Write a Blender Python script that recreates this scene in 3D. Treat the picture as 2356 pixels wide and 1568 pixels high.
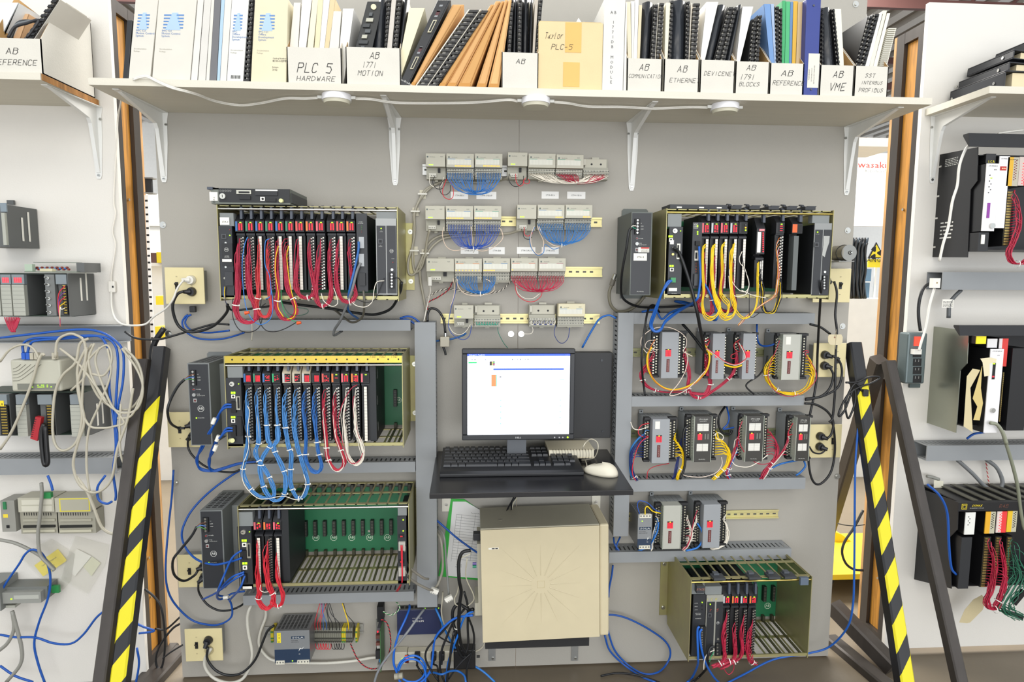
import bpy,math,random
from mathutils import Vector,Matrix
random.seed(7)
SC=bpy.context.scene
for o in list(bpy.data.objects):bpy.data.objects.remove(o)
# ---------------------------------------------------------------- camera
IW,IH,FPX=2356,1568,1450.0
CAM=Vector((-0.161,-2.2344,1.4937));YAW,PITCH,ROLL=0.0628,0.1029,0.0056
cy_,sy_,cp_,sp_=math.cos(YAW),math.sin(YAW),math.cos(PITCH),math.sin(PITCH)
FW=Vector((sy_*cp_,cy_*cp_,-sp_));R0=Vector((cy_,-sy_,0));U0=R0.cross(FW)
RT=math.cos(ROLL)*R0+math.sin(ROLL)*U0;UP=-math.sin(ROLL)*R0+math.cos(ROLL)*U0
cd=bpy.data.cameras.new('camera');cam=bpy.data.objects.new('camera',cd);SC.collection.objects.link(cam)
cd.sensor_fit='HORIZONTAL';cd.sensor_width=36;cd.lens=FPX/IW*36;cd.clip_start=.05;cd.clip_end=200
cam.matrix_world=Matrix(((RT.x,UP.x,-FW.x,CAM.x),(RT.y,UP.y,-FW.y,CAM.y),(RT.z,UP.z,-FW.z,CAM.z),(0,0,0,1)))
SC.camera=cam
# ---------------------------------------------------------------- view and light
SC.view_settings.view_transform='Standard';SC.view_settings.look='None'
SC.view_settings.gamma=1;SC.view_settings.use_curve_mapping=False;SC.view_settings.exposure=0.0
W=bpy.data.worlds.new('hall');SC.world=W;W.use_nodes=True
bg=W.node_tree.nodes['Background'];bg.inputs[0].default_value=(.90,.95,1,1);bg.inputs[1].default_value=1.22
def area(name,loc,rot,sx,sy,power,col=(1,1,1)):
    l=bpy.data.lights.new(name,'AREA');l.shape='RECTANGLE';l.size=sx;l.size_y=sy;l.energy=power;l.color=col
    o=bpy.data.objects.new(name,l);SC.collection.objects.link(o);o.location=loc;o.rotation_euler=rot;return o
area('ceiling_light_row',(-.6,-3.0,4.2),(math.radians(35),0,0),5.0,.8,32,(1,.93,.82))
area('ceiling_light_row',(.6,-6.5,3.9),(math.radians(62),0,0),7.0,1.6,84,(1,.93,.82))
area('ceiling_light_row',(0,3.2,5.0),(0,0,0),9,3,1500,(1,.97,.92))
area('low_front_fill',(.8,-6.0,.9),(math.radians(92),0,0),6,2.2,155,(.95,.97,1))  # added low fill behind the camera for the shelf underside, not a real door
# ---------------------------------------------------------------- pixel to place
CR={'':(0,0,1),'T1':(0,0,3.266),'T2':(600,0,3.266),'T3':(1200,0,3.266),'T4':(1676,0,3.266),
 'L1':(0,400,3.92),'L2':(0,750,3.92),'L3':(0,1110,3.423),'A':(370,400,3.862),'B':(370,780,3.862),
 'C':(370,1110,3.414),'D':(920,320,3.266),'E':(960,780,3.919),'F':(860,1120,3.366),'G':(1400,430,3.92),
 'H':(1400,740,3.733),'I':(1400,1110,3.423),'J':(1860,250,2.851),'K':(1860,700,1.806),
 'Q1':(1900,780,3.92),'Q2':(1880,1168,3.92),'Q3':(2080,280,4.9),'Q4':(2080,600,3.733),
 'Q5':(2080,1000,2.76),'Q6':(180,1280,5.44),'Q7':(860,1360,7.36),'Q8':(1920,0,4.75)}
def ray(k,x,y):
    ox,oy,s=CR[k];x=ox+x/s;y=oy+y/s
    return FW+RT*((x-IW/2)/FPX)-UP*((y-IH/2)/FPX)
def P(k,x,y,d=0.0):
    r=ray(k,x,y);return CAM+r*((-d-CAM.y)/r.y)
def PZ(k,x,y,z):
    r=ray(k,x,y);return CAM+r*((z-CAM.z)/r.z)
def PX(k,x,y,X):
    r=ray(k,x,y);return CAM+r*((X-CAM.x)/r.x)
def rect(k,x0,y0,x1,y1,d):
    xm,ym=(x0+x1)/2,(y0+y1)/2
    return P(k,x0,ym,d).x,P(k,x1,ym,d).x,P(k,xm,y1,d).z,P(k,xm,y0,d).z
# ---------------------------------------------------------------- materials
MATS={};FLZ=.024
def lin(h):
    c=[int(h[i:i+2],16)/255 for i in (0,2,4)]
    return tuple(v/12.92 if v <= .04045 else ((v+.055)/1.055)**2.4 for v in c)+(1,)
def M(h,rough=.5,metal=0.0,emit=0.0,kind='',alpha=1.0):
    key=(h,rough,metal,emit,kind,alpha)
    if key in MATS:return MATS[key]
    m=bpy.data.materials.new(f'{kind or "plain"}_{h}');m.use_nodes=True;nt=m.node_tree;b=nt.nodes['Principled BSDF']
    N=nt.nodes.new;L=nt.links.new
    b.inputs['Base Color'].default_value=lin(h);b.inputs['Roughness'].default_value=rough;b.inputs['Metallic'].default_value=metal
    if alpha < 1:b.inputs['Alpha'].default_value=alpha
    if emit:
        b.inputs['Emission Color'].default_value=lin(h);b.inputs['Emission Strength'].default_value=emit
        MATS[key]=m;return m
    tc=N('ShaderNodeTexCoord');mp=N('ShaderNodeMapping');L(tc.outputs['Object'],mp.inputs[0])
    nz=N('ShaderNodeTexNoise');nz.inputs['Scale'].default_value=18;nz.inputs['Detail'].default_value=3;L(mp.outputs[0],nz.inputs[0])
    cr=N('ShaderNodeValToRGB');L(nz.outputs[0],cr.inputs[0]);e=cr.color_ramp.elements
    c=lin(h);v=.05
    if kind in ('ply','wood'):
        mp.inputs['Scale'].default_value=(6,6,.55);nz.inputs['Scale'].default_value=5;nz.inputs['Detail'].default_value=5;nz.inputs['Distortion'].default_value=1.5;v=.28
        e[0].position=.38;e[1].position=.62
    elif kind == 'zinc':nz.inputs['Scale'].default_value=14;v=.22
    elif kind == 'steel':mp.inputs['Scale'].default_value=(3,3,.5);nz.inputs['Scale'].default_value=9;nz.inputs['Detail'].default_value=6;v=.35
    elif kind == 'concrete':nz.inputs['Scale'].default_value=3.5;nz.inputs['Detail'].default_value=9;v=.25
    elif kind == 'board':nz.inputs['Scale'].default_value=4;nz.inputs['Detail'].default_value=8;v=.035
    elif kind == 'shelf':mp.inputs['Scale'].default_value=(.5,8,8);nz.inputs['Scale'].default_value=7;nz.inputs['Detail'].default_value=6;v=.07
    e[0].color=tuple(x*(1-v) for x in c[:3])+(1,);e[1].color=tuple(min(1,x*(1+v)) for x in c[:3])+(1,)
    if kind == 'zinc':e[0].color=(c[0]*.85,c[1]*.72,c[2]*.8,1);e[1].color=(c[0]*1.1,c[1]*1.15,c[2]*.85,1)
    L(cr.outputs[0],b.inputs['Base Color'])
    if kind in ('board','concrete','shelf','paper'):
        n2=N('ShaderNodeTexNoise');n2.inputs['Scale'].default_value=260 if kind != 'concrete' else 60;L(tc.outputs['Object'],n2.inputs[0])
        bp=N('ShaderNodeBump');bp.inputs['Strength'].default_value=.18;bp.inputs['Distance'].default_value=.002;L(n2.outputs[0],bp.inputs['Height']);L(bp.outputs[0],b.inputs['Normal'])
    if kind == 'clear':
        b.inputs['Transmission Weight'].default_value=0
    MATS[key]=m;return m
BLK=M('1C1D20',.45);BLK2=M('2A2C30',.5);DK=M('0E0F11',.6);GRY=M('6E7276',.5);LG=M('B8B7AA',.5);WHT=M('E9E6DC',.5)
INK=M('17171A',.6);CRM=M('D9CFAE',.35);STL=M('C9C9C4',.25,1.0);BRS=M('C8B56A',.3,1.0);GRN=M('1F6B45',.45);ZNC=M('A9A57E',.42,.6,kind='zinc')
DUC=M('8F9294',.5);REDL=M('FF2436',emit=1.3);GRNL=M('A8FF20',emit=1.5);ORL=M('FFA91E',emit=1.4);WIRE_WHITE='E6DDCD'
PRINT=M('D8D8D2',.6)
# ---------------------------------------------------------------- letters
TX={}
def glyphs(s):
    if s in TX:return TX[s]
    c=bpy.data.curves.new('t','FONT');c.body=s;c.size=1;c.resolution_u=1;c.fill_mode='FRONT'
    o=bpy.data.objects.new('t',c);SC.collection.objects.link(o);bpy.context.view_layer.update()
    me=bpy.data.meshes.new_from_object(o.evaluated_get(bpy.context.evaluated_depsgraph_get()))
    v=[(p.co.x,p.co.y) for p in me.vertices];f=[tuple(p.vertices) for p in me.polygons]
    bpy.data.objects.remove(o);bpy.data.curves.remove(c);bpy.data.meshes.remove(me)
    TX[s]=(v,f);return TX[s]
SF={'A':'00 26 40|12 32','B':'00 06 36 45 34 04|34 42 30 00','C':'45 36 16 05 01 10 30 41','D':'00 06 26 44 42 20 00','E':'40 00 06 46|03 33','F':'00 06 46|03 33',
 'G':'45 36 16 05 01 10 30 42 22','H':'00 06|40 46|03 43','I':'20 26','J':'46 41 30 10','K':'00 06|46 03 40','L':'06 00 40','M':'00 06 23 46 40','N':'00 06 40 46',
 'O':'10 01 05 16 36 45 41 30 10','P':'00 06 36 45 44 33 03','Q':'10 01 05 16 36 45 41 30 10|22 40','R':'00 06 36 45 44 33 03|23 40','S':'45 36 16 05 14 33 42 31 10 01',
 'T':'20 26|06 46','U':'06 01 10 30 41 46','V':'06 20 46','W':'06 10 24 30 46','X':'00 46|06 40','Y':'06 23 46|23 20','Z':'06 46 00 40',
 '0':'10 01 05 16 36 45 41 30 10','1':'20 26','2':'05 16 36 45 00 40','3':'06 46 24 43 41 10 00','4':'30 36 02 42','5':'46 06 04 34 42 30 00','6':'46 15 02 10 30 42 33 02',
 '7':'06 46 10','8':'13 05 16 36 45 33 13 01 10 30 41 33','9':'42 04 16 36 45 20','-':'03 33','a':'33 12 01 10 31 34|31 40','y':'04 22|44 10 00','l':'16 10 20','o':'10 01 03 14 34 42 30 10',
 'r':'00 04|02 14 34','t':'26 20 30|04 34','i':'20 23|25 26','b':'06 00 20 32 23 03','c':'33 13 02 10 30','e':'02 32 24 13 01 10 30','k':'06 00|34 02 30','s':'34 14 12 32 30 10'}
# ---------------------------------------------------------------- mesh builder
class B:
    def __init__(s):s.v=[];s.f=[];s.mi=[];s.ms=[];s.sm=[];s.X=None;s.bevel=0
    def m(s,mat):
        if mat not in s.ms:s.ms.append(mat)
        return s.ms.index(mat)
    def add(s,vs,fs,mat,smooth=False):
        n=len(s.v);i=s.m(mat)
        s.v += [s.X @ Vector(p) for p in vs] if s.X else [Vector(p) for p in vs]
        for f in fs:s.f.append(tuple(n+a for a in f));s.mi.append(i);s.sm.append(smooth)
        return s
    def box(s,x0,x1,z0,z1,d0,d1,mat):
        if x0 > x1:x0,x1=x1,x0
        if z0 > z1:z0,z1=z1,z0
        if d0 > d1:d0,d1=d1,d0
        return s.add([(x,-d,z) for d in (d0,d1) for z in (z0,z1) for x in (x0,x1)],
            [(4,5,7,6),(1,0,2,3),(0,4,6,2),(5,1,3,7),(6,7,3,2),(0,1,5,4)],mat)
    def flat(s,x0,x1,z0,z1,d,mat):return s.add([(x0,-d,z0),(x1,-d,z0),(x1,-d,z1),(x0,-d,z1)],[(0,1,2,3)],mat)
    def prism(s,pts,d0,d1,mat):      # outline in the panel plane (x, z), counter-clockwise from the front
        n=len(pts);a=sum(pts[i][0]*pts[(i+1) % n][1]-pts[(i+1) % n][0]*pts[i][1] for i in range(n))
        if a < 0:pts=pts[::-1]
        v=[(p[0],-d1,p[1]) for p in pts]+[(p[0],-d0,p[1]) for p in pts]
        return s.add(v,[tuple(range(n)),tuple(range(2*n-1,n-1,-1))]+[(i+n,(i+1) % n+n,(i+1) % n,i) for i in range(n)],mat)
    def prismx(s,pts,x0,x1,mat):     # outline in (d, z), extruded along x
        n=len(pts);a=sum(pts[i][0]*pts[(i+1) % n][1]-pts[(i+1) % n][0]*pts[i][1] for i in range(n))
        if a < 0:pts=pts[::-1]
        v=[(x0,-p[0],p[1]) for p in pts]+[(x1,-p[0],p[1]) for p in pts]
        return s.add(v,[tuple(range(n)),tuple(range(2*n-1,n-1,-1))]+[(i+n,(i+1) % n+n,(i+1) % n,i) for i in range(n)],mat)
    def prismz(s,pts,z0,z1,mat):     # outline in (x, y)
        n=len(pts);a=sum(pts[i][0]*pts[(i+1) % n][1]-pts[(i+1) % n][0]*pts[i][1] for i in range(n))
        if a < 0:pts=pts[::-1]
        v=[(p[0],p[1],z1) for p in pts]+[(p[0],p[1],z0) for p in pts]
        return s.add(v,[tuple(range(n)),tuple(range(2*n-1,n-1,-1))]+[(i+n,(i+1) % n+n,(i+1) % n,i) for i in range(n)],mat)
    def cyl(s,p,q,r,mat,n=10,r2=None,cap=True):
        p=Vector(p);q=Vector(q);a=(q-p).normalized();u=a.orthogonal().normalized();w=a.cross(u);r2=r if r2 is None else r2
        v=[p+(u*math.cos(t)+w*math.sin(t))*r for t in [2*math.pi*i/n for i in range(n)]]+[q+(u*math.cos(t)+w*math.sin(t))*r2 for t in [2*math.pi*i/n for i in range(n)]]
        s.add(v,[(i,(i+1) % n,(i+1) % n+n,i+n) for i in range(n)],mat,True)
        if cap:s.add(v,[tuple(range(n-1,-1,-1)),tuple(range(n,2*n))],mat)
        return s
    def tube(s,pts,r,mat,n=6,fy=1.0):
        pts=[Vector(p) for p in pts];k=len(pts);vs=[];pu=None
        for i,p in enumerate(pts):
            t=(pts[min(i+1,k-1)]-pts[max(i-1,0)]);t=t.normalized() if t.length > 1e-9 else Vector((0,0,1))
            if pu is None:u=t.orthogonal().normalized()
            else:
                u=pu-t*pu.dot(t);u=u.normalized() if u.length > 1e-6 else t.orthogonal().normalized()
            pu=u;w=t.cross(u)
            vs += [p+(u*math.cos(2*math.pi*j/n)+w*math.sin(2*math.pi*j/n)*fy)*r for j in range(n)]
        fs=[(i*n+j,i*n+(j+1) % n,(i+1)*n+(j+1) % n,(i+1)*n+j) for i in range(k-1) for j in range(n)]
        fs += [tuple(range(n-1,-1,-1)),tuple((k-1)*n+j for j in range(n))]
        return s.add(vs,fs,mat,True)
    def screw(s,x,z,d,r,mat=None,h=.003):
        s.cyl((x,-d,z),(x,-d-h,z),r,mat or STL,8)
        return s.flat(x-r*.7,x+r*.7,z-r*.14,z+r*.14,d+h+.0003,INK)
    def text(s,t,x,z,d,h,mat=INK,al='C',rot=0,hand=False,wid=None,shear=0):
        if hand:
            q=[];cx=0;th=.55
            for ch in t:
                for st in SF.get(ch,'').split('|'):
                    p=[(int(a[0])+cx+random.uniform(-.2,.2),int(a[1])+random.uniform(-.2,.2)) for a in st.split()]
                    for a,b in zip(p,p[1:]):
                        dx,dy=b[0]-a[0],b[1]-a[1];l=math.hypot(dx,dy) or 1;nx,ny=-dy/l*th/2,dx/l*th/2;ex,ey=dx/l*th*.3,dy/l*th*.3
                        q.append([(a[0]+nx-ex,a[1]+ny-ey),(a[0]-nx-ex,a[1]-ny-ey),(b[0]-nx+ex,b[1]-ny+ey),(b[0]+nx+ex,b[1]+ny+ey)])
                cx += 6
            W_=cx-2;sc=h/6;sx=sc if wid is None else wid/W_
            vs=[(p[0]*sx+p[1]*sc*.25,p[1]*sc) for a in q for p in a];fs=[tuple(range(i*4,i*4+4)) for i in range(len(q))];W_ *= sx
        else:
            v,f=glyphs(t)
            if not v:return s
            W_=max(p[0] for p in v);sc=h/.7;sx=sc if wid is None else wid/W_;vs=[(p[0]*sx+p[1]*sc*shear,p[1]*sc) for p in v];fs=f;W_ *= sx
        o={'C':-W_/2,'L':0,'R':-W_}[al];c,n=math.cos(rot),math.sin(rot)
        return s.add([(x+(a+o)*c-b*n,-d,z+(a+o)*n+b*c) for a,b in vs],fs,mat)
    def logo(s,x,z,d,r,mat=PRINT):
        o=[(x+r*math.cos(math.pi/8+i*math.pi/4),z+r*math.sin(math.pi/8+i*math.pi/4)) for i in range(8)];n=[(x+(a-x)*.88,z+(b-z)*.88) for a,b in o]
        s.add([(a,-d,b) for a,b in o+n],[(i,(i+1) % 8,(i+1) % 8+8,i+8) for i in range(8)],mat)
        return s.text('AB',x,z-r*.3,d,r*.75,mat)
    def lines(s,x0,x1,z0,z1,d,n,mat=PRINT,th=.35):   # rows of print too small to read
        hh=(z1-z0)/n
        for i in range(n):
            z=z1-(i+.5)*hh;x=x0
            while x < x1:
                w=random.uniform(.5,2.2)*hh;e=min(x+w,x1);s.flat(x,e,z-hh*th/2,z+hh*th/2,d,mat);x=e+hh*.45
        return s
    def torus(s,c,ax,R,r,mat,n=16,m=6):
        ax=Vector(ax).normalized();u=ax.orthogonal().normalized();w=ax.cross(u);c=Vector(c)
        pts=[c+(u*math.cos(2*math.pi*i/n)+w*math.sin(2*math.pi*i/n))*R for i in range(n+1)]
        return s.tube(pts,r,mat,m)
THINGS=[]
def setp(o,label=None,cat=None,group=None,kind=None):
    for k,v in (('label',label),('category',cat),('group',group),('kind',kind)):
        if v:o[k]=v
def mesh_obj(name,b,loc,parent=None):
    me=bpy.data.meshes.new(name);me.from_pydata([tuple(v-loc) for v in b.v],[],b.f)
    for mt in b.ms:me.materials.append(mt)
    me.polygons.foreach_set('material_index',b.mi);me.polygons.foreach_set('use_smooth',b.sm);me.update()
    o=bpy.data.objects.new(name,me);SC.collection.objects.link(o);o.parent=parent
    if b.bevel:
        md=o.modifiers.new('edge','BEVEL');md.width=b.bevel;md.segments=2;md.limit_method='ANGLE';md.angle_limit=.6
    return o
class T:
    def __init__(s,name,label,cat,group=None,kind=None):s.n=name;s.p=(label,cat,group,kind);s.parts=[];THINGS.append(s)
    def part(s,name,label=None,of=None):
        b=B();s.parts.append((name,label,of,b));return b
    def done(s):
        s.parts=[q for q in s.parts if q[3].f]
        vs=[v for q in s.parts for v in q[3].v]
        if not vs:return
        lo=[min(v[i] for v in vs) for i in range(3)];hi=[max(v[i] for v in vs) for i in range(3)]
        loc=Vector(((lo[0]+hi[0])/2,(lo[1]+hi[1])/2,lo[2]))
        if s.n is None:return
        if len(s.parts) == 1 and s.parts[0][0] is None:
            o=mesh_obj(s.n,s.parts[0][3],loc);o.location=loc;setp(o,*s.p);return
        e=bpy.data.objects.new(s.n,None);SC.collection.objects.link(e);e.location=loc;e.empty_display_size=.05;setp(e,*s.p)
        mp={}
        for name,label,of,b in s.parts:
            o=mesh_obj(name,b,loc,mp.get(id(of),e));mp[id(b)]=o
            if label:o['label']=label
def solo(name,label,cat,group=None,kind=None):return T(name,label,cat,group,kind).part(None)
def struct(name):return solo(name,None,None,None,'structure')
def spline(pts,step=4):
    pts=[Vector(p) for p in pts]
    if len(pts) < 3:return pts
    o=[];n=len(pts)
    for i in range(n-1):
        a=pts[i-1] if i else pts[0]*2-pts[1];b,c=pts[i],pts[i+1];d=pts[i+2] if i+2 < n else pts[-1]*2-pts[-2]
        for k in range(step):
            t=k/step;o.append(.5*((2*b)+(c-a)*t+(2*a-5*b+4*c-d)*t*t+(3*b-a-3*c+d)*t*t*t))
    return o+[pts[-1]]
def pp(k,pts,d=0.1):
    o=[]
    for q in pts:
        v=P(k,q[0],q[1],q[2] if len(q) > 2 else d);o.append(v if v.z > .03 else PZ(k,q[0],q[1],.03))   # what would sink lies on the floor
    return o
def cable(label,k,pts,d,r,col,cat='cable',name='cable',group=None,rough=.4,plug=None,step=5):
    t=T(name,label,cat,group);b=t.part('sheath');w=spline(pp(k,pts,d),step);b.tube(w,r,M(col,rough),8)
    if plug:plug(t,w)
    else:
        t.parts[-1]=(None,None,None,b)
    return w
def tie(t,w,i,r,nm='zip_tie'):
    i=max(1,min(len(w)-2,i));a=(w[i+1]-w[i-1]).normalized();b=t.part(nm)
    b.cyl(w[i]-a*.0015,w[i]+a*.0015,r,M('E4E2DA',.4),10,cap=False);b.cyl(w[i]-a*.0015+Vector((r,-r*.3,0)),w[i]+a*.003+Vector((r,-r*.3,0)),.0025,M('E4E2DA',.4),4)
def harness(label,path,A,Bt=None,cols=('A8203C',),r=.00115,spread=.006,ties=(),dz=.012,group='bundled field wires of the racks',cat='wire bundle',side=-1):
    # A, Bt: terminal points; path: bundle centre line from A's top down (and up to B's top)
    t=T('wire_harness',label,cat,group);w=spline(path,6);n=len(w);lo=min(range(n),key=lambda i:w[i].z)
    if Bt is None:lo=n-1
    N_=len(A) if Bt is None else max(len(A),len(Bt))
    for i in range(N_):
        a=A[i % len(A)];ja=random.random()*6.28;jr=spread*math.sqrt(random.random());off=Vector((jr*math.cos(ja),jr*math.sin(ja)*.7,0));of2=Vector((off.z,off.y,off.x))
        ia=next((j for j in range(lo+1) if w[j].z < a.z-dz),0)
        ib=n-1
        if Bt is not None:
            bt=Bt[(N_-1-i) % len(Bt)] if i < len(Bt) else Bt[i % len(Bt)]
            ib=next((j for j in range(n-1,lo-1,-1) if w[j].z < bt.z-dz),n-1)
        wob=random.uniform(-.0025,.0025)
        mid=[w[j]+off*(1+.25*math.sin(j*.7+i))+Vector((0,0,off.y*(.8 if j > lo-6 else .1))) for j in range(ia,ib+1,2)]
        pts=[a,a*.45+mid[0]*.55+Vector((0,-.004,.007+wob))]+mid
        if Bt is not None:pts += [bt*.45+mid[-1]*.55+Vector((0,-.004,.007)),bt]
        b=t.part('wire');b.tube(pts,r,M(cols[i % len(cols)],.4),5)
    for f in ties:tie(t,w,int(f*n),spread*1.15+.002)
    return t
def fan(label,A,Bt,bot,cols,r=.0011,jit=.006,drop=.35,group='looped jumper wires under the terminal rows',ties=(),cat='wire bundle'):
    t=T('wire_harness',label,cat,group)
    for i in range(max(len(A),len(Bt))):
        a=A[i % len(A)];b_=Bt[(len(Bt)-1-i) % len(Bt)];f=i/max(1,len(A)-1)
        c=bot+Vector((random.uniform(-jit,jit),random.uniform(-.004,.004),random.uniform(0,jit)*1.5))
        def mix(p,u,v):return Vector((p.x*(1-u)+c.x*u,-.092,p.z*(1-v)+c.z*v))
        pts=[a,a+Vector((0,-.012,-.006)),mix(a,.06,.42),mix(a,.40,.88),c,mix(b_,.40,.88),mix(b_,.06,.42),b_+Vector((0,-.012,-.006)),b_]
        t.part('wire').tube(spline(pts,3),r,M(cols[i % len(cols)],.4),5)
    if ties:
        tie(t,[bot-Vector((.01,0,0)),bot,bot+Vector((.01,0,0))],1,jit+.003)
    return t
# ================================================================ the place
ZS0,ZS1,SHD=2.0286,2.0486,.301
XR=P('',2118,300).x;XL=P('',271,400).x
STE=M('45403C',.38,.35,kind='steel');STD=M('2C2826',.45,.3,kind='steel');PLY=M('B07A2C',.6,kind='ply');EDG=M('B98E5C',.7,kind='ply')
BOARD=M('A5A198',.6,kind='board');WB=M('DEDAD2',.5,kind='board')
b=struct('floor');b.box(-7,9,-.1,FLZ,-14,6,M('6E6352',.4,kind='concrete'))
b=struct('ceiling');b.box(-9,12,5.2,5.4,-14,-.6,M('8E8B88',.6))
for i in range(60):b.box(-9+i*.35,-9+i*.35+.16,5.12,5.2,-14,-.6,M('B5B2AE',.5))
b=struct('wall_back');b.box(-9,12,0,5.2,-14.2,-14,M('F1EFEA',.7))
for x,y,l in ((-3.6,5.5,'left'),(3.5,5,'right'),(4.6,8,'far right')):
    t=T('roof_truss',f'dark red steel roof truss crossing the hall behind the boards on the {l}','truss','roof trusses')
    q=t.part('beam');q.box(x-4,x+4,4.55,4.65,-y-.06,-y,M('5A3A36',.6));q.box(x-4,x+4,4.95,5.05,-y-.06,-y,M('5A3A36',.6))
    for i in range(16):t.part('brace').cyl((x-4+i*.5,y+.03,4.6),(x-4+(i+1)*.5,y+.03,5.0),.02,M('5A3A36',.6),6)
# the grey boards
for s,x0,x1 in (('left',-1.219,-.0008),('right',.0008,1.219)):
    t=T('backboard',f'{s} grey painted board of the middle wall, '+('carrying three card racks' if s == 'left' else 'carrying the station 4 rack'),'board','grey backboards')
    q=t.part('sheet');q.box(x0,x1,.03,2.46,-.018,0,BOARD)
    for k,x,y in ((('',375,517),('',388,767),('',404,1110),('D',835,1463)) if s == 'left' else (('T4',955,32),('',1950,530),('',1938,750),('',1926,1095),('D',912,1463))):
        c=P(k,x,y);q=t.part('bolt');q.cyl((c.x,0,c.z),(c.x,-.002,c.z),.011,STL,14);q.cyl((c.x,-.002,c.z),(c.x,-.006,c.z),.006,STL,8)
t=T('whiteboard','off-white painted board of the left bay, behind the blue and beige network cables','board');t.part('sheet').box(XL-1.6,XL,.02,2.46,-.018,0,WB)
t=T('whiteboard','off-white painted board of the right bay, behind the black controller racks','board');t.part('sheet').box(XR,XR+1.6,.05,2.46,-.018,0,WB)
for s,X,sg in (('left',XL,1),('right',XR,-1)):
    t=T('frame_upright',f'dark steel frame around orange plywood beside the {s} bay','steel frame','steel end frames')
    def fb(d0,d1,z0,z1,m,x0=0,x1=.05):
        a,c=X-sg*x1,X-sg*x0;return (min(a,c),max(a,c),z0,z1,d0,d1,m)
    for d0,d1,n in ((-.045,-.019,'front_post'),(-.162,-.12,'rear_post')):t.part(n).box(*fb(d0,d1,.05,2.40,STE))
    t.part('crossbar').box(*fb(-.1619,-.0191,2.36,2.40,STE,.0005,.0495));t.part('crossbar').box(*fb(-.12,-.045,1.10,1.14,STE));t.part('crossbar').box(*fb(-.12,-.045,.05,.09,STE))
    t.part('plywood_panel').box(*fb(-.119,-.046,.091,2.359,PLY,.014,.0495))
    t.part('plywood_edge').box(*fb(-.177,-.1625,.05,2.40,EDG))
    for z in (1.75,.45,.3):
        c=X;t.part('bolt').cyl((X-sg*.0139,.08,z),(X-sg*.008,.08,z),.005,STL,8)
# shelf boards
SHM=M('D6D1C2',.55,kind='shelf')
def shelf(label,x0,x1,z0,z1,dd,brk):
    t=T('wall_shelf',label,'shelf','document shelves');t.part('shelf_board').box(x0,x1,z0,z1,.0005,dd,SHM)
    for X,zb,tip in brk:
        q=t.part('shelf_bracket');w=.024;WM=M('E4E4E0',.35)
        q.prism([(X-w*.8,z0-.03),(X-w,z0-.002),(X+w,z0-.002),(X+w*.8,z0-.03),(X+w*.75,z0-.10),(X+.010,zb+.012),(X+.006,zb),(X-.006,zb),(X-.010,zb+.012),(X-w*.75,z0-.10)],.0008,.003,WM)
        q.prismz([(X-w,-.003),(X+w,-.003),(X+w*.75,-.10),(X+.009,-tip),(X-.009,-tip),(X-w*.75,-.10)],z0-.0028,z0-.0005,WM)
        q.prismx([(.003,z0-.003),(tip-.02,z0-.003),(tip-.03,z0-.006),(.045,z0-.045),(.035,z0-.06),(.006,zb+.02),(.003,zb+.02)],X-.006,X+.006,WM)
        for dx,z in ((-.016,z0-.04),(.016,z0-.04),(0,zb+.012)):t.part('screw',of=q).screw(X+dx,z,.003,.005,h=.002)
    return t
def xb(k,x,y):return P(k,x,y).x
def zb_(k,x,y):return P(k,x,y).z
shelf('long off-white shelf full of manuals over the grey boards, three round lights beneath it',-1.253,1.2605,ZS0,ZS1,SHD,
      [(xb('T1',1222,1100),zb_('T1',1220,1370),.27),(xb('T2',1007,1100),zb_('T2',1007,1392),.27),(xb('T3',833,1100),zb_('T3',833,1433),.27),(xb('T4',905,1100),zb_('T4',893,1467),.27)])
zl=zb_('T1',838,805);dl=-PZ('T1',305,600,zl).y;xl=PZ('T1',305,600,zl).x
zr=zb_('T4',1475,870);dr=-PZ('T4',2110,703,zr).y;xr_=P('T4',1475,870).x
shelf('short off-white shelf of the left bay with a chipped raw plywood end',xl-1.4,xl,zl,zl+.02,dl,[(XL-.06,zb_('T1',810,1345),.25)])
b=solo('chipped_edge','torn paint strip showing raw brown plywood at the end of the left shelf','plywood edge');b.box(xl+.0005,xl+.0015,zl+.001,zl+.019,.01,dl-.004,M('A9763C',.8,kind='ply'))
shelf('short off-white shelf of the right bay carrying black ring binders',xr_,xr_+1.4,zr,zr+.022,dr,[(XR+.055,zb_('T4',1500,1375),.25)])
# puck lights and their cord
pk=[]
for k,x,y,w in (('T2',570,712,'left'),('T3',107,738,'middle'),('T3',1528,785,'right')):
    c=PZ(k,x,y,ZS0);c.y=c.y;pk.append(c)
    t=T('puck_light',f'round white puck light under the long shelf, the {w} of three','light','under-shelf puck lights')
    q=t.part('housing');q.cyl((c.x,c.y,ZS0-.0005),(c.x,c.y,ZS0-.018),.043,M('EFEFF2',.3),32)
    t.part('lens').cyl((c.x,c.y,ZS0-.018),(c.x,c.y,ZS0-.027),.040,M('CFCBB6',.4),32,r2=.037)
    for s in (-1,1):t.part('plug').box(c.x+s*.043,c.x+s*.056,ZS0-.012,ZS0-.004,-c.y-.004,-c.y+.004,M('E2E2DC',.4))
def under(pts,r=.0024):
    o=[]
    for k,x,y in pts:v=PZ(k,x,y,ZS0-.008);o.append(v)
    return o
t=T('light_cord','white twin cord sagging between the puck lights under the long shelf','cord')
CW=M('E8E5DC',.4)
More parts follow.
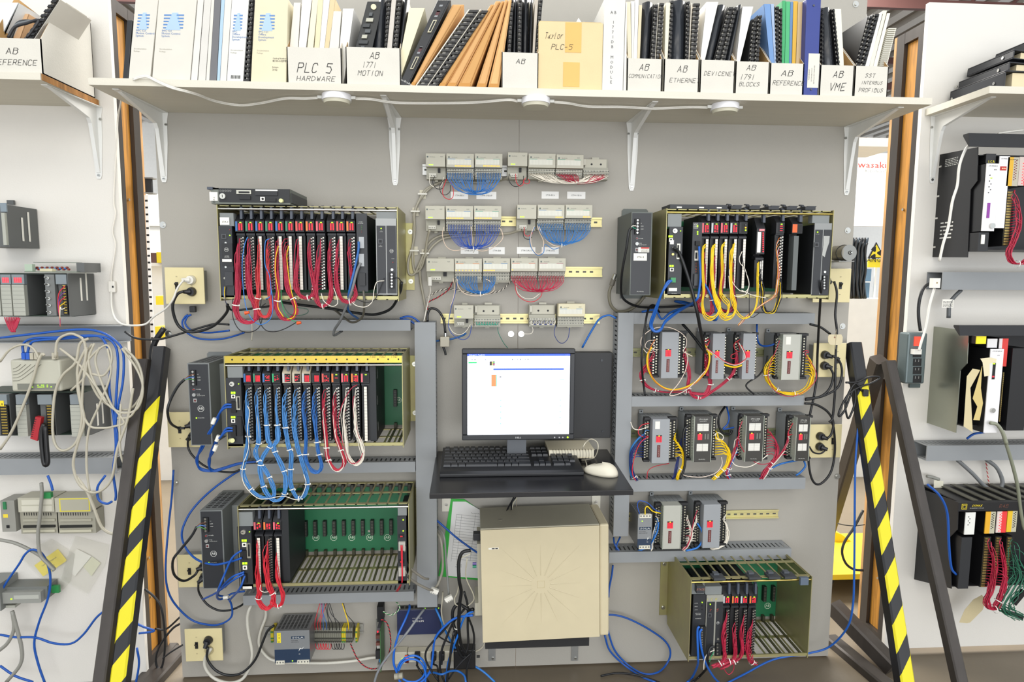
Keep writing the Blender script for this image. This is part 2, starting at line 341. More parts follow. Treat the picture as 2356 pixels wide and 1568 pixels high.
sg=[[P('T1',1000,590,SHD+.005),P('T1',1060,572,SHD+.008),P('T1',1110,570,SHD+.009),P('T1',1180,605,SHD+.008)]+under([('T1',1300,655),('T1',1470,700),('T1',1620,755),('T1',1800,785),('T2',0,770),('T2',180,735),('T2',330,735)])+[pk[0]+Vector((-.056,0,-.008))],
      [pk[0]+Vector((.056,0,-.008))]+under([('T2',830,740),('T2',1000,765),('T2',1250,770),('T2',1600,765),('T2',1850,745)])+[pk[1]+Vector((-.056,0,-.008))],
      [pk[1]+Vector((.056,0,-.008))]+under([('T3',350,770),('T3',500,795),('T3',750,798),('T3',1000,810),('T3',1250,800)])+[pk[2]+Vector((-.056,0,-.008))]]
for w in sg:
    w=spline(w,5);q=t.part('cord_run');q.tube(w,.0022,CW,6);q.tube([p+Vector((0,-.001,-.0042)) for p in w],.0022,CW,6)
# ---------------------------------------------------------------- braces and base
def sqtube(b,p,q,w,m,up=Vector((0,-1,.3))):
    a=(q-p).normalized();s=a.cross(up).normalized()*w/2;n=s.cross(a).normalized()*w/2;r=.22
    prof=[(-1+r,-1),(1-r,-1),(1,-1+r),(1,1-r),(1-r,1),(-1+r,1),(-1,1-r),(-1,-1+r)]
    vs=[c+s*x+n*y for c in (p,q) for x,y in prof]
    b.add(vs,[(i,(i+1) % 8,(i+1) % 8+8,i+8) for i in range(8)]+[tuple(range(7,-1,-1)),tuple(range(8,16))],m);return a,s,n
def toz0(p,q):return p+(q-p)*((.025-p.z)/(q.z-p.z))
def brace(label,name,p,q,w,tape=None,up=Vector((0,-1,.3))):
    q=toz0(p,q);t=T(name,label,'brace');bb=t.part('tube');a,s,n=sqtube(bb,p,q,w,M('232325',.3) if tape else STE,up)
    if tape:
        tp=t.part('hazard_tape');L=(q-p).length;Y=M('DCCF14',.35);off,pitch,wid,slope,sd=tape;e=1.012;r=.22
        if n.y > 0:n=-n
        prof=[(-1,-.75),(-1,1-r),(-1+r,1),(1-r,1),(1,1-r),(1,-.75)]
        us=[0]
        for i in range(1,6):us.append(us[-1]+math.hypot(prof[i][0]-prof[i-1][0],prof[i][1]-prof[i-1][1])*w/2)
        um=us[-1]/2;k0=0
        while True:
            s0=off+k0*pitch;k0 += 1
            if s0+.12 > L:break
            for i in (range(0,4) if sd else range(1,5)):
                c=[]
                for (x,y),u,ss in ((prof[i],us[i],0),(prof[i+1],us[i+1],0),(prof[i+1],us[i+1],wid),(prof[i],us[i],wid)):
                    c.append(p+a*(s0+ss+(u-um)*slope)+s*x*e+n*y*e)
                tp.add(c,[(0,1,2,3)],Y)
    return t
brace('bare dark steel brace right of the right striped brace','steel_brace',P('Q1',565,200,.05),P('Q2',1285,1568,.45),.037)
brace('black brace wound with yellow hazard stripes, right of the grey boards','striped_brace',P('',1962,790,.035),P('Q2',785,1568,.42),.046,(.16,.15,.085,1.4,1))
brace('black brace wound with yellow hazard stripes, left of the grey boards','striped_brace',P('',372,800,.035),P('Q6',530,1568,.42),.044,(.2,.15,.085,1.3,0))
brace('bare dark steel brace in front of the left bay board, left of the striped one','steel_brace',P('',332,828,.05),P('L3',800,1568,.42),.037)
brace('dark steel brace sloping away behind the right grey board','rear_brace',P('Q1',480,180,.0),PX('',1935,1120,P('',1985,950,-.25).x)+Vector((0,0,0)),.05)
def beam(label,p,q,w=.05,h=.05):
    t=T('floor_beam',label,'steel beam','floor beams of the stands');sqtube(t.part('tube'),p,q,w,STE,Vector((0,0,1)))
beam('steel beam on the floor between the right grey board and the plywood frame',P('Q2',140,880,-.10)*1.0,P('Q2',690,1440,.12),.06)
p0=PZ('Q2',120,1200,.03);beam('steel beam on the floor, nearest the right end of the grey boards',p0,p0+(PZ('Q2',560,1568,.03)-p0)*1.3,.055)
p0=PZ('Q6',1300,1190,.03);beam('shiny steel beam on the floor at the left end of the grey boards',p0,p0+(PZ('Q6',960,1568,.03)-p0)*1.3,.055)
p0=PZ('Q6',1180,1150,.03);p0=Vector((p0.x,p0.y,.03));beam('dark steel beam on the floor under the plywood frame of the left bay',p0,p0+(PZ('Q6',830,1568,.03)-p0)*1.25,.05)
# ================================================================ manuals on the long shelf
MARK=M('2B2A2A',.7);PLAST=M('DCD8CC',.3)
def boxfile(label,k,x0,y0,x1,y1,lines,d=.29,group='white magazine files',zbase=None,hb=.215):
    X0,X1,Z0,Z1=rect(k,x0,y0,x1,y1,d);Z0=(ZS1 if zbase is None else zbase)+.0005
    b=solo('magazine_file',label,'magazine file',group);m=M('D3CFC4',.6,kind='paper');br=M('B08A55',.8);h=Z1-Z0
    b.box(X0+.001,X1-.001,Z0,Z1,d-.003,d,m);b.box(X0+.001,X1-.001,Z0,Z0+.002,.03,d-.003,m);b.box(X0+.001,X1-.001,Z0,Z0+hb,.03,.033,m)
    for xa,s in ((X0,1),(X1,-1)):
        pts=[(.03,Z0),(d,Z0),(d,Z1),(.17,Z0+hb),(.03,Z0+hb*.93)]
        b.prismx(pts,min(xa+s*.001,xa+s*.0025),max(xa+s*.001,xa+s*.0025),m);b.prismx(pts,min(xa+s*.0025,xa+s*.0035),max(xa+s*.0025,xa+s*.0035),br)
    for s,x,y,hh,w in lines:
        c=P(k,x,y,d);sc=(P(k,x+100,y,d)-P(k,x,y,d)).x/100;b.text(s,c.x,c.z,d+.0006,hh*sc,MARK,hand=True,wid=w*sc)
    return X0,X1,Z0,Z1
def quad(k,xl0,xr0,y0,xl1,xr1,y1,d,zb):
    a,b_,c,e=P(k,xl0,y0,d),P(k,xr0,y0,d),P(k,xr1,y1,d),P(k,xl1,y1,d)
    a=a+(e-a)*((zb-a.z)/(e.z-a.z));b_=b_+(c-b_)*((zb-b_.z)/(c.z-b_.z));return [(v.x,v.z) for v in (a,b_,c,e)]
def lerp2(p,q,t):return (p[0]+(q[0]-p[0])*t,p[1]+(q[1]-p[1])*t)
def strip(q,u0,u1,v0,v1):return [lerp2(lerp2(q[0],q[1],u),lerp2(q[3],q[2],u),v) for u,v in ((u0,v0),(u1,v0),(u1,v1),(u0,v1))]
ZI=ZS1+.004
def book(label,k,xl0,xr0,y0,xl1,xr1,y1,style,col='E6E2D6',d=.265,dep=.215,cat='manual',name=None,zb=None,group=None,lb=None):
    q=quad(k,xl0,xr0,y0,xl1,xr1,y1,d,ZI if zb is None else zb);names=dict(comb='comb_bound_manual',paper='booklet',binder='binder',slide='report_cover',env='envelope',file='folder',spiral='spiral_notebook')
    t=T(name or names[style],label,cat,group)
    if style in ('comb','spiral'):
        c0=M(col,.5);pg=t.part('pages');pg.prism(strip(q,.3,.95,0.005,.995),d-dep,d-.004,M('DDD8CB',.8));t.part('cover').prism(strip(q,0,.1,0,1),d-dep,d-.001,c0);t.part('cover').prism(strip(q,.92,1,0,1),d-dep,d-.001,c0)
        cb=t.part('comb' if style == 'comb' else 'wire_coil');L=q[3][1]-q[0][1];n=max(6,int(L/(.0125 if style == 'comb' else .006)));cm=M('151517',.3) if style == 'comb' else M('D8D5C8',.4)
        if style == 'comb':cb.prism(strip(q,.62,.88,.01,.99),d-.006,d+.002,cm)
        for i in range(n):
            v=(i+.2)/n;cb.prism(strip(q,.18,.9,v,v+.5/n),d-.004,d+.006,cm)
    elif style == 'slide':
        t.part('pages').prism(strip(q,.12,.88,.005,.995),d-dep,d-.012,M('DDD8CB',.8));c=t.part('spine');s0,s1=strip(q,.0,1,0,1),strip(q,.15,.85,.002,.998)
        n=4;A0=[(q[0],q[1]),(q[3],q[2])];cm=M(col,.25);pr=[]
        for i in range(7):
            u=i/6;dd=d-.012+.014*math.sin(math.pi*u);pr.append((u,dd))
        vs=[]
        for v in (0,1):
            for u,dd in pr:p=lerp2(lerp2(q[0],q[1],u),lerp2(q[3],q[2],u),v);vs.append((p[0],-dd,p[1]))
        c.add(vs,[(i,i+1,i+8,i+7) for i in range(6)]+[tuple(range(6,-1,-1)),tuple(range(7,14))],cm,True)
    elif style == 'binder':
        t.parts=[];b=t.part(None if lb is None else 'case');b.bevel=.0015;b.prism(q,d-dep,d,M(col,.35));
    elif style == 'env':
        b=t.part('sleeve');m=M(col,.7,kind='paper');b.prism(q,d-dep,d-.006,m);b.prism(strip(q,.15,.85,.01,.98),d-.007,d,m);b.bevel=.003;t.part('flap').prism(strip(q,.1,.9,.0,.06),d-.003,d+.001,M('C08A45',.7))
    else:
        b=t.part('cover');b.prism(strip(q,0,.16,0,1),d-dep,d,M(col,.55));b.prism(strip(q,.84,1,0,1),d-dep,d,M(col,.55));b.prism(strip(q,0,1,0,1),d-.003,d+.0006,M(col,.55));t.part('pages').prism(strip(q,.18,.82,.005,.992),d-dep,d-.004,M('F1EEE6',.8))
    return t,q
def spine_text(t,q,s,v,h,mat,d,along=False,u=.5,wid=None):
    p=lerp2(lerp2(q[0],q[1],u),lerp2(q[3],q[2],u),v);ang=math.atan2(q[3][1]-q[0][1],q[3][0]-q[0][0])
    t.parts[0][3].text(s,p[0],p[1],d+.0008,h,mat,rot=ang-(0 if along else math.pi/2),wid=wid)
BLU=M('5C87BE',.5);BLU2=M('3F6FB0',.5)
def pyramid(b,q,u0,u1,v0,v1,d):
    n=5
    for i in range(n):
        va=v0+(v1-v0)*i/n;vb=va+(v1-v0)/n*.45;h=.5-.36*(i+.5)/n;m=(u0+u1)/2;w=u1-u0
        b.prism(strip(q,u0,m-w*h*.75,va,vb),d,d+.0006,BLU);b.prism(strip(q,m+w*h*.75,u1,va,vb),d,d+.0006,BLU)
    b.prism([strip(q,u0+.06,u1-.06,v0-.02,v1)[i] if i < 2 else strip(q,(u0*.6+u1*.4),(u1*.7+u0*.3),v0,v1)[i] for i in range(4)],d,d+.0005,M('A9C3DE',.5))
def imc(label,c,text,cov='D6D2C7',extra=None,D=.285):
    t,q=book(label,*c,'binder',cov,d=D,cat='binder',zb=ZS1+.0005,group='off-white motion control binders',lb=1)
    b=t.part('spine_label');pyramid(b,q,.18,.62 if extra else .7,.64,.83,D)
    for i,s in enumerate(text):
        p=lerp2(lerp2(q[0],q[1],.16),lerp2(q[3],q[2],.16),.60-.032*i);b.text(s,p[0],p[1],D+.0007,.0056,BLU2,'L')
    for i,s in enumerate(('Documentation','Package')):p=lerp2(lerp2(q[0],q[1],.14),lerp2(q[3],q[2],.14),.38-.03*i);b.text(s,p[0],p[1],D+.0007,.0038,M('A09A8C',.6),'L')
    if extra:
        for i,(s,hh) in enumerate((('Catalog Number',.004),('8100-HSMMC',.006),('',0),('Release',.004),('3.02',.006))):
            if s:p=lerp2(lerp2(q[0],q[1],.6),lerp2(q[3],q[2],.6),.29-.035*i);b.text(s,p[0],p[1],D+.0007,hh,INK,'L')
    return t,q
k='T1'
book('thin black folder with a rounded top leaning at the left end of the long shelf',k,922,962,585,955,995,150,'binder','1F2022',d=.285,zb=ZS1+.0005,cat='folder',name='folder',lb=1)
imc('off-white binder with a blue stepped emblem, leaning, leftmost of the motion control binders',(k,965,1128,585,1018,1190,-10),('IMC 121','Motion Control','System'))
imc('wide off-white binder with a blue stepped emblem, second motion control binder from the left',(k,1142,1428,590,1192,1480,-10),('IMC 121','Motion Control','System'))
for i,(a,b_,c,e,col,l) in enumerate(((1436,1484,1488,1532,'DAD7CF','thin white booklet right beside the wide motion control binder'),(1490,1545,1537,1588,'D2CFC8','thin white booklet left of the shiny sleeved one'),(1550,1574,1590,1612,'D9D5CB','very thin grey-white booklet touching the shiny sleeve'),
    (1576,1628,1614,1660,'6B6B6E','booklet in a crinkled shiny plastic sleeve'),(1632,1652,1664,1690,'A9C4D8','thin pale blue booklet'),(1655,1702,1692,1742,'D8D5CE','thin white booklet right of the pale blue one'))):
    book(l+' on the long shelf',k,a,b_,592,c,e,-10,'paper',col,d=.283,zb=ZS1+.0005,group='thin booklets between the binders',cat='booklet')
t,q=imc('narrow white binder with a blue stepped emblem and a barcode, third motion control binder',(k,1704,1828,596,1742,1872,-10),('IMC','Offline','Development','System'),'DADAD5')
for i in range(14):t.parts[1][3].prism(strip(q,.25+i*.042,.25+i*.042+random.choice((.015,.025)),.045,.085),.285,.2856,INK)
book('black comb-bound manual between two motion control binders',k,1830,1880,598,1874,1912,-10,'comb','1A1A1C',d=.283,zb=ZS1+.0005)
imc('cream binder with a blue stepped emblem and a catalog number, rightmost motion control binder',(k,1884,2150,600,1915,2165,-10),('IMC 121','Offline','Development','System'),'DAD2B4',True)
# PLC 5 hardware file
boxfile('white magazine file hand-lettered HARDWARE','T2',195,357,610,618,[('PLC 5',400,545,68,250),('HARDWARE',412,608,34,285)])
for a,b_,c,e,y1,col,st,l in ((218,280,250,300,20,'E3DED2','paper','tilted white booklet at the left side'),(285,340,312,385,-10,'E9E6DF','paper','white booklet with a printed spine'),(350,395,390,432,-10,'E8DFC2','paper','yellowed booklet'),(403,440,432,470,-10,'DED2AE','paper','cream booklet in the middle'),
    (442,478,472,520,-10,'EAE6DA','file','off-white folder'),(480,512,522,560,-10,'D9C49A','paper','tan booklet'),(515,586,548,606,85,'DEDBD0','paper','short pale booklet in front'),(592,660,618,700,65,'E4E2DC','paper','short pale manual with a dark corner')):
    book(l+' of the hardware file','T2',a,b_,357,c,e,y1,st,col,group='booklets in the hardware file',cat='booklet')
boxfile('white magazine file hand-lettered MOTION','T2',637,357,1053,625,[('AB',852,440,44,65),('1771',812,508,40,100),('MOTION',820,568,36,180)])
t,q=book('black circuit card assembly with connectors leaning in the motion file','T2',710,840,357,800,920,10,'binder','1B1E1E',cat='circuit card',name='circuit_card',lb=1)
dd=.265
for i in range(9):
    t.part('connector').prism(strip(q,.15+.1*(i % 3),.55+.12*(i % 2),.30+i*.065,.34+i*.065),dd,dd+.006,M(('3C3F40','B9B8A8','54585A')[i % 3],.5))
c=lerp2(lerp2(q[0],q[1],.5),lerp2(q[3],q[2],.5),.93);t.part('key_switch').cyl((c[0],-dd,c[1]),(c[0],-dd-.004,c[1]),.008,M('C9C2A4',.3,.5),16)
for a,b_,c,e,st,col,l in ((845,925,885,945,'slide','202226','glossy black report cover'),(928,948,945,985,'comb','1A1A1C','black comb-bound manual, the left one'),(950,985,985,1018,'paper','CFC8BE','beige booklet'),(990,1030,1022,1062,'comb','1A1A1C','black comb-bound manual, the middle one'),(1032,1070,1065,1118,'slide','18191C','black report cover, the right one'),(1060,1130,1118,1232,'file','E9E0BE','yellowed white folder')):
    book(l+' in the motion file','T2',a,b_,357,c,e,-10 if st != 'file' else 60,st,col,group='manuals in the motion file')
# leaning things
t,q=book('dark grey controller module leaning right of the motion file','T2',1050,1125,610,1330,1430,0,'binder','2B2E32',d=.28,zb=ZS1+.0005,cat='controller module',name='controller_module',lb=1)
f=t.part('face_plate');f.prism(strip(q,.08,.88,.02,.99),.28,.283,M('1D1F23',.4))
for v in (.2,.62):f2=t.part('connector');f2.prism(strip(q,.42,.72,v,v+.14),.283,.288,M('C8C2A8',.4));f2.prism(strip(q,.5,.66,v+.01,v+.13),.288,.2885,INK);t.part('window').prism(strip(q,.35,.62,v+.2,v+.255),.283,.2838,M('4A1420',.3))
for v in (.38,.44,.8,.86,.92):t.part('jack').prism(strip(q,.35,.6,v,v+.02),.283,.2838,M('8C8F92',.5))
spine_text(t,q,'Allen-Bradley',.05,.006,PRINT,.283,False,.5)
PK=[('tan envelope leaning against the controller module',1128,1168,1440,1530,25,'env','D0A066'),('cream comb-bound manual leaning steeply, the left of two',1172,1268,1560,1655,70,'comb','E8E2D2'),('black comb-bound manual leaning steeply, the right of two',1270,1338,1662,1722,75,'comb','1A1A1C'),
      ('plump tan envelope, first of the row left of the two-letter file',1342,1400,1728,1762,25,'env','C8975A'),('plump tan envelope, second of the row left of the two-letter file',1402,1480,1766,1805,0,'env','D2A268'),('plump tan envelope, third of the row left of the two-letter file',1484,1590,1808,1832,0,'env','CB9A5C'),('tan envelope, fourth of the row left of the two-letter file',1625,1700,1835,1860,-10,'env','D4A56B'),('tan envelope standing nearly upright against the two-letter file',1712,1795,1862,1888,-10,'env','DDB075')]
for l,a,b_,c,e,y1,st,col in PK:book(l,'T2',a,b_,628,c,e,y1,st,col,d=.28,zb=ZS1+.0005,cat='envelope' if st == 'env' else 'manual',group='leaning envelopes and manuals')
boxfile('white magazine file with only two letters, left of the tan carton','T2',1808,395,2088,645,[('AB',1950,478,34,65)])
for i,(a,b_,c,e,st) in enumerate(((1850,1880,1875,1900,'comb'),(1885,1925,1903,1930,'slide'),(1925,1958,1932,1962,'comb'),(1960,2010,1965,2020,'slide'),(2012,2040,2022,2050,'slide'),(2042,2058,2062,2085,'paper'),(2060,2084,2088,2120,'comb'))):
    book(f'{"black comb-bound manual" if st=="comb" else "black report cover" if st=="slide" else "thin beige booklet"}, {("leftmost","second","third","fourth","fifth","sixth","rightmost")[i]} in the two-letter file','T2',a,b_,395,c,e,-10,st,'BDB4A6' if st == 'paper' else '1B1C1F',group='manuals in the two-letter file')
# Taylor carton
X0,X1,Z0,Z1=rect('T3',127,168,608,658,.285);Z0=ZS1+.0005
t=T('cardboard_carton','worn tan cardboard carton with two strips of tape, stuffed with paper','carton');b=t.part('carton');m=M('DCC79A',.75,kind='paper');b.box(X0,X1,Z0,Z1,.03,.285,m)
b.box(X0+.004,X1-.004,Z1,Z1+.004,.04,.28,M('C9B58A',.8))
for x0,y0,x1,y1 in ((328,170,450,395),(312,468,436,652)):a=rect('T3',x0,y0,x1,y1,.285);t.part('tape').box(*a,.2852,.2858,M('DDAF5E',.35))
for s,x,y,h,w in (('Taylor',240,290,42,130),('PLC-5',300,372,36,150)):c=P('T3',x,y,.285);b.text(s,c.x,c.z,.2862,h*.0004,MARK,hand=True,wid=w*.00041)
pts=[];n=14;cr=t.part('crumpled_paper');vs=[]
for j in range(6):
    for i in range(n):vs.append((X0+.02+(X1-X0-.04)*i/(n-1)+random.uniform(-.004,.004),-.06-.2*j/5,Z1+.004+(.012+.03*math.exp(-((i-9)/3)**2))*random.uniform(.3,1.0)*(0 if j in (0,5) else 1)))
cr.add(vs,[(j*n+i,j*n+i+1,(j+1)*n+i+1,(j+1)*n+i) for j in range(5) for i in range(n-1)],M('E9E5DD',.8))
# white vertical-lettered binder
t,q=book('tall white binder with MODULE printed down its spine','T3',605,762,662,622,782,-10,'binder','D4D3CE',d=.288,zb=ZS1+.0005,cat='binder',name='ring_binder',lb=1)
for s,y in (('A B',105),('1',178),('7',215),('7',252),('1',288),('D',325),('B',362),('M',440),('O',478),('D',515),('U',553),('L',590),('E',627)):
    c=P('T3',690-(y-100)*.035,y,.288);t.part('letter').text(s,c.x,c.z,.2888,.0085,M('5B5B5B',.5))
book('thin white booklet beside the tall MODULE binder','T3',764,786,664,783,792,20,'paper','DFDCD4',d=.285,zb=ZS1+.0005,cat='booklet')
FILES=[('AB COMMUNICATION',790,440,1057,675,[('AB',918,528,44,68),('COMMUNICATION',930,586,26,250)]),('AB ETHERNET',1068,445,1335,682,[('AB',1205,540,42,68),('ETHERNET',1222,620,30,222)]),('DEVICENET',1340,452,1603,690,[('DEVICENET',1485,568,28,228)]),
 ('AB 1791 BLOCKS',1605,463,1862,700,[('AB',1722,528,36,65),('1791',1692,597,36,105),('BLOCKS',1708,648,28,148)]),('AB REFERENCE',1864,475,2120,710,[('AB',1992,570,38,82),('REFERENCE',2002,640,30,232)])]
for n_,a,b_,c,e,ls in FILES:boxfile('white magazine file '+{'AB COMMUNICATION':'hand-lettered COMMUNICATION','AB ETHERNET':'hand-lettered ETHERNET','DEVICENET':'with one centred word, right of the ETHERNET file','AB 1791 BLOCKS':'hand-lettered BLOCKS','AB REFERENCE':'hand-lettered REFERENCE on the long shelf'}[n_],'T3',a,b_,c,e,ls)
def fill(k,y,fl,rows,grp):
    O=('leftmost','second','third','fourth','fifth','sixth','seventh','eighth','ninth','tenth')
    W_=dict(comb='comb-bound manual',slide='report cover',paper='booklet',file='folder',spiral='spiral-bound notebook')
    for i,(a,b_,c,e,y1,st,col,cn) in enumerate(rows):book(f'{cn} {W_[st]}, {O[i]} in the {fl} file',k,a,b_,y,c,e,y1,st,col,group=grp)
fill('T3',441,'communication',[(798,826,785,818,15,'paper','DCD3B8','cream'),(828,842,822,850,10,'paper','DAD8D2','grey-white'),(843,866,853,880,0,'file','EDEBE4','white'),(868,888,882,905,40,'paper','D6C9A8','tan'),(890,962,915,990,12,'slide','222428','wide black'),(964,1000,992,1024,30,'comb','1A1A1C','black'),(1003,1050,1028,1072,20,'comb','D8D2C4','black and cream')],'manuals in the communication file')
fill('T3',447,'ethernet',[(1074,1096,1085,1118,20,'file','E3DFC9','cream'),(1100,1122,1116,1140,0,'comb','1A1A1C','narrow black'),(1124,1226,1142,1235,0,'slide','2B2E33','broad glossy black'),(1228,1252,1238,1262,8,'comb','1A1A1C','slim black'),(1256,1310,1275,1345,22,'comb','E2DACA','white and black')],'manuals in the ethernet file')
fill('T3',455,'device network',[(1342,1376,1390,1478,15,'file','E6E4DE','slanting white'),(1380,1440,1460,1545,35,'slide','26282C','wide black'),(1442,1480,1548,1590,50,'comb','1A1A1C','black'),(1484,1530,1592,1622,50,'comb','1A1A1C','leaning black'),(1534,1585,1626,1662,35,'slide','202226','slanting black')],'manuals in the device network file')
fill('T3',466,'blocks',[(1612,1640,1660,1740,50,'file','E8E6E0','curling white'),(1704,1740,1735,1765,140,'comb','1A1A1C','short black'),(1745,1780,1775,1805,112,'comb','141416','glossy black')],'manuals in the blocks file')
fill('T3',472,'reference',[(1866,1898,1822,1868,30,'paper','6E93C4','light blue'),(1900,1912,1872,1895,30,'paper','9FB2CE','pale blue'),(1905,1922,1905,1930,45,'comb','1A1A1C','black'),(1930,1950,1934,1956,60,'comb','1A1A1C','slim black'),(1955,1975,1960,1985,5,'paper','3FA468','green'),(1978,2008,1988,2018,12,'paper','4BAF74','second green'),(2010,2028,2020,2040,15,'paper','5E83AE','steel blue'),(2032,2058,2042,2075,10,'paper','D6A93C','mustard'),(2062,2100,2078,2115,15,'paper','C9AE83','tan')],'booklets in the reference file')
t,q=book('tall royal blue ring binder right of the reference file','T4',565,668,710,588,697,-10,'binder','2C3C86',d=.29,zb=ZS1+.0005,cat='binder',name='ring_binder',lb=1)
b=t.part('spine_label');a=rect('T4',596,402,680,660,.29);b.box(*a,.2902,.2908,M('D9D5C9',.6));xm=(a[0]+a[1])/2
for i,s in enumerate(('ALLEN-BRADLEY','SLC 500 & BLOCK I/O','INPUT & OUTPUT MODULES')):b.text(s,xm-.012+i*.008,(a[2]+a[3])/2-.012,.2912,.003,INK,rot=math.pi/2)
for y in (42,672):c=P('T4',640 if y < 100 else 620,y,.29);t.part('rivet').cyl((c.x,-.29,c.z),(c.x,-.292,c.z),.003,M('55585F',.4,.5),10)
boxfile('white magazine file just right of the royal blue binder','T4',685,490,943,728,[('AB',820,582,44,72),('VME',812,680,52,115)])
fill('T4',492,'five-letter',[(692,706,698,706,55,'comb','1A1A1C','slim black'),(710,812,706,772,55,'slide','2A2C30','broad black'),(814,832,774,790,65,'comb','1A1A1C','narrow black'),(834,866,795,845,68,'paper','E4E1D0','cream')],'manuals in the five-letter file')
boxfile('white magazine file with three hand-written lines, rightmost on the long shelf','T4',945,497,1200,738,[('SST',1062,582,26,72),('INTERBUS',1074,634,22,158),('PROFIBUS',1066,692,26,178)])
fill('T4',500,'rightmost',[(948,980,1050,1085,118,'comb','1A1A1C','leaning black'),(984,1022,1088,1132,100,'comb','202022','second leaning black'),(1026,1056,1135,1160,105,'paper','E6E4DE','white'),(1058,1085,1162,1190,80,'paper','EAE4CC','yellow-tabbed white'),(1087,1110,1192,1215,100,'paper','E8E4DA','off-white'),(1112,1190,1180,1262,212,'spiral','E4E0CE','short cream')],'manuals in the rightmost file')
# left bay shelf things
b0=boxfile('white magazine file hand-lettered REFERENCE on the left bay shelf','T1',-60,287,318,560,[('AB',88,405,44,85),('REFERENCE',110,488,40,325)],d=dl-.01,zbase=zl+.02,hb=.25)
book('black comb-bound manual leaning out of the left bay file','T1',180,262,287,400,452,-5,'comb','D8D4CA',d=dl-.04,dep=.15,zb=zl+.025)
book('white folder leaning out of the left bay file, behind the comb-bound manual','T1',268,306,290,440,500,20,'file','D8D5CC',d=dl-.09,dep=.1,zb=zl+.025,cat='folder')
book('white booklet with a blue heading at the left edge of the left bay shelf','T1',-60,5,287,-20,138,20,'paper','DDE0E2',d=dl-.06,dep=.15,zb=zl+.025,cat='booklet')
book('peach cardboard divider in the left bay file','T1',20,150,287,150,215,105,'paper','DDB48A',d=dl-.1,dep=.1,zb=zl+.025,cat='divider')
for i in range(3):cable(''+('black','grey','dark grey')[i]+' cable loop resting in the left bay magazine file','T1',[(60+i*12,285),(110+i*8,205-i*12),(200,160-i*10+15),(290+i*5,150+i*14),(250,220+i*6),(200+i*12,285)],dl-.035-i*.004,.004,('2B2B2E','6E7274','3A3C3E')[i],group='cable loops in the left bay file')
# right bay shelf: a stack of black binders
zt=zr+.022
for i,(w,h,x0,y0,yaw) in enumerate(((.06,.058,1610,750,.0),(.05,.03,1640,640,.05),(.04,.03,1725,560,.0),(.04,.035,1945,390,-.04))):
    o=[('lowest','second lowest','second highest','topmost')[i]][0]
    t=T('ring_binder',f'black ring binder lying flat, {o} of the stack on the right bay shelf','binder','black binders on the right bay shelf')
    xx=XR+.085+i*.028+(.07 if i == 3 else 0);tl=.10-.02*i;q=t.part('cover');d1=dr-.03-.02*i;q.bevel=.002
    q.X=Matrix.Translation((xx,-d1,zt+.001)) @ Matrix.Rotation(-.045 if i == 0 else .10*i*.4,4,'Y') @ Matrix.Translation((-xx,d1,-zt-.001))
    if i == 0:q.X=None
    BKM=M('25272C',.35);q.box(xx,xx+.55,zt+.0005,zt+.004,.02,d1,BKM);q.box(xx,xx+.55,zt+h-.004,zt+h,.02,d1,BKM);q.box(xx,xx+.004,zt+.004,zt+h-.004,.02,d1,BKM)
    pg=t.part('pages');pg.X=q.X;pg.box(xx+.03,xx+.5,zt+.006,zt+h-.006,.03,d1-.006,M('D8C9A6',.8))
    for s in (.04,.22):r=t.part('rivet');r.X=q.X;r.cyl((xx-.0005,-d1+s,zt+h/2),(xx-.003,-d1+s,zt+h/2),.005,STL,10)
    zt += h+.004+(.012 if i else 0)
# ================================================================ wiring duct, outlets
def duct(label,k,x0,y0,x1,y1,d=.075,vert=False,X=None,Z=None,cover=True,group='grey wiring ducts on the middle boards'):
    a=list(rect(k,x0,y0,x1,y1,d))
    X0,X1,Z0,Z1=a;t=T('wiring_duct',label,'cable duct',group);m=DUC
    t.part('back_plate').box(X0,X1,Z0,Z1,.001,.003,m)
    if cover:t.part('cover').box(X0,X1,Z0,Z1,d-.004,d,m)
    wl=t.part('slotted_wall'),t.part('slotted_wall')
    p=.0165
    for j,q in enumerate(wl):
        if not vert:
            z=(Z0,Z0+.002) if j == 0 else (Z1-.002,Z1)
            q.box(X0,X1,*z,.003,.022,m);q.box(X0,X1,*z,d-.016,d-.004,m);n=int((X1-X0)/p)
            for i in range(n+1):x=X0+i*p;q.box(x,min(x+.0105,X1),*z,.022,d-.016,m)
        else:
            x=(X0,X0+.002) if j == 0 else (X1-.002,X1)
            q.box(*x,Z0,Z1,.003,.022,m);q.box(*x,Z0,Z1,d-.016,d-.004,m);n=int((Z1-Z0)/p)
            for i in range(n+1):z=Z0+i*p;q.box(*x,z,min(z+.0105,Z1),.022,d-.016,m)
    return X0,X1,Z0,Z1
duct('upright grey wiring duct between the left racks and the monitor','',957,741,1004,1396,.078,True)
duct('upright grey wiring duct right of the monitor','',1417,719,1452,1233,.078,True)
duct('grey horizontal wiring duct under the upper left rack','A',612,1296,2218,1392)
duct('grey horizontal wiring duct between the middle and lower left racks','B',702,1098,2262,1190)
duct('grey horizontal wiring duct under the lower left rack','C',646,870,1988,945)
duct('grey horizontal wiring duct under the station 4 rack','G',228,1136,1860,1234)
duct('grey horizontal wiring duct between the two rows of input blocks','H',200,636,1680,722)
duct('grey horizontal wiring duct below the second row of input blocks','H',178,1348,1690,1446)
duct('grey horizontal wiring duct above the bottom right rack','I',5,532,1438,615)
IV=M('DCCF9F',.3)
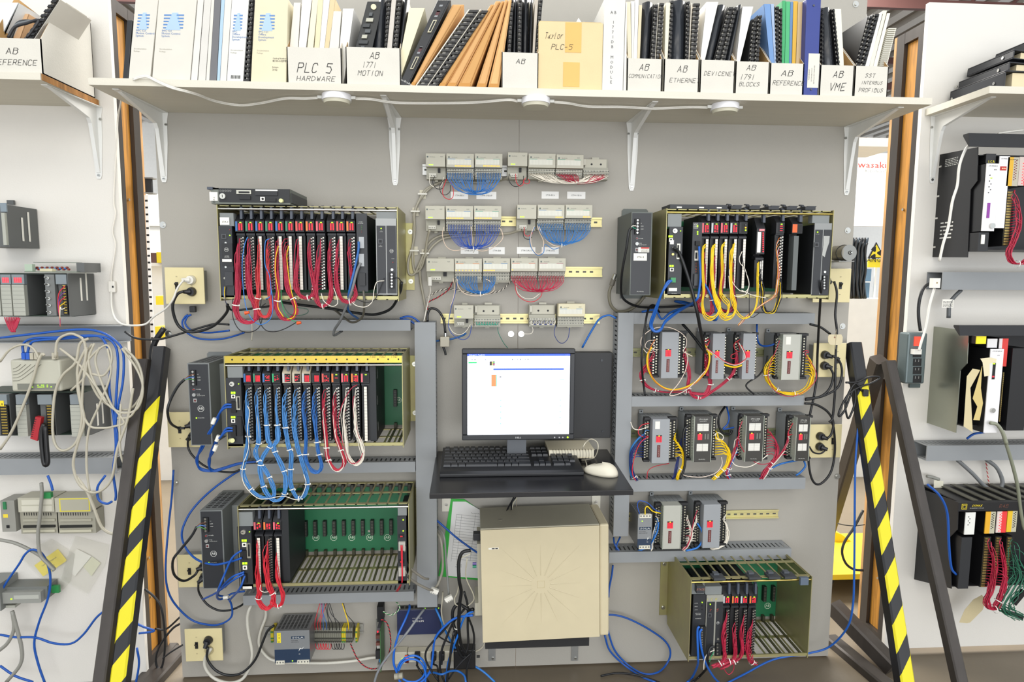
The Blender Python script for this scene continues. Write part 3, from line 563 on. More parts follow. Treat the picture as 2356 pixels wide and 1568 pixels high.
def outlet(label,k,x0,y0,x1,y1,d=.05,sw=.3,ux=.68,sk=1,group='ivory two-gang outlet boxes'):
    X0,X1,Z0,Z1=rect(k,x0,y0,x1,y1,d);t=T('outlet_box',label,'outlet',group);w,h=X1-X0,Z1-Z0
    t.part('box').box(X0+w*.08,X1-w*.08,Z0+h*.08,Z1-h*.08,.0005,d-.006,M('8E8F8C',.5))
    q=t.part('cover_plate');q.bevel=.0015;q.box(X0,X1,Z0,Z1,d-.0055,d,IV)
    cz=(Z0+Z1)/2;sx=X0+w*sw
    s=t.part('switch','black toggle switch');s.box(sx-.005,sx+.005,cz-.012,cz+.012,d,d+.002,BLK);s.prismx([(d+.002,cz-.004),(d+.012,cz+.006),(d+.012,cz+.010),(d+.002,cz+.004)],sx-.003,sx+.003,BLK)
    rx=X0+w*ux;rc=[]
    for s_ in (1,-1):
        z=cz+s_*.0195;q=t.part('socket');q.cyl((rx,-d,z),(rx,-d-.0015,z),.0165,M('B9AD84',.4),20);rc.append((rx,z))
        for dx in (-.006,.006):q.box(rx+dx-.0011,rx+dx+.0011,z,z+.008,d+.0015,d+.0018,INK)
        q.cyl((rx,-d-.0015,z-.006),(rx,-d-.0018,z-.006),.0025,INK,8)
    for x_,z_ in ((sx,cz+.031),(sx,cz-.031),(rx,cz)):t.part('screw').screw(x_,z_,d,.003,M('D6C99C',.3),.001)
    return t,rc,d
def plug(rc,d,label,col='202124',rx=0,side=(1,-.2),group='plugs pushed into the ivory outlets',cord=None,r=.0036):
    x,z=rc;t=T('mains_lead',label,'power cord',group);b=t.part('plug');m=M(col,.4)
    b.cyl((x,-d-.0016,z),(x,-d-.016,z),.0155,m,16,r2=.013);e=Vector((x+side[0]*.018,-d-.024,z+side[1]*.018));b.cyl((x,-d-.014,z),e,.0095,m,10,r2=.006)
    if cord:
        w=spline([e]+cord,6);t.part('cord').tube(w,r,m,8)
    return t
o1,rc1,od=outlet('ivory outlet box left of the upper left rack, with a white and a black plug','A',38,830,385,1155)
o2,rc2,_=outlet('ivory outlet box half hidden behind the power supply of the middle left rack','B',60,648,380,958,sw=.34,ux=.72)
o3,rc3,_=outlet('ivory outlet box half hidden behind the power supply of the lower left rack','C',132,565,425,820,sw=.32,ux=.72)
o4,rc4,_=outlet('ivory outlet box at the bottom left corner of the grey boards','C',190,1147,484,1400,sw=.31,ux=.64)
o5,rc5,_=outlet('ivory outlet box partly behind the station 4 rack, with a cord at its left','G',1850,735,2184,1040,sw=.72,ux=.3)
o6,rc6,_=outlet('ivory outlet box right of the yellow-wired block, upper of two','H',1758,182,2038,474,sw=.74,ux=.34)
o7,rc7,_=outlet('ivory outlet box right of the last block of the second row, lower of two','H',1716,880,2000,1166,sw=.74,ux=.34)
# ================================================================ 1771 style card racks
def rack(label,k,x0,yt,x1,yb,d,slots,full=0,y=None,rod=STL,flange='R',bolts=True,pins=None,frontband=False):
    xm=(x0+x1)/2;ym=(yt+yb)/2
    X0,X1,Z0,Z1=rect(k,x0,yt,x1,yb,d);t=T('card_rack',label,'equipment rack','open zinc card racks');db=.014
    for xx in (X0,X1-.0022):t.part('side_panel').box(xx,xx+.0022,Z0,Z1,db,d,ZNC)
    bp=t.part('backplane');bp.box(X0+.003,X1-.003,Z0+.02,Z1-.02,db,db+.003,GRN)
    sp=(X1-X0-.006)/slots
    def grille(nm,z,dirn):
        q=t.part(nm);th=.0025
        for dd in (db,db+(d-db)*.45,d-.022):q.box(X0+.0025,X1-.0025,z,z+th,dd,dd+.014,ZNC)
        for i in range(slots+1):x=X0+.003+i*sp;q.box(max(x-.003,X0+.0025),min(x+.003,X1-.0025),z+.0001,z+th-.0001,db,d-.008,ZNC)
        return q
    grille('top_grille',Z1-.004,1);g=grille('bottom_grille',Z0+.004,-1)
    if frontband:
        q=t.part('front_band');q.box(X0+.0025,X1-.0025,Z1-.022,Z1,d-.004,d,M('C4AE52',.35,.7,kind='zinc'))
        for i in range(slots):x=X0+.003+(i+.7)*sp;q.cyl((x,-d-.0001,Z1-.011),(x,-d-.0006,Z1-.011),.0028,INK,8)
    t.part('front_rod').cyl((X0+.002,-d+.006,Z1-.012-(.018 if frontband else 0)),(X1-.002,-d+.006,Z1-.012-(.018 if frontband else 0)),.0035,rod,10)
    t.part('front_rail').box(X0+.0025,X1-.0025,Z0+.0065,Z0+.016,d-.006,d-.002,ZNC)
    fz=(Z0+.03,Z1-.03)
    for s in flange:
        q=t.part('mounting_flange');a,c=(X0-.028,X0) if s == 'L' else (X1,X1+.028)
        if s == 'L':q.box(X0-.028,X0-.0001,*fz,.001,.004,ZNC);bx_=X0-.014
        else:q.box(X1+.0001,X1+.028,*fz,.001,.004,ZNC);bx_=X1+.015
        q.box(X0-.0001 if s == 'L' else X1-.002,X0+.002 if s == 'L' else X1+.0001,*fz,.001,db,ZNC)
        for z in (fz[0]+.03,fz[1]-.03):bo=t.part('bolt');bo.cyl((bx_,-.004,z),(bx_,-.0055,z),.0085,STL,14);bo.screw(bx_,z,.0055,.005)
    def conn(i,both=True):
        x=X0+.003+(i+.5)*sp;H=Z1-Z0
        for f0,f1 in ((.84,.975),(.30,.50)) if both else ((.24,.42),):
            q=t.part('slot_connector',of=bp);q.box(x-.006,x+.006,Z0+H*f0,Z0+H*f1,db+.003,db+.02,M('151714',.5))
            for j in range(10):zz=Z0+H*(f0+(f1-f0)*(j+.5)/10);q.box(x-.0035,x+.0035,zz-.001,zz+.001,db+.02,db+.0205,M('55564A',.4))
        q=t.part('card_guide');q.box(x-.003,x+.003,Z0+.0065,Z0+.013,db+.006,d-.01,M('4B4A2F',.5));q.box(x-.005,x+.005,Z0+.0065,Z0+.03,db+.004,db+.02,M('3B3A28',.5))
    for i in range(full,slots):conn(i)
    return dict(t=t,X0=X0,X1=X1,Z0=Z0,Z1=Z1,d=d,sp=sp,bp=bp,conn=conn)
def boardlogo(R,k,xs,y,r=.011):
    for x in xs:
        c=P(k,x,y,.0172);R['bp'].logo(c.x,c.z,.0174,r,M('CFE0C8',.5))
HARN={}
def iomod(label,k,xl,xr,lv,R,stripe,leds,arm,body='1E1F22',dF=.232,pat=None,latch=True,armx=None,head=True,group='input and output cards in the racks'):
    """lv: y of head top, indicator top, indicator bottom, arm top, arm bottom at this x"""
    yh,yi1,yi0,ya1,ya0=lv;X0,X1=P(k,xl,yi1,dF).x,P(k,xr,yi1,dF).x;z=[P(k,xl,v,dF).z for v in lv];BM=M(body,.5)
    w=X1-X0;t=T('rack_card',label,'rack card',group)
    c=t.part('card_body');c.box(X0+w*.25,X1-w*.04,z[4]+.004,z[0]+.004,.036,dF-.035,M('17181A',.6))
    h=t.part('indicator_housing');h.prismx([(dF-.035,z[2]),(dF,z[2]),(dF,z[1]),(dF-.025,z[0]),(dF-.035,z[0])],X0+.001,X1-.001,BM)
    win=t.part('indicator_window');wz0,wz1=z[2]+(z[1]-z[2])*.08,z[1]-(z[1]-z[2])*.06
    if stripe:win.flat(X0+w*.07,X0+w*.27,wz0,wz1,dF+.0005,M(stripe,.5))
    win.flat(X0+w*.29,X1-w*.08,wz0,wz1,dF+.0004,DK)
    lx0,lx1=X0+w*.34,X1-w*.14;pat=pat or (2,8,1.0);nc,nr,fill_=pat;LM={'r':REDL,'o':ORL,'g':GRNL}
    for i in range(nc):
        for j in range(nr):
            if random.random() > fill_:continue
            x=lx0+(lx1-lx0)*(i+.5)/nc;zz=wz0+(wz1-wz0)*(.06+.74*(j+.5)/nr);win.flat(x-w*.36/nc*.42,x+w*.36/nc*.42,zz-.0009,zz+.0009,dF+.001,REDL)
    if leds:win.flat((lx0+lx1)/2-w*.08,(lx0+lx1)/2+w*.12,wz1-.0045,wz1-.002,dF+.001,GRNL)
    if latch:q=t.part('latch','blue-grey latch lever');q.prismx([(dF-.01,z[0]-.012),(dF+.004,z[0]-.016),(dF+.002,z[0]+.02),(dF-.012,z[0]+.026)],X0+w*.62,X0+w*.88,M('454B57',.4))
    A=[]
    if arm:
        a=t.part('terminal_arm');za1,za0=z[3],z[4];aw0,aw1=X0+w*.08,X1-w*.02
        a.box(aw0,aw1,za0,za1+.002,dF-.034,dF-.010,M('17181A',.5));a.prismx([(dF-.034,za1),(dF-.004,za1),(dF-.004,za1+.006),(dF-.02,za1+.014),(dF-.034,za1+.014)],aw0,aw1,M('232428',.5))
        n=18
        if arm[0] == 'w':
            s=t.part('label_strip');sx=X0+w*(.36 if arm == 'w' else .5),X0+w*(.74 if arm == 'w' else .85);s.box(*sx,za0,za1-.002,dF-.010,dF+.002,M('151619',.5));s.flat(sx[0]+.001,sx[1]-.001,za0+.001,za1-.003,dF+.0025,M('E9E3D6',.5))
            for i in range(1,n):zz=za0+(za1-za0-.002)*i/n;s.flat(sx[0]+.001,sx[1]-.001,zz-.0004,zz+.0004,dF+.0028,M('8C8577',.6))
            tx=sx[0]
        else:
            s=t.part('screw_strip');s.box(X0+w*.56,X1-w*.05,za0,za1-.002,dF-.010,dF-.003,DK)
            for i in range(n):
                zz=za0+(za1-za0-.004)*(i+.5)/n
                for j in (0,1):
                    if j and arm == 's1':continue
                    s.box(X0+w*(.62+.2*j)-.0022,X0+w*(.62+.2*j)+.0022,zz-.0022+(.0014 if j else -.0014),zz+.0022+(.0014 if j else -.0014),dF-.003,dF,M('B4B1A8',.3,.8))
                s.box(X0+w*.56,X1-w*.05,zz+.0035,zz+.0045,dF-.003,dF+.001,M('26272A',.5))
            tx=X0+w*.58
        A=[Vector((tx,-dF-.001,za1-.006-(za1-za0-.01)*(i+.5)/n)) for i in range(n)]
    return t,A,(X0,X1)
O_=('first','second','third','fourth','fifth','sixth','seventh','eighth','ninth','tenth','eleventh','twelfth','thirteenth')
STN={'3E6FA8':'blue','3C7F63':'green','D2574F':'red','DC7A3C':'orange','D8666F':'pink',None:'bare','B9BCBE':'grey','2FA36A':'bright green'}
# ---- upper left rack
R1=rack('upper left card rack, marked station 3, with a shiny front rod','A',512,280,2108,1128,.245,16,13)
lvA=(352,415,512,545,1030)
X_=[655,744,833,922,1011,1100,1190,1281,1371,1470,1553,1643]
st=['3E6FA8','3C7F63','3E6FA8','3C7F63','3E6FA8','3C7F63','D2574F','DC7A3C','D8666F',None,'D2574F','DC7A3C']
am=['s','s','w','s','w','w','w','s','s','s','w','s'];T1_=[]
for i,x in enumerate(X_):
    ty=(i*.0)
    T1_.append(iomod(f'black card with {STN[st[i]]} stripe and {"white strip" if am[i]=="w" else "screw terminals"}, {O_[i]} in the upper left rack','A',x,x+84,lvA,R1,st[i],True,am[i])[1])
def face(label,k,x0,y0,x1,y1,d,R,name='adapter_card',col='26282C',group='wide cards in the racks',depth=None,top=None):
    X0,X1,Z0,Z1=rect(k,x0,y0,x1,y1,d);t=T(name,label,'rack card',group);t.part('card_body').box(X0+.002,X1-.002,Z0+.004,Z1-.004,.036 if depth is None else d-depth,d-.004,M('1A1B1E',.6))
    f=t.part('face_plate');f.box(X0,X1,Z0,Z1,d-.004,d,M(col,.45))
    if top:q=t.part('top_cap');a=rect(k,x0,top,x1,y0,d);q.box(a[0],a[1],a[2]+.0005,a[3],d-.03,d-.004,M('7C807F',.5))
    return t,f,(X0,X1,Z0,Z1)
def put(t,name,k,x,y,w,h,d,mat,th=.003,label=None,of=None):
    a=rect(k,x-w/2,y-h/2,x+w/2,y+h/2,d);q=t.part(name,label,of);q.box(*a,d,d+th,mat);return q
def dot(t,name,k,x,y,r,d,mat,th=.002,label=None,n=12):
    c=P(k,x,y,d);q=t.part(name,label);q.cyl((c.x,-d,c.z),(c.x,-d-th,c.z),r,mat,n);return q,c
def jack(t,k,x,y,d,w=34,h=32):q=put(t,'jack',k,x,y,w,h,d,M('4A4C4F',.5));a=rect(k,x-w*.3,y-h*.3,x+w*.3,y+h*.3,d);q.flat(*a,d+.0034,INK)
t,f,a=face('adapter card marked STA 3 with a round badge, leftmost in the upper left rack','A',520,462,642,1095,.243,R1,top=345)
q=put(t,'paper_label','A',567,418,84,66,.243,WHT,.0006);c=P('A',572,432,.243);q.text('STA 3',c.x,c.z,.2441,.0052,INK)
jack(t,'A',563,555,.243,44,44);dot(t,'lamp','A',615,545,.0016,.243,GRNL);dot(t,'lamp','A',615,495,.0016,.243,M('8A2020',.4))
for y in (612,826):dot(t,'screw','A',578,y,.0032,.243,STL)
q=put(t,'battery_cover','A',592,716,92,200,.243,M('1E1F22',.5),.002);c=P('A',583,672,.2452);q.logo(c.x,c.z,.2454,.0065);c=P('A',588,732,.245);q.text('BATTERY',c.x,c.z,.2454,.0022,PRINT);q.text('INSTALLED',c.x,c.z-.0035,.2454,.0022,PRINT)
put(t,'paper_label','A',588,768,84,24,.2455,WHT,.0005);put(t,'connector','A',612,930,72,120,.243,M('303236',.5),.006);dot(t,'knob','A',570,925,.0035,.243,M('A9A79A',.3,.5))
t,f,a=face('communication adapter card with two plugged connectors, right of the cards in the upper left rack','A',1742,350,1836,1045,.243,R1)
c=P('A',1775,430,.243);f.text('COMM',c.x,c.z,.2435,.0026,PRINT);f.text('ADAPTER',c.x,c.z-.004,.2435,.0026,PRINT)
for i in range(5):dot(t,'lamp','A',1785,462+i*15,.0012,.243,M('3B6B2B' if i < 3 else '6B2424',.4));
for y,h in ((610,100),(765,110)):q=put(t,'connector','A',1785,y,46,h,.243,M('A6A9AB',.4),.005)
put(t,'connector','A',1795,935,52,110,.243,M('232427',.5),.010)
t,f,a=face('slot power supply with a round badge, rightmost in the upper left rack','A',1914,395,2096,1072,.243,R1,'slot_power_supply','A0A2A0',top=325)
for x0,x1 in ((1922,2000),(2010,2092)):q=put(t,'face_strip','A',(x0+x1)/2,760,x1-x0,600,.243,M('26282C',.45),.0015)
dot(t,'lamp','A',1958,484,.002,.2446,GRNL);jack(t,'A',1952,598,.2446,42,42);c=P('A',2050,684,.2446);q.logo(c.x,c.z,.2448,.006)
for s,x,y in (('P/S',1958,505),('ACTIVE',1958,515),('P/S',1953,635),('PARALLEL',1953,645),('POWER',2062,755)):c=P('A',x,y,.2446);q.text(s,c.x,c.z,.2448,.0018,PRINT)
dot(t,'fuse','A',2055,850,.004,.2446,STL);q=put(t,'terminal_block','A',2052,945,46,140,.2446,DK,.006)
for i in range(5):c=P('A',2052,892+i*27,.2506);q.screw(c.x,c.z,.2506,.003,h=.001)
dot(t,'lamp','A',2062,785,.002,.2446,M('7A2020',.4));boardlogo(R1,'A',(1905,),770)
# loose processor module lying on top
t=T('loose_processor_module','grey-edged processor module marked STA 2 lying on top of the upper left rack','controller module')
a=rect('A',513,130,1142,262,.255);q=t.part('case');q.box(a[0]-.024,a[1],R1['Z1']+.0015,a[3]+.001,.05,.249,M('6C7069',.5));q.box(a[1]+.001,a[1]+.003,a[2]+.004,a[3]-.01,.06,.24,M('3C3E3F',.5))
f=t.part('face_plate');f.box(a[0],a[1],a[2]+.004,a[3],.249,.252,M('1D1E20',.5));d=.2521
q=put(t,'paper_label','A',470,200,72,78,.2495,WHT,.001);c=P('A',480,205,.25);q.text('STA 2',c.x,c.z-.009,.2507,.005,INK,rot=math.pi/2)
c=P('A',553,198,d);q=t.part('key_switch');q.cyl((c.x,-d,c.z),(c.x,-d-.006,c.z),.0085,M('D8D6CC',.2,.8),20);q.box(c.x-.001,c.x+.001,c.z-.004,c.z+.004,d+.006,d+.0062,INK)
q=put(t,'connector','A',740,162,130,34,d,M('BDBBAE',.3,.6),.004);q=put(t,'connector','A',740,163,96,16,d+.004,DK,.001)
put(t,'slot_cover','A',940,172,200,38,d,M('232427',.5),.004);put(t,'label_strip','A',940,145,196,12,d,WHT,.002)
for x,w in ((750,100),(980,90)):put(t,'connector','A',x,212 if x < 900 else 232,w,30,d,M('0F1012',.5),.004)
put(t,'port','A',905,222,40,36,d,WHT,.002);dot(t,'port','A',905,221,.0035,d+.002,INK,.0005)
q,c=dot(t,'battery','A',1076,240,.006,d,M('DCDDA0',.4),.012,'pale yellow round battery');t.part('latch').box(a[0]-.034,a[0]-.018,a[3]-.004,a[3]+.004,.23,.252,M('454B57',.4))
t.part('latch').box(a[0]-.018,a[0]+.0,a[3]-.003,a[3]+.001,.235,.249,M('232427',.4))
for i in range(5):c=P('A',530+i*22,150,d);f.torus((c.x,-d,c.z),(0,1,0),.0025,.0003,PRINT,10,3)
# ---- middle left rack
R2=rack('middle left card rack with a yellow zinc front band and blue wired cards','B',575,148,2152,970,.245,17,15,frontband=True,flange='R')
lvB=(235,300,388,412,905)
B_=[728,812,897,981,1075,1163,1249,1336,1424,1510,1597,1684,1772]
st=['3E6FA8','3C7F63','3E6FA8','2FA36A','B9BCBE',None,'B9BCBE',None,'D2574F','DC7A3C','D8666F','DC7A3C','D8666F'];am=['s']*12+['w'];T2_=[]
pt=[(5,8,1),(5,8,1),(4,8,.45),(4,8,.4),(3,9,.5),(3,9,.35),(4,8,1),(5,8,1),(3,8,.3),(1,6,.2),(2,7,.9),(3,8,.8),(1,3,0)]
for i,x in enumerate(B_):
    bc='BFB49E' if i in (4,5,6) else '1E1F22';dsc='beige-headed card' if i in (4,5,6) else 'black card'
    T2_.append(iomod(f'{dsc} with {STN[st[i]]} stripe and {"white strip" if am[i]=="w" else "screw terminals"}, {O_[i]} in the middle left rack','B',x,x+80,lvB,R2,st[i],i > 8,am[i],body=bc,pat=pt[i])[1])
t=T('blank_card','plain black card edge beside the exposed green backplane of the middle left rack','rack card');a=rect('B',1858,200,1880,905,.225);t.part('card_body').box(a[0],a[0]+.02,a[2],a[3],.036,.225,M('1C1F22',.5));t.part('print').lines(a[0]+.021,a[0]+.0212,a[2],a[3],.2,3)
def cpu(label,k,x0,y0,x1,y1,top,R,key,l1,l2,con,blue=True,bottom=None):
    t,f,a=face(label,k,x0,y0,x1,y1,.243,R,'processor_card',top=top,group='processor cards')
    d=.2431;w=x1-x0;c=P(k,*key,d);q=t.part('key_switch');q.cyl((c.x,-d,c.z),(c.x,-d-.005,c.z),.0075,M('D8D6CC',.2,.8),20);q.box(c.x-.005,c.x+.001,c.z-.0012,c.z+.0012,d+.005,d+.0055,INK)
    dot(t,'lamp',k,key[0]+w*.43,key[1],.0017,d,GRNL)
    for x,y in (l1,l2):
        q=put(t,'lamp_pair',k,x,y,38,17,d,GRNL,.001);a2=rect(k,x-2,y-9,x+2,y+9,d);q.flat(*a2,d+.0012,DK)
        q=put(t,'port',k,x+2,y+32,34,32,d,WHT,.002);c=P(k,x+2,y+32,d);q.cyl((c.x,-d-.002,c.z),(c.x,-d-.0024,c.z),.0035,INK,12)
    q=put(t,'connector',k,con[0],con[1],con[2],con[3],d,M('B9B7A8',.3,.6),.004);q=put(t,'connector',k,con[0],con[1],con[2]*.5,con[3]*.82,d+.004,DK,.0008)
    return t,f,a
t,f,a=cpu('processor card with key switch, leftmost in the middle left rack','B',588,345,722,950,232,R2,(635,396),(643,475),(643,692),(690,565,36,120))
for y in (600,810):put(t,'connector','B',652,y,44,96,.2432,DK,.008)
put(t,'slot_cover','B',700,770,42,170,.2432,M('17181A',.4),.004);c=P('B',618,900,.2432)
q=t.part('battery','pale yellow battery');q.cyl((c.x,-.2432,c.z),(c.x+.012,-.258,c.z+.004),.007,M('E0DFA0',.4),14)
for s,x in (('150',1880),('150',1965),('150',2068)):c=P('B',x,165,.246);R2['t'].parts[0][3].text(s,c.x,c.z,.2456,.007,MARK,hand=True)
boardlogo(R2,'B',(1948,2112),540)
# ---- lower left rack
R3=rack('lower left card rack with a long empty green backplane','C',612,175,1952,822,.245,16,4,flange='R')
lvC=(240,305,372,425,800)
T3_=[]
for i,(x,s_,a_) in enumerate(((724,'D8666F','w'),(800,'DC7A3C','s'),(876,'D8666F','w'))):
    T3_.append(iomod(f'black card with {STN[s_]} stripe and {"white strip" if a_=="w" else "screw terminals"}, {O_[i]} from left in the lower left rack','C',x,x+72,lvC,R3,s_,i != 1,a_,pat=(2,7,.7))[1])
t=T('blank_card','plain black card facing the empty backplane of the lower left rack','rack card');a=rect('C',955,215,975,800,.228);q=t.part('card_body');q.box(a[0],a[0]+.022,a[2],a[3],.036,.228,M('1C1F22',.5))
t,f,a=cpu('processor card with key switch, leftmost in the lower left rack','C',608,345,718,838,235,R3,(650,384),(655,453),(660,632),(692,530,30,115))
for y in (560,745):put(t,'connector','C',665,y,30,70,.2432,DK,.008)
q=put(t,'dip_label','C',680,822,72,20,.2432,WHT,.001)
t,f,a=face('narrow scanner card with red digits and grey connectors, rightmost in the lower left rack','C',1860,262,1930,795,.243,R3,top=195)
for y in (290,376):dot(t,'lamp','C',1904,y,.0022,.2432,GRNL)
for y in (416,616):q=put(t,'digit_display','C',1890,y,44,26,.2432,DK,.001);c=P('C',1890,y+10,.2432);q.text('00',c.x,c.z,.2446,.0055,REDL)
for y in (490,690):put(t,'connector','C',1896,y,52,66,.2432,M('B4B1A6',.5),.010)
boardlogo(R3,'C',(1076,1218,1358,1499,1640,1780),430,.0125)
for x in (1072,1355,1636):c=P('C',x,378,.0172);R3['t'].part('bolt',of=R3['bp']).box(c.x-.004,c.x+.004,c.z-.004,c.z+.004,.0172,.019,STL)
# ---- station 4 rack
R4=rack('station 4 card rack with a brass-coloured front rod, upper right','G',512,200,2014,1012,.245,16,16,rod=BRS,flange='L')
lvG=(258,318,420,462,915)
T4_=[];nm4=['D8666F','B9BCBE','D8666F','B9BCBE']
for i,x in enumerate((840,925,1010,1096)):T4_.append(iomod(f'black card with {STN[nm4[i]]} stripe and white strip, {O_[i]} from left in the station 4 rack','G',x,x+80,lvG,R4,nm4[i],True,'w2',pat=(2,8,.95))[1])
t,A4e,_=iomod('black card with three round lamps and a white label strip in the station 4 rack','G',1180,1258,lvG,R4,None,False,'w2',pat=(1,1,0));T4_.append(A4e)
for y,c_ in ((342,M('4A4B4D',.4)),(366,ORL),(390,GRNL)):dot(t,'lamp','G',1236,y,.0024,.2335,c_)
t,f,a=cpu('tall processor card with coaxial jack, leftmost in the station 4 rack','G',540,358,662,975,240,R4,(597,396),(568,712),(560,445),(628,580,30,140))
put(t,'jack','G',570,498,34,38,.2432,WHT,.003);q,c=dot(t,'coaxial_jack','G',580,552,.005,.2432,STL,.012);dot(t,'coaxial_jack','G',578,606,.004,.2432,BRS,.004)
put(t,'connector','G',577,838,44,44,.2432,M('3E8E5A',.5),.009,'green terminal plug');q=put(t,'dip_label','G',580,924,74,28,.2432,WHT,.001);c=P('G',592,962,.2432);f.text('Allen-Bradley',c.x,c.z,.2436,.0022,PRINT)
t,f,a=face('communication adapter card with green lamps and a grey connector in the station 4 rack','G',752,318,836,915,.240,R4)
f.lines(a[0]+.002,a[0]+.016,a[3]-.02,a[3]-.002,.2405,6)
for y in (346,358,402,415,427):put(t,'lamp','G',803,y,12,8,.2402,GRNL,.0008)
q=put(t,'connector','G',791,618,34,90,.2402,M('D6D4CB',.4),.004);put(t,'connector','G',791,618,16,56,.2442,DK,.001);put(t,'connector','G',800,836,68,106,.2402,M('3A3C3F',.5),.008);put(t,'connector','G',800,508,40,40,.2402,DK,.008)
c=P('G',788,735,.2402)
for i,ch in enumerate('CONT'):f.text(ch,c.x,c.z+.014-i*.009,.2406,.005,M('B5563A',.6),rot=-.2)
t,A4f,_=iomod('isolated card with ten big red lamps in the station 4 rack','G',1336,1418,(275,375,605,655,905),R4,None,False,'s',pat=(1,1,0),dF=.228)
q=t.part('label_strip');a=rect('G',1342,405,1374,590,.2287);q.flat(*a,.2289,WHT);a=rect('G',1360,378,1408,398,.2287);q.flat(*a,.2289,M('E08A90',.5))
for i in range(10):dot(t,'lamp','G',1394,415+i*18.5,.0022,.2287,REDL,.001)
t,A4g,_=iomod('black card with many thin coloured wires on silver screws in the station 4 rack','G',1512,1592,(262,320,415,430,915),R4,None,True,'s',pat=(1,3,.5))
t,A4h,_=iomod('black card with an orange square label in the station 4 rack','G',1655,1755,(270,332,418,430,930),R4,None,False,None,pat=(1,1,0));a=rect('G',1660,336,1702,410,.2325);t.part('orange_label').flat(*a,.2330,M('F0642D',.5))
t.part('cover_strip').box(*rect('G',1662,440,1705,930,.232),.2,.232,M('5C6160',.5))
t,f,a=face('slot power supply with green lamp and torn silver tape, rightmost in the station 4 rack','G',1845,325,1998,978,.243,R4,'slot_power_supply','8C8E8D',top=255)
for x0,x1 in ((1848,1918),(1926,1998)):q=put(t,'face_strip','G',(x0+x1)/2,680,x1-x0-4,590,.243,M('26282C',.45),.0015)
dot(t,'lamp','G',1885,407,.002,.2446,GRNL);jack(t,'G',1873,520,.2446,40,40);q=t.part('torn_tape','torn silver tape');q.prism([(P('G',x,y,.2446).x,P('G',x,y,.2446).z) for x,y in ((1940,440),(1995,440),(1990,500),(1968,560),(1950,632),(1925,615),(1938,520))],.2446,.2452,M('A9A8A2',.2,.7))
dot(t,'fuse','G',1950,766,.004,.2446,STL);q=put(t,'terminal_block','G',1946,860,42,125,.2446,DK,.006);c=P('G',1885,418,.2446);f.text('P/S ACTIVE',c.x,c.z-.003,.2448,.0016,PRINT)
for i in range(5):c=P('G',1946,812+i*25,.2506);q.screw(c.x,c.z,.2506,.003,h=.001)
for i,x in enumerate((1108,1270,1440,1600,1765)):
    c=P('G',x,175,.2);t=T('ejector_clip',f'dark plastic ejector clip on top of the station 4 rack, {O_[i]} from the left','clip','ejector clips on the station 4 rack');zz=R4['Z1']+.0008
    b=t.part('lever');b.box(c.x-.017,c.x+.017,zz,zz+.010,.16,.24,M('2B2D31',.5));b.box(c.x-.005,c.x+.022,zz+.010,zz+.013,.165,.235,M('34363B',.5));t.part('hook').prism([(c.x-.012,zz+.013),(c.x+.004,zz+.013),(c.x-.002,zz+.02),(c.x-.014,zz+.021),(c.x-.014,zz+.018),(c.x-.006,zz+.017)],.19,.2,M('34363B',.5))
t=T('plastic_strip','long dark plastic hinge strip lying on top left of the station 4 rack','strip');a=rect('G',530,128,1040,200,.2);b=t.part('strip');b.box(a[0],a[1],R4['Z1']+.0008,R4['Z1']+.014,.14,.23,M('2B2D31',.5));
for x in (640,840,1000):c=P('G',x,175,.231);t.part('white_tab').box(c.x-.008,c.x+.008,R4['Z1']+.003,R4['Z1']+.007,.2301,.2306,WHT)
# ---- bottom right rack
R5=rack('bottom right open card rack marked 5, hanging low near the floor','I',640,752,1588,1392,.25,12,8,flange='L',rod=BRS)
lvI=(838,888,952,990,1375)
T5_=[];s5=['B9BCBE','DC7A3C','B9BCBE','DC7A3C']
for i,x in enumerate((900,970,1038,1108)):T5_.append(iomod(f'black card with {STN[s5[i]]} stripe and red wires, {O_[i]} from left in the bottom right rack','I',x,x+64,lvI,R5,s5[i],True,'s',pat=(2,7,.9))[1])
t,f,a=face('remote input output adapter card with three lamps, leftmost in the bottom right rack','I',660,880,758,1385,.243,R5,top=780)
for i,s in enumerate(('ACTIVE','ADAPTER FAULT','I/O RACK FAULT')):c=P('I',690,950+i*26,.243);f.text(s,c.x,c.z,.2434,.0024,PRINT,wid=.011);dot(t,'lamp','I',737,940+i*28,.0018,.2431,GRNL if i == 0 else DK)
for s,y,w in (('REMOTE I/O',1030,.02),('ADAPTER',1040,.017),('ALLEN-BRADLEY',1070,.021)):c=P('I',706,y,.243);f.text(s,c.x,c.z,.2434,.0028,PRINT,wid=w)
q=put(t,'terminal_arm','I',730,1245,48,250,.2431,DK,.012)
for i in range(12):c=P('I',736,1140+i*19,.2552);q.screw(c.x,c.z,.2552,.0028,h=.001)
c=P('I',715,825,.25);q=t.part('clip');q.box(c.x-.013,c.x+.012,c.z-.014,c.z+.012,.243,.262,M('34373B',.5));q.text('STA30',c.x,c.z-.003,.2624,.006,M('D98A6A',.6),hand=True)
t,f,a=face('slot power supply chalked 7 and 5 in the bottom right rack','I',764,885,895,1390,.243,R5,'slot_power_supply','97968C',top=820)
for x0,x1 in ((768,830),(840,894)):q=put(t,'face_strip','I',(x0+x1)/2,1160,x1-x0-3,448,.243,M('26282C',.45),.0015)
for s,x,y,h,cc in (('7',800,1012,.008,'C8563E'),('5',855,1010,.008,'C8563E'),('I C R',812,926,.0075,'E8DC3A')):c=P('I',x,y,.2446);f.text(s,c.x,c.z,.2450,h,M(cc,.6),hand=True)
dot(t,'lamp','I',801,955,.002,.2446,GRNL);jack(t,'I',795,1040,.2446,30,30);c=P('I',862,1102,.2446);q.logo(c.x,c.z,.2448,.005);dot(t,'fuse','I',861,1228,.004,.2446,STL)
q=put(t,'terminal_block','I',858,1305,36,96,.2446,DK,.006)
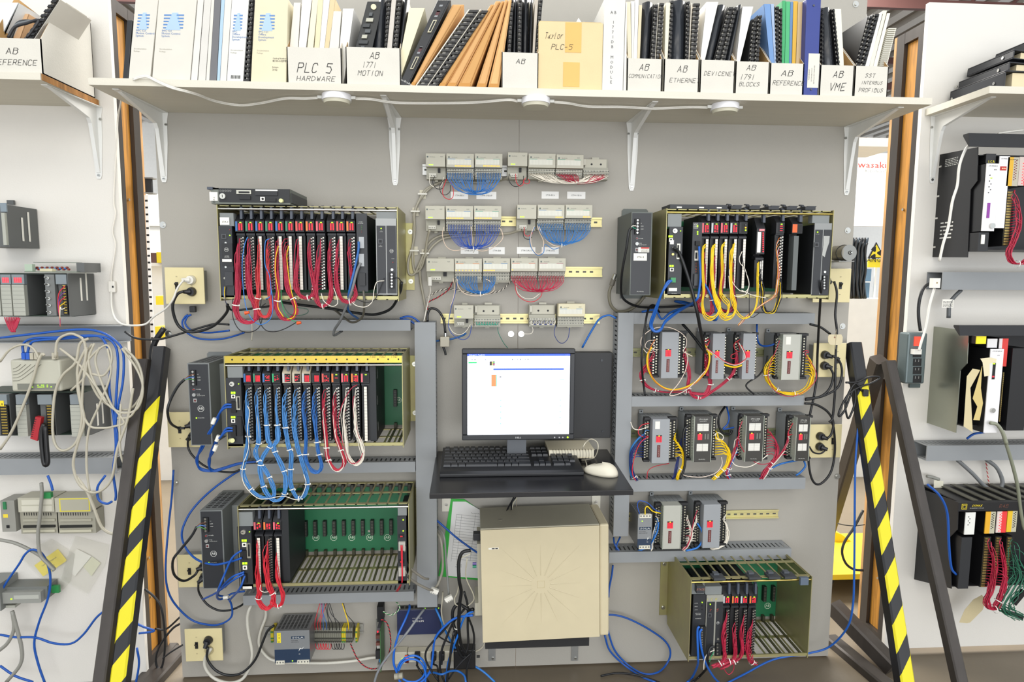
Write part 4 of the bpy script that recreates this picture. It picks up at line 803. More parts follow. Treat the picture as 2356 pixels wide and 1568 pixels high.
for i in range(4):c=P('I',858,1270+i*25,.2506);q.screw(c.x,c.z,.2506,.003,h=.001)
boardlogo(R5,'I',(1253,1381),968,.0125)
for i,x in enumerate((838,1110,1262,1385)):
    c=P('I',x,760,.22);t=T('ejector_clip',f'grey plastic ejector clip on the bottom right rack, {O_[i]} from the left','clip','ejector clips on the bottom right rack');zz=R5['Z1']+.0008
    t.part('lever').box(c.x-.02,c.x+.02,zz,zz+.008,.225,.262,M('3A3D41',.5));t.part('hook').box(c.x-.012,c.x+.006,zz+.008,zz+.014,.222,.24,M('50545A',.5))
t=T('ejector_clip','blue-grey plastic clip folded over the right end of the bottom right rack rod','clip');c=P('I',1545,775,.262);t.part('lever').box(c.x-.014,c.x+.014,c.z-.014,c.z+.012,.2515,.262,M('5A6675',.5))
# ---- chassis power supplies
def psu(label,k,x0,y0,x1,y1,d,body,ex=(),tx=.12,term=(0,.2),deep=None,brk=None,col='26282C',lamp=True,logo=True):
    X0,X1,Z0,Z1=rect(k,x0,y0,x1,y1,d);t=T('rack_power_supply',label,'power supply','grey and black rack power supplies');w,h=X1-X0,Z1-Z0
    c=t.part('case');c.bevel=.002;m=M(body,.5,.2);c.box(X0-.003,X1+.004,Z0-.003,Z1+.003,.004,d-.001,m)
    for i in range(10):
        for j in range(3):c.box(X0+w*(.08+.3*j),X0+w*(.3+.3*j),Z1+.003,Z1+.0033,.03+i*.015,.038+i*.015,DK)
    f=t.part('face_plate');f.box(X0,X1,Z0,Z1,d-.001,d,M(col,.45));D_=d
    q=t.part('terminal_block');tb=(X0+w*tx,X0+w*(tx+.27),Z1-h*.26,Z1-h*.07);q.box(*tb,d,d+.006,DK)
    for i in range(5):q.screw((tb[0]+tb[1])/2,tb[3]-(tb[3]-tb[2])*(i+.5)/5,d+.006,.0035,h=.001)
    xx=(tb[0]+tb[1])/2
    for i,s in enumerate(('L1','L2/N','GND')):f.text(s,tb[1]+w*.05,Z1-h*(.13+i*.035),d+.0004,.0032,PRINT,'L')
    s=t.part('power_switch');s.cyl((xx,-d,Z1-h*.31),(xx,-d-.002,Z1-h*.31),.005,M('55565A',.4),12);s.cyl((xx,-d-.002,Z1-h*.31),(xx-.001,-d-.007,Z1-h*.308),.0018,M('B02A28',.4),8)
    f.text('POWER',xx+w*.1,Z1-h*.315,d+.0004,.003,PRINT,'L');f.text('FUSE',xx+w*.12,Z1-h*.375,d+.0004,.003,PRINT,'L');f.text('3A 250V SLOW',xx+w*.12,Z1-h*.392,d+.0004,.0026,PRINT,'L')
    t.part('fuse_holder').cyl((xx,-d,Z1-h*.375),(xx,-d-.006,Z1-h*.375),.0055,M('A7A8A6',.3,.5),14)
    q=t.part('slide_switch');q.box(xx-.004,xx+.006,Z1-h*.47,Z1-h*.425,d,d+.001,M('A7A8A6',.4));q.box(xx-.002,xx+.004,Z1-h*.46,Z1-h*.435,d+.001,d+.0014,M('5A1A1C',.4))
    if logo:f.logo(X0+w*.55,Z1-h*.55,d+.0004,.0105)
    if lamp:t.part('lamp').cyl((X0+w*.3,-d,Z0+h*.335),(X0+w*.3,-d-.001,Z0+h*.335),.0022,GRNL,10);f.text('P/S ACTIVE',X0+w*.38,Z0+h*.33,d+.0004,.0028,PRINT,'L')
    if brk:
        a=rect(k,*brk,.002);q=t.part('mounting_bracket');q.prism([(a[0],a[2]),(a[1],a[2]),(a[1],a[3]-.006),(a[1]-.006,a[3]),(a[0]+.006,a[3]),(a[0],a[3]-.006)],.0005,.003,m)
    return t,f,(X0,X1,Z0,Z1,xx,tb)
p2=psu('tall black-faced power supply left of the middle left rack','B',260,222,432,935,.2,'777B7A',brk=(415,112,640,300))
p3=psu('tall black-faced power supply left of the lower left rack','C',325,225,485,825,.2,'777B7A',brk=(452,78,650,300))
p4=psu('wide grey power supply labelled STA 4 left of the station 4 rack','G',208,235,378,968,.2,'5E635F',brk=(112,198,345,1005),lamp=False,logo=False)
t,f,a=p4
q=put(t,'paper_label','G',286,630,120,66,.2,WHT,.0006);c=P('G',287,640,.2);q.text('STA 4',c.x,c.z,.2011,.0062,INK)
q=put(t,'warning_label','G',318,566,98,46,.2,WHT,.0006);r_=rect('G',292,543,366,556,.2007);q.flat(*r_,.2009,M('C23B33',.5));r_=rect('G',294,560,364,588,.2007);q.lines(*r_,.2009,4,INK)
a2=rect('G',128,300,172,490,.1995);q=t.part('paper_label');c0=P('G',150,395,.0035);q.box(c0.x-.008,c0.x+.008,c0.z-.035,c0.z+.035,.0031,.0036,WHT);c=P('G',285,945,.2);f.text('Allen-Bradley',c.x,c.z,.2006,.003,PRINT)
t.part('side_box').box(a[1]+.0045,R4['X0']-.030,a[2]+.004,a[3]-.001,.004,.17,M('5E635F',.5,.2))
for p_,R_ in ((p2,R2),(p3,R3)):p_[0].part('side_box').box(p_[2][1]+.0045,R_['X0']-.002,p_[2][2]+.008,p_[2][3]-.010,.004,.12,M('7E8280',.5,.2))
# ================================================================ small rail-mounted modules in the middle
FB=M('B9B6A6',.5);FB2=M('A3A193',.55)
def rail(label,k,x0,y0,x1,y1,mat,cat='rail'):
    X0,X1,Z0,Z1=rect(k,x0,y0,x1,y1,.008);t=T('mounting_rail',label,cat,'slotted mounting rails');h=Z1-Z0
    t.part('rail').box(X0,X1,Z0+h*.18,Z1-h*.18,.0008,.003,mat)
    for z in (Z0,Z1-h*.18):q=t.part('lip');q.box(X0,X1,z,z+h*.18,.0071,.009,mat);zz=z+h*.18-.001 if z == Z0 else z;q.box(X0,X1,zz,zz+.001,.003,.0071,mat)
    s=t.part('slot');n=int((X1-X0)/.025)
    for i in range(n):x=X0+.012+i*.025;s.box(x-.006,x+.006,(Z0+Z1)/2-.003,(Z0+Z1)/2+.003,.003,.0032,M('55554C',.6))
    return X0,X1,Z0,Z1
ZR=M('D3CC9B',.4,.5,kind='zinc')
rail('silver mounting rail behind the top row of small beige modules','D',170,198,1400,278,M('C9C9C6',.4,.5))
rail('yellow zinc mounting rail behind the second row of small beige modules','D',700,584,1519,656,ZR)
rail('yellow zinc mounting rail reaching right of the third row of small beige modules','D',1100,958,1521,1034,ZR)
rail('yellow zinc mounting rail behind the fourth row of small beige modules','D',306,1311,1502,1384,ZR)
rail('zinc mounting rail behind the upper row of input blocks','H',205,226,1345,298,M('8E9170',.4,.5,kind='zinc'))
rail('zinc mounting rail behind the second row of input blocks','H',190,918,1470,990,M('7E8468',.4,.5,kind='zinc'))
rail('golden mounting rail reaching right of the two lowest input blocks','I',150,222,1340,290,ZR)
TF={}
OD=('first','second','third','fourth','fifth')
def flexmod(label,k,x0,x1,y0,y1,yb,stripe=None,leds=None,kind='io',key=None,cream=None,d=.07):
    X0,X1,Z0,Z1=rect(k,x0,y0,x1,y1,d);zb=P(k,(x0+x1)/2,yb,.045).z;w,h=X1-X0,Z1-Z0
    t=T('input_output_module' if kind == 'io' else 'rail_adapter_module' if kind == 'ad' else 'wiring_block',label,'rail module','small beige modules on the rails')
    bs=t.part('base');bs.box(X0+.0007,X1-.0007,zb,Z0+h*.2,.0095,.042,FB2);bs.box(X0+.0007,X1-.0007,Z0+h*.2+.0005,Z1-.002,.0095,.03,FB2)
    tb=t.part('hook');tb.box(X0+w*.4,X0+w*.68,Z1-.001,Z1+.006,.01,.02,FB);tb.box(X0+w*.42,X0+w*.58,zb-.006,zb,.01,.02,FB)
    if kind != 'base':
        f=t.part('housing');m=M(cream,.5) if cream else FB;f.bevel=.0012;f.box(X0+.0005,X1-.0005,Z0,Z1,.031,d,m)
        g=t.part('face_print');g.cyl((X0+w*.1,-d-.0002,Z1-h*.27),(X0+w*.1,-d-.0005,Z1-h*.27),.0028,M('54605E',.5),12);g.text('Allen-Bradley',X0+w*.2,Z1-h*.30,d+.0005,.0024,M('5C625F',.5),'L');g.text('FLEX',X1-w*.20,Z1-h*.28,d+.0005,.003,M('5C625F',.5),shear=.3)
    if kind == 'io':
        g.flat(X0+w*.05,X1-w*.12,Z0+h*.2,Z0+h*.58,d+.0004,M('D9D8CC',.5));g.flat(X0+w*.05,X0+w*.33,Z0+h*.59,Z0+h*.62,d+.0006,M(stripe,.5));g.flat(X0+w*.66,X1-w*.1,Z0+h*.59,Z0+h*.62,d+.0006,M(stripe,.5))
        for i in range(1,16):x=X0+w*(.05+.83*i/16);g.flat(x-.0002,x+.0002,Z0+h*.22,Z0+h*.56,d+.0006,M('A9A89C',.6))
        if leds:
            a,e,n=leds;q=t.part('lamp_row')
            for i in range(n):x=X0+w*(a+(e-a)*(i+.5)/n);q.box(x-.0014,x+.0014,Z0+h*.06,Z0+h*.14,d,d+.0006,ORL)
    if kind == 'ad':
        a=X0+w*.16
        for i in range(3):t.part('lamp').box(a+i*.0052,a+i*.0052+.0038,Z0+h*.1,Z0+h*.17,d,d+.0006,GRNL)
        q=t.part('terminal_block');q.box(X0+w*.14,X0+w*.52,zb+.006,zb+.018,.042,.052,M('C6C4B8',.5));q2=t.part('connector');q2.box(X0+w*.6,X0+w*.72,Z0-.016,Z0-.002,.042,.05,DK)
        for i in range(4):x=X0+w*(.18+.09*i);q.box(x-.001,x+.001,zb+.009,zb+.012,.052,.0523,INK)
    A=[]
    if kind != 'ad':
        rows=((Z0-.006,.050),(Z0-.0155,.045),(Z0-.025,.043)) if kind == 'io' or True else ()
        for z,dd in rows:
            q=t.part('terminal_row');q.box(X0+.001,X1-.001,z-.0042,z+.0042,.042,dd+.004,M('BFBDAF',.5));n=17
            for i in range(n):x=X0+w*(i+.5)/n;q.box(x-.0014,x+.0014,z-.0018,z+.0022,dd+.004,dd+.0044,M('4E4F4A',.6))
        zt=Z0-.0155
        A=[Vector((X0+w*(i+.7)/17,-.0505,zt)) for i in range(16)]
    if kind == 'base':
        q=t.part('socket_face');q.box(X0+w*.1,X1-w*.06,Z0+h*.22,Z1-h*.08,.03,.036,FB);q.box(X0+w*.03,X0+w*.12,Z0+h*.4,Z1-h*.1,.036,.042,M('C3C0B2',.5))
        for f_ in (.36,.72):q.cyl((X0+w*f_,-.036,Z0+h*.5),(X0+w*f_,-.0364,Z0+h*.5),.0035,INK,12)
        for i in range(22):q.box(X0+w*(.06+.037*i),X0+w*(.075+.037*i),Z0+h*.05,Z0+h*.17,.03,.037,M('8E8D83',.5))
    if key:TF[key]=A
    return t,X0,X1,Z0,Z1
rows=[('top row',[('ad',193,343,106,206,300,0,0,'adapter left of the blue wires'),('io',348,558,108,212,300,'4C86B8',(.3,.9,11),'blue-striped module'),('io',562,772,108,212,300,'3E9A80',(.3,.9,11),'teal-striped module'),('ad',810,960,99,202,300,0,0,'adapter in the middle'),('io',965,1172,108,214,300,'3E9A80',None,'unlit module'),('io',1175,1382,115,218,300,'3E9A80',None,'unlit module'),('base',1385,1580,130,222,304,0,0,'bare terminal base')]),
 ('second row',[('ad',190,338,500,602,690,0,0,'adapter at the left end'),('io',343,552,500,604,690,'4C86B8',(.02,.65,10),'blue-striped module'),('io',556,764,500,604,690,'3E9A80',(.02,.65,10),'teal-striped module'),('ad',880,1028,493,598,686,0,0,'adapter in the middle'),('io',1033,1240,493,596,680,'4C86B8',(.65,.93,5),'blue-striped module'),('io',1243,1448,493,594,680,'3E9A80',(.65,.93,5),'teal-striped module')]),
 ('third row',[('ad',198,408,895,994,1070,0,0,'wide adapter with a plug at the left end'),('io',410,618,895,996,1076,'D98A52',(.0,.95,8),'orange-striped module'),('io',622,830,893,996,1076,'4C86B8',(.02,.45,8),'blue-striped module'),('io',833,1038,893,992,1064,'C9694A',(.03,.1,1),'red-striped module'),('io',1041,1248,893,992,1064,'9A5560',None,'dark-red-striped module')]),
 ('fourth row',[('ad',405,555,1247,1348,1410,0,0,'adapter at the left end'),('base',558,760,1245,1345,1412,0,0,'bare terminal base with green jumpers'),('base',975,1178,1243,1340,1410,0,0,'bare terminal base with white and blue jumpers'),('io',1190,1394,1236,1332,1410,'7FA6C4',None,'cream module')])]
for ri,(rn,ms) in enumerate(rows):
    for mi,(kd,x0,x1,y0,y1,yb,st_,ld,dsc) in enumerate(ms):
        lit=' with orange lamps' if kd == 'io' and ld else ''
        flexmod(f'small beige {dsc.replace("with a plug at the left end", "with a plug").replace(" with white and blue jumpers", " with two-colour jumpers")}{lit}, {("first","second","third","fourth","fifth","sixth","seventh")[mi]} from left in the {rn}','D',x0,x1,y0,y1,yb,st_,ld,kd,(ri,mi),'D5CDAE' if 'cream' in dsc else None)
for s,x0,x1,y0,y1,w_ in (('1794-IB16',383,513,395,450,'left end'),('1794-OB16P',575,725,395,451,'second from left'),('1794-IB16',1065,1194,393,447,'second from right'),('1794-OB16',1257,1394,395,448,'right end'),
      ('1794-OM8',457,590,812,862,'left end'),('1794-IB8',668,788,810,864,'second from left'),('1794-OA16',880,1018,810,862,'second from right'),('1794-IA16',1066,1194,810,863,'right end')):
    a=rect('D',x0,y0,x1,y1,.001);t=T('paper_label',f'small white paper label with a part code, {w_} of the {"upper" if y0 < 500 else "lower"} label row','label','white paper labels between the module rows')
    q=t.part('slip');q.box(*a,.0004,.001,M('EDECE8',.6));q.text(s,(a[0]+a[1])/2,(a[2]+a[3])/2-.0028,.0013,.0056,INK)
# ================================================================ input blocks on the right
BG=M('94979A',.45);BG2=M('8F9394',.5);TB_={}
def block(label,k,x0,y0,x1,y1,tl,tr,cover='grey',tag=None,key=None,d=.125,led=(.36,.52),name='input_block'):
    X0,X1,Z0,Z1=rect(k,x0,y0,x1,y1,d);w,h=X1-X0,Z1-Z0;dl_=.095
    xl=P(k,tl,(y0+y1)/2,dl_).x;xr=P(k,tr,(y0+y1)/2,dl_).x;t=T(name,label,'input block','grey input output blocks')
    c=t.part('housing');c.bevel=.001;c.box(xl,xr,Z0+h*.03,Z1-h*.02,.0095,.08,BG2);
    for i in range(7):c.box(xl+.002+(xr-xl-.008)*i/7,xl+.004+(xr-xl-.008)*i/7,Z1-h*.02,Z1-h*.02+.0012,.012,.075,BG)
    e=t.part('mounting_ear');e.box(xl+.004,xl+.018,Z1-h*.02,Z1+.010,.0095,.013,BG2);e.cyl((xl+.011,-.013,Z1+.004),(xl+.011,-.0134,Z1+.004),.003,INK,10)
    f=t.part('cover');f.bevel=.0015;cm={'grey':BG,'clear':M('B2B2A8',.15),'black':M('3B3A37',.2)}[cover];f.box(X0,X1,Z0,Z1,.081,d,cm)
    if cover != 'grey':
        q=t.part('clear_edge');em=M('A8AEA0',.15)
        for a,b_ in ((X0-.002,X0),(X1,X1+.002)):q.box(a,b_,Z0,Z1,.084,d+.001,em)
    A={}
    for side,(a,b_) in (('L',(xl-.001,X0-.0025)),('R',(X1+.0025,xr+.001))):
        if b_-a < .006:continue
        q=t.part('terminal_strip');q.box(a,b_,Z0+h*.02,Z1-h*.04,.081,.092,DK);n=14;L_=[]
        for i in range(n):
            zz=Z0+h*.1+(h*.78)*(n-1-i)/(n-1)
            for j,fx in enumerate((.3,.72)):
                x=a+(b_-a)*fx;zj=zz+(.0018 if j else -.0018);q.box(x-.0024,x+.0024,zj-.0022,zj+.0022,.092,.0955,M('B9B5A2',.3,.8))
            L_.append(Vector((a+(b_-a)*(.1 if side == 'L' else .9),-.097,zz)))
        for zz in (Z1-h*.04,Z0+h*.0):q.box(a,b_,zz,zz+.008,.085,.105,M('1B1B1D',.5))
        A[side]=L_
    lw=t.part('lamp_window');wx=X0+w*.22,X0+w*.55
    if cover != 'black':wy=Z1-h*led[0],Z1-h*led[1]
    else:wy=Z1-h*.36,Z1-h*.51;wx=X0+w*.2,X0+w*.46
    lw.box(wx[0],wx[1],wy[1],wy[0],d,d+.001,DK)
    for i in range(4):
        for j in range(7):x=wx[0]+(wx[1]-wx[0])*(i+.5)/4;z=wy[1]+(wy[0]-wy[1])*(j+.4)/8;lw.flat(x-.0018,x+.0018,z-.0012,z+.0012,d+.0012,REDL)
    lw.flat((wx[0]+wx[1])/2-.002,(wx[0]+wx[1])/2+.002,wy[0]-.004,wy[0]-.001,d+.0013,M('E8D820',emit=2))
    if cover == 'black':
        f.text(tag,(X0+X1)/2,Z1-h*.08,d+.0004,.0052,PRINT)
        f.text('120Vac INPUT',(X0+X1)/2,Z1-h*.115,d+.0004,.003,PRINT);f.text('Allen-Bradley',(X0+X1)/2,Z0+h*.05,d+.0004,.003,PRINT)
        for a_,b_ in ((.16,.32),(.60,.76)):
            q=t.part('write_on_label');q.box(X0+w*.16,X1-w*.16,Z1-h*b_,Z1-h*a_,d,d+.0006,WHT)
            for i in range(1,8):zz=Z1-h*(a_+(b_-a_)*i/8);q.flat(X0+w*.16,X1-w*.16,zz-.0003,zz+.0003,d+.0008,M('9A9A98',.6))
            q.flat((X0+X1)/2-.0004,(X0+X1)/2+.0004,Z1-h*b_,Z1-h*a_,d+.0009,M('6A6A68',.6))
        for x in (.62,.78):t.part('lamp_column').box(X0+w*x,X0+w*(x+.07),Z1-h*.50,Z1-h*.38,d,d+.0006,M('77776F',.5))
    else:
        q=t.part('brand_label');a=(X0+w*.30,X0+w*.48,Z1-h*.86,Z1-h*.58);q.box(*a,d,d+.0006,M('5C1E1C',.5));q.text('ALLEN-BRADLEY',(a[0]+a[1])/2+.002,(a[2]+a[3])/2,d+.001,.0035,M('C8A09A',.5),rot=math.pi/2,wid=(a[3]-a[2])*.9)
        for i in range(len(q.v)):pass
        if tag:q=t.part('paper_label');q.box(X0+w*.15,X0+w*.42,Z1-h*.22,Z1-h*.05,d,d+.0006,WHT)
    TB_[key]=A
    return t
block('wide grey input block with white and crimson wires, leftmost of the upper row','H',456,88,602,486,372,664,key='b1')
block('narrow grey input block left of its twin, second of the upper row','H',892,100,998,494,822,1003,key='b2')
block('narrow grey input block right of its twin, third of the upper row','H',1152,100,1262,494,1082,1268,key='b3')
block('clear-covered input block with yellow wires, rightmost of the upper row','H',1495,108,1645,500,1430,1694,'clear',1,key='b4')
block('grey input block with navy and yellow wires, leftmost of the second row','H',375,836,524,1215,302,578,'grey',1,key='b5')
block('dark-faced input block, second of the second row','H',736,812,880,1202,660,918,'black','1791-32A0',key='b6')
block('dark-faced input block, third of the second row','H',1180,808,1326,1198,1118,1360,'black','1791-24A8',key='b7')
block('bluish clear-covered input block, rightmost of the second row','H',1612,820,1722,1194,1532,1730,'black','1791-24',key='b8')
block('grey input block with white wires, left one above the bottom right rack','I',432,180,568,522,362,612,'clear',key='b9')
block('grey input block with white wires, right one above the bottom right rack','I',746,172,880,514,678,922,'grey',key='b10')
# small SOLA supply
def sola(label,k,x0,y0,x1,y1,d,split,tags,big=False):
    X0,X1,Z0,Z1=rect(k,x0,y0,x1,y1,d);w,h=X1-X0,Z1-Z0;t=T('rail_power_supply',label,'power supply')
    c=t.part('case');c.bevel=.001;c.box(X0,X1,Z0,Z1,.0095,d-.001,M('8E8F90',.35,.6));v=t.part('vent_holes')
    for i in range(12):
        for j in range(8):v.flat(0,0,0,0,0,DK) if False else v.add([(X0+w*(.06+.11*j),-.02-(d-.03)*i/12,Z1+.0003),(X0+w*(.13+.11*j),-.02-(d-.03)*i/12,Z1+.0003),(X0+w*(.13+.11*j),-.024-(d-.03)*i/12,Z1+.0003),(X0+w*(.06+.11*j),-.024-(d-.03)*i/12,Z1+.0003)],[(3,2,1,0)],DK)
    f=t.part('face_plate');f.box(X0,X1,Z0+h*split,Z1,d-.001,d,M('8A8D8F',.35,.3));f.box(X0,X1,Z0,Z0+h*split,d-.001,d,M('22344C',.4))
    bz=Z0+h*(.78 if big else .58);f.flat(X0+w*(.48 if big else .1),X0+w*(.86 if big else .95),bz-h*.04,bz+h*.04,d+.0003,M('2B3C50',.5));f.text('SOLA',X0+w*(.67 if big else .52),bz-h*.025,d+.0006,h*.05,M('E6E6E2',.5),wid=w*(.32 if big else .7))
    f.text('Power Supply',X0+w*(.48 if big else .1),bz-h*.10,d+.0004,h*.024,INK,'L');f.text(tags,X0+w*(.48 if big else .1),bz-h*.15,d+.0004,h*.024,INK,'L')
    zz=Z0+h*split;f.prism([(X0+w*.68,zz-.008),(X0+w*.74,zz+.002),(X0+w*.78,zz-.001),(X0+w*.84,zz+.009),(X0+w*.77,zz+.001),(X0+w*.72,zz+.005)],d,d+.0004,M('EDEDE8',.5));f.text('CE',X0+w*.7,Z0+h*split*.6,d+.0004,h*.03,PRINT)
    t.part('lamp').cyl((X0+w*(.5 if big else .3),-d,Z0+h*(.06 if big else .8)),(X0+w*(.5 if big else .3),-d-.001,Z0+h*(.06 if big else .8)),.002,GRNL,10)
    for xa,xb_2,zz in (((.04,.28,0),(.64,.98,0)) if big else ((.1,.9,0),(.08,.92,.9))):
        q=t.part('terminal_block');z0=Z0-.003 if zz == 0 else Z0+h*.9;q.box(X0+w*xa,X0+w*xb_2,z0,z0+.013,d-.006,d+.004,M('D6D2C2',.5));n=max(3,int((xb_2-xa)*w/.009))
        for i in range(n):x=X0+w*(xa+(xb_2-xa)*(i+.5)/n);q.box(x-.0022,x+.0022,z0+.005,z0+.010,d+.004,d+.0045,M('6B6B66',.4))
    return t,X0,X1,Z0,Z1
ts,*_s=sola('small silver and navy power supply left of the two lowest input blocks','I',230,248,340,512,.125,.27,'SDN 2.5-24-100P')
ts,sx0,sx1,sz0,sz1=sola('large silver and navy power supply at the bottom, with a yellow 24V sticker','C',892,1160,1170,1412,.12,.42,'SDN 10-24-100',True)
q=put(ts,'yellow_sticker','C',928,1217,30,78,.12,M('E8D437',.5),.0006,'yellow sticker reading 24V')
for s,y in (('2',1196),('4',1222),('V',1254)):c=P('C',928,y,.1207);q.text(s,c.x,c.z-.001,.1209,.006,INK)
# terminal strip right of the SOLA supply
r_=rail('grey mounting rail under the bottom left rack','C',815,1120,1590,1192,M('A9A9A6',.4,.4))
def tblock(i,x0,x1,col,lbl):
    X0,X1,Z0,Z1=rect('C',x0,1150,x1,1262,.055);t=T('terminal_block',lbl,'terminal block','terminal blocks on the bottom rail');m=M(col,.5)
    t.part('body').prismx([(.0095,Z0+.002),(.045,Z0),(.055,Z0+.012),(.055,Z1-.012),(.045,Z1),(.0095,Z1-.002)],X0+.0003,X1-.0003,m)
    s=t.part('clamp')
    for z in (Z0+.008,Z0+.02,Z1-.010):s.box(X0+.001,X1-.001,z-.0025,z+.0025,.0555,.058,M('3A3A34',.5) if col != 'C8B421' else M('3E7A3A',.5))
for i in range(19):
    xa=1192+i*17.3 if i < 13 else 1192+i*17.3+2;y_=i in (13,14,18)
    if i < 19:tblock(i,xa+(22 if i == 18 else 0),xa+17+(22 if i == 18 else 0),'C8B421' if y_ else '77766A',('yellow and green ground terminal block' if y_ else 'grey terminal block')+' on the rail right of the large rail power supply')
tblock(0,862,886,'C8B421','yellow and green ground terminal block left of the large rail power supply')
# open circuit board
t=T('open_power_board','bare green circuit board seen edge-on, right of the terminal blocks','circuit board');X0=P('C',1738,1230,.05).x;za,zb2=P('C',1710,1105,.05).z,P('C',1710,1420,.05).z
t.part('board').box(X0,X0+.002,zb2,za,.01,.10,M('3F6B3E',.5));t.part('bracket').box(X0-.028,X0+.004,zb2-.002,za-.01,.001,.004,M('8F8F8A',.4,.5))
for i,(f0,f1,w_,c_) in enumerate(((.0,.12,.012,'4B4B50'),(.14,.22,.016,'5A3A33'),(.24,.31,.017,'4A4A4C'),(.32,.39,.016,'6A4038'),(.42,.5,.014,'B9B8B2'),(.52,.72,.018,'1B1B1D'),(.76,.84,.008,'3A78A8'),(.86,.97,.012,'8A8A86'))):
    t.part('capacitor' if i % 2 else 'component').box(X0-w_,X0-.0002,za-(za-zb2)*f1,za-(za-zb2)*f0,.03,.08+.01*(i % 2),M(c_,.5))
c=P('C',1703,1125,.09);t.part('lamp').cyl((X0-.010,-.081,za-.012),(X0-.010,-.084,za-.012),.003,REDL,8)
a=rect('C',1690,975,1752,1100,.04);t.part('connector','black edge connector').box(a[0]+.004,a[1]-.002,a[2]+.004,a[3],.004,.04,DK)
# blue network switch, upside down
t=T('network_switch','dark blue network switch mounted upside down at the bottom of the left board','network switch');X0,X1,Z0,Z1=rect('F',180,948,518,1142,.035)
q=t.part('case');q.bevel=.002;q.box(X0,X1,Z0,Z1,.002,.035,M('252C4E',.4));q=t.part('port_panel');q.box(X0+.004,X1-.004,Z1,Z1+.001,.004,.033,M('7A7B78',.4,.5))
for i in range(5):t.part('port').box(X0+.012+i*.017,X0+.024+i*.017,Z1+.001,Z1+.0014,.01,.026,INK)
q=t.part('lettering');q.text('NETGEAR',(X0+X1)/2-.003,(Z0+Z1)/2+.008,.0353,.007,WHT,rot=math.pi,wid=.042);q.text('Fast Ethernet Switch',(X0+X1)/2-.006,(Z0+Z1)/2+.017,.0353,.003,WHT,rot=math.pi)
for x in (397,503):c=P('F',x,938,.03);t.part('lamp').box(c.x-.0015,c.x+.0015,Z1+.0014,Z1+.003,.03,.033,GRNL)
# power strip
t=T('power_strip','long cream power strip with a red lit switch at the bottom of the left board','power strip');X0,X1,Z0,Z1=rect('F',163,1272,700,1364,.04)
m=M('D3CDB9',.4);q=t.part('case');q.bevel=.003;q.box(X0+.045,X1,Z0+.003,Z1-.003,.001,.036,m);q=t.part('switch_end');q.bevel=.003;q.box(X0,X0+.044,Z0,Z1,.001,.04,m)
q=t.part('rocker_switch','red lit rocker switch');a=rect('F',243,1297,271,1357,.0402);q.box(*a,.0402,.044,M('5A1010',.3));q.box(a[0]+.001,a[1]-.001,(a[2]+a[3])/2+.001,a[3]-.001,.044,.0445,M('FF4A30',emit=2.5));dot(t,'lamp','F',221,1329,.0025,.0402,GRNL)
for i,x in enumerate((385,585)):a=rect('F',x-16,1285,x+16,1345,.0362);t.part('socket').box(*a,.0362,.0368,M('C4BEA8',.5))
for i,(x,y,n_) in enumerate(((335,1325,'left'),(462,1325,'middle'),(525,1325,'right'))):
    t=T('plug',f'black plug in the cream power strip, the {n_} of three','plug','plugs in the power strip');a=rect('F',x-22,y-30,x+22,y+30,.06);q=t.part('body');q.bevel=.003;q.box(a[0],a[1],a[2]+.004,a[3],.037,.06,BLK);c=P('F',x,y+38,.06);t.part('strain_relief').cyl((c.x,-.052,a[2]+.004),(c.x,-.056,a[2]-.012),.005,BLK,10,r2=.0035)
t=T('power_adapter','large black power adapter block at the right end of the power strip','power adapter');a=rect('F',618,1262,788,1412,.085);q=t.part('case');q.bevel=.004;q.box(*a,.041,.085,M('1A1A1C',.35));q.flat(a[0]+.003,a[1]-.003,(a[2]+a[3])/2+.001,(a[2]+a[3])/2+.0016,.0853,DK)
e=P('F',820,1310,.06);t.part('barrel_plug').cyl((a[1]+.004,-.06,e.z),(a[1]+.016,-.06,e.z),.004,BLK,10)
# clipboard
t=T('clipboard','green-edged clipboard with a printed log sheet hanging behind the computer','clipboard')
def poly(k,pts,d):return [(P(k,x,y,d).x,P(k,x,y,d).z) for x,y in pts]
t.part('board').prism(poly('F',((597,92),(500,690),(840,725),(850,200),(700,95)),.006),.002,.005,M('35B040',.4));q=t.part('log_sheet');q.prism(poly('F',((612,112),(560,640),(570,688),(840,708),(845,190),(712,112)),.007),.0055,.0065,M('E9E8E6',.6))
LNM=M('6E6E6E',.6)
for i in range(17):
    y=225+i*21.5;a,b_=P('F',640-(y-225)*.11,y-14,.007),P('F',835,y+8,.007);q.add([(a.x,-.0067,a.z),(b_.x,-.0067,b_.z),(b_.x,-.0067,b_.z+.0008),(a.x,-.0067,a.z+.0008)],[(0,1,2,3)],LNM)
for x in (640,680,787):a,b_=P('F',x,212,.007),P('F',x-42,575,.007);q.add([(b_.x,-.0067,b_.z),(b_.x+.0008,-.0067,b_.z),(a.x+.0008,-.0067,a.z),(a.x,-.0067,a.z)],[(0,1,2,3)],LNM)
c=P('F',790,208,.007);q.text('Test Stand PLC',c.x,c.z,.0067,.004,INK,rot=-.12)
for i,s in enumerate(('When all','Supervisor')):c=P('F',635-i*6,605+i*14,.007);q.text(s,c.x,c.z,.0067,.004,INK,'L',rot=-.05)
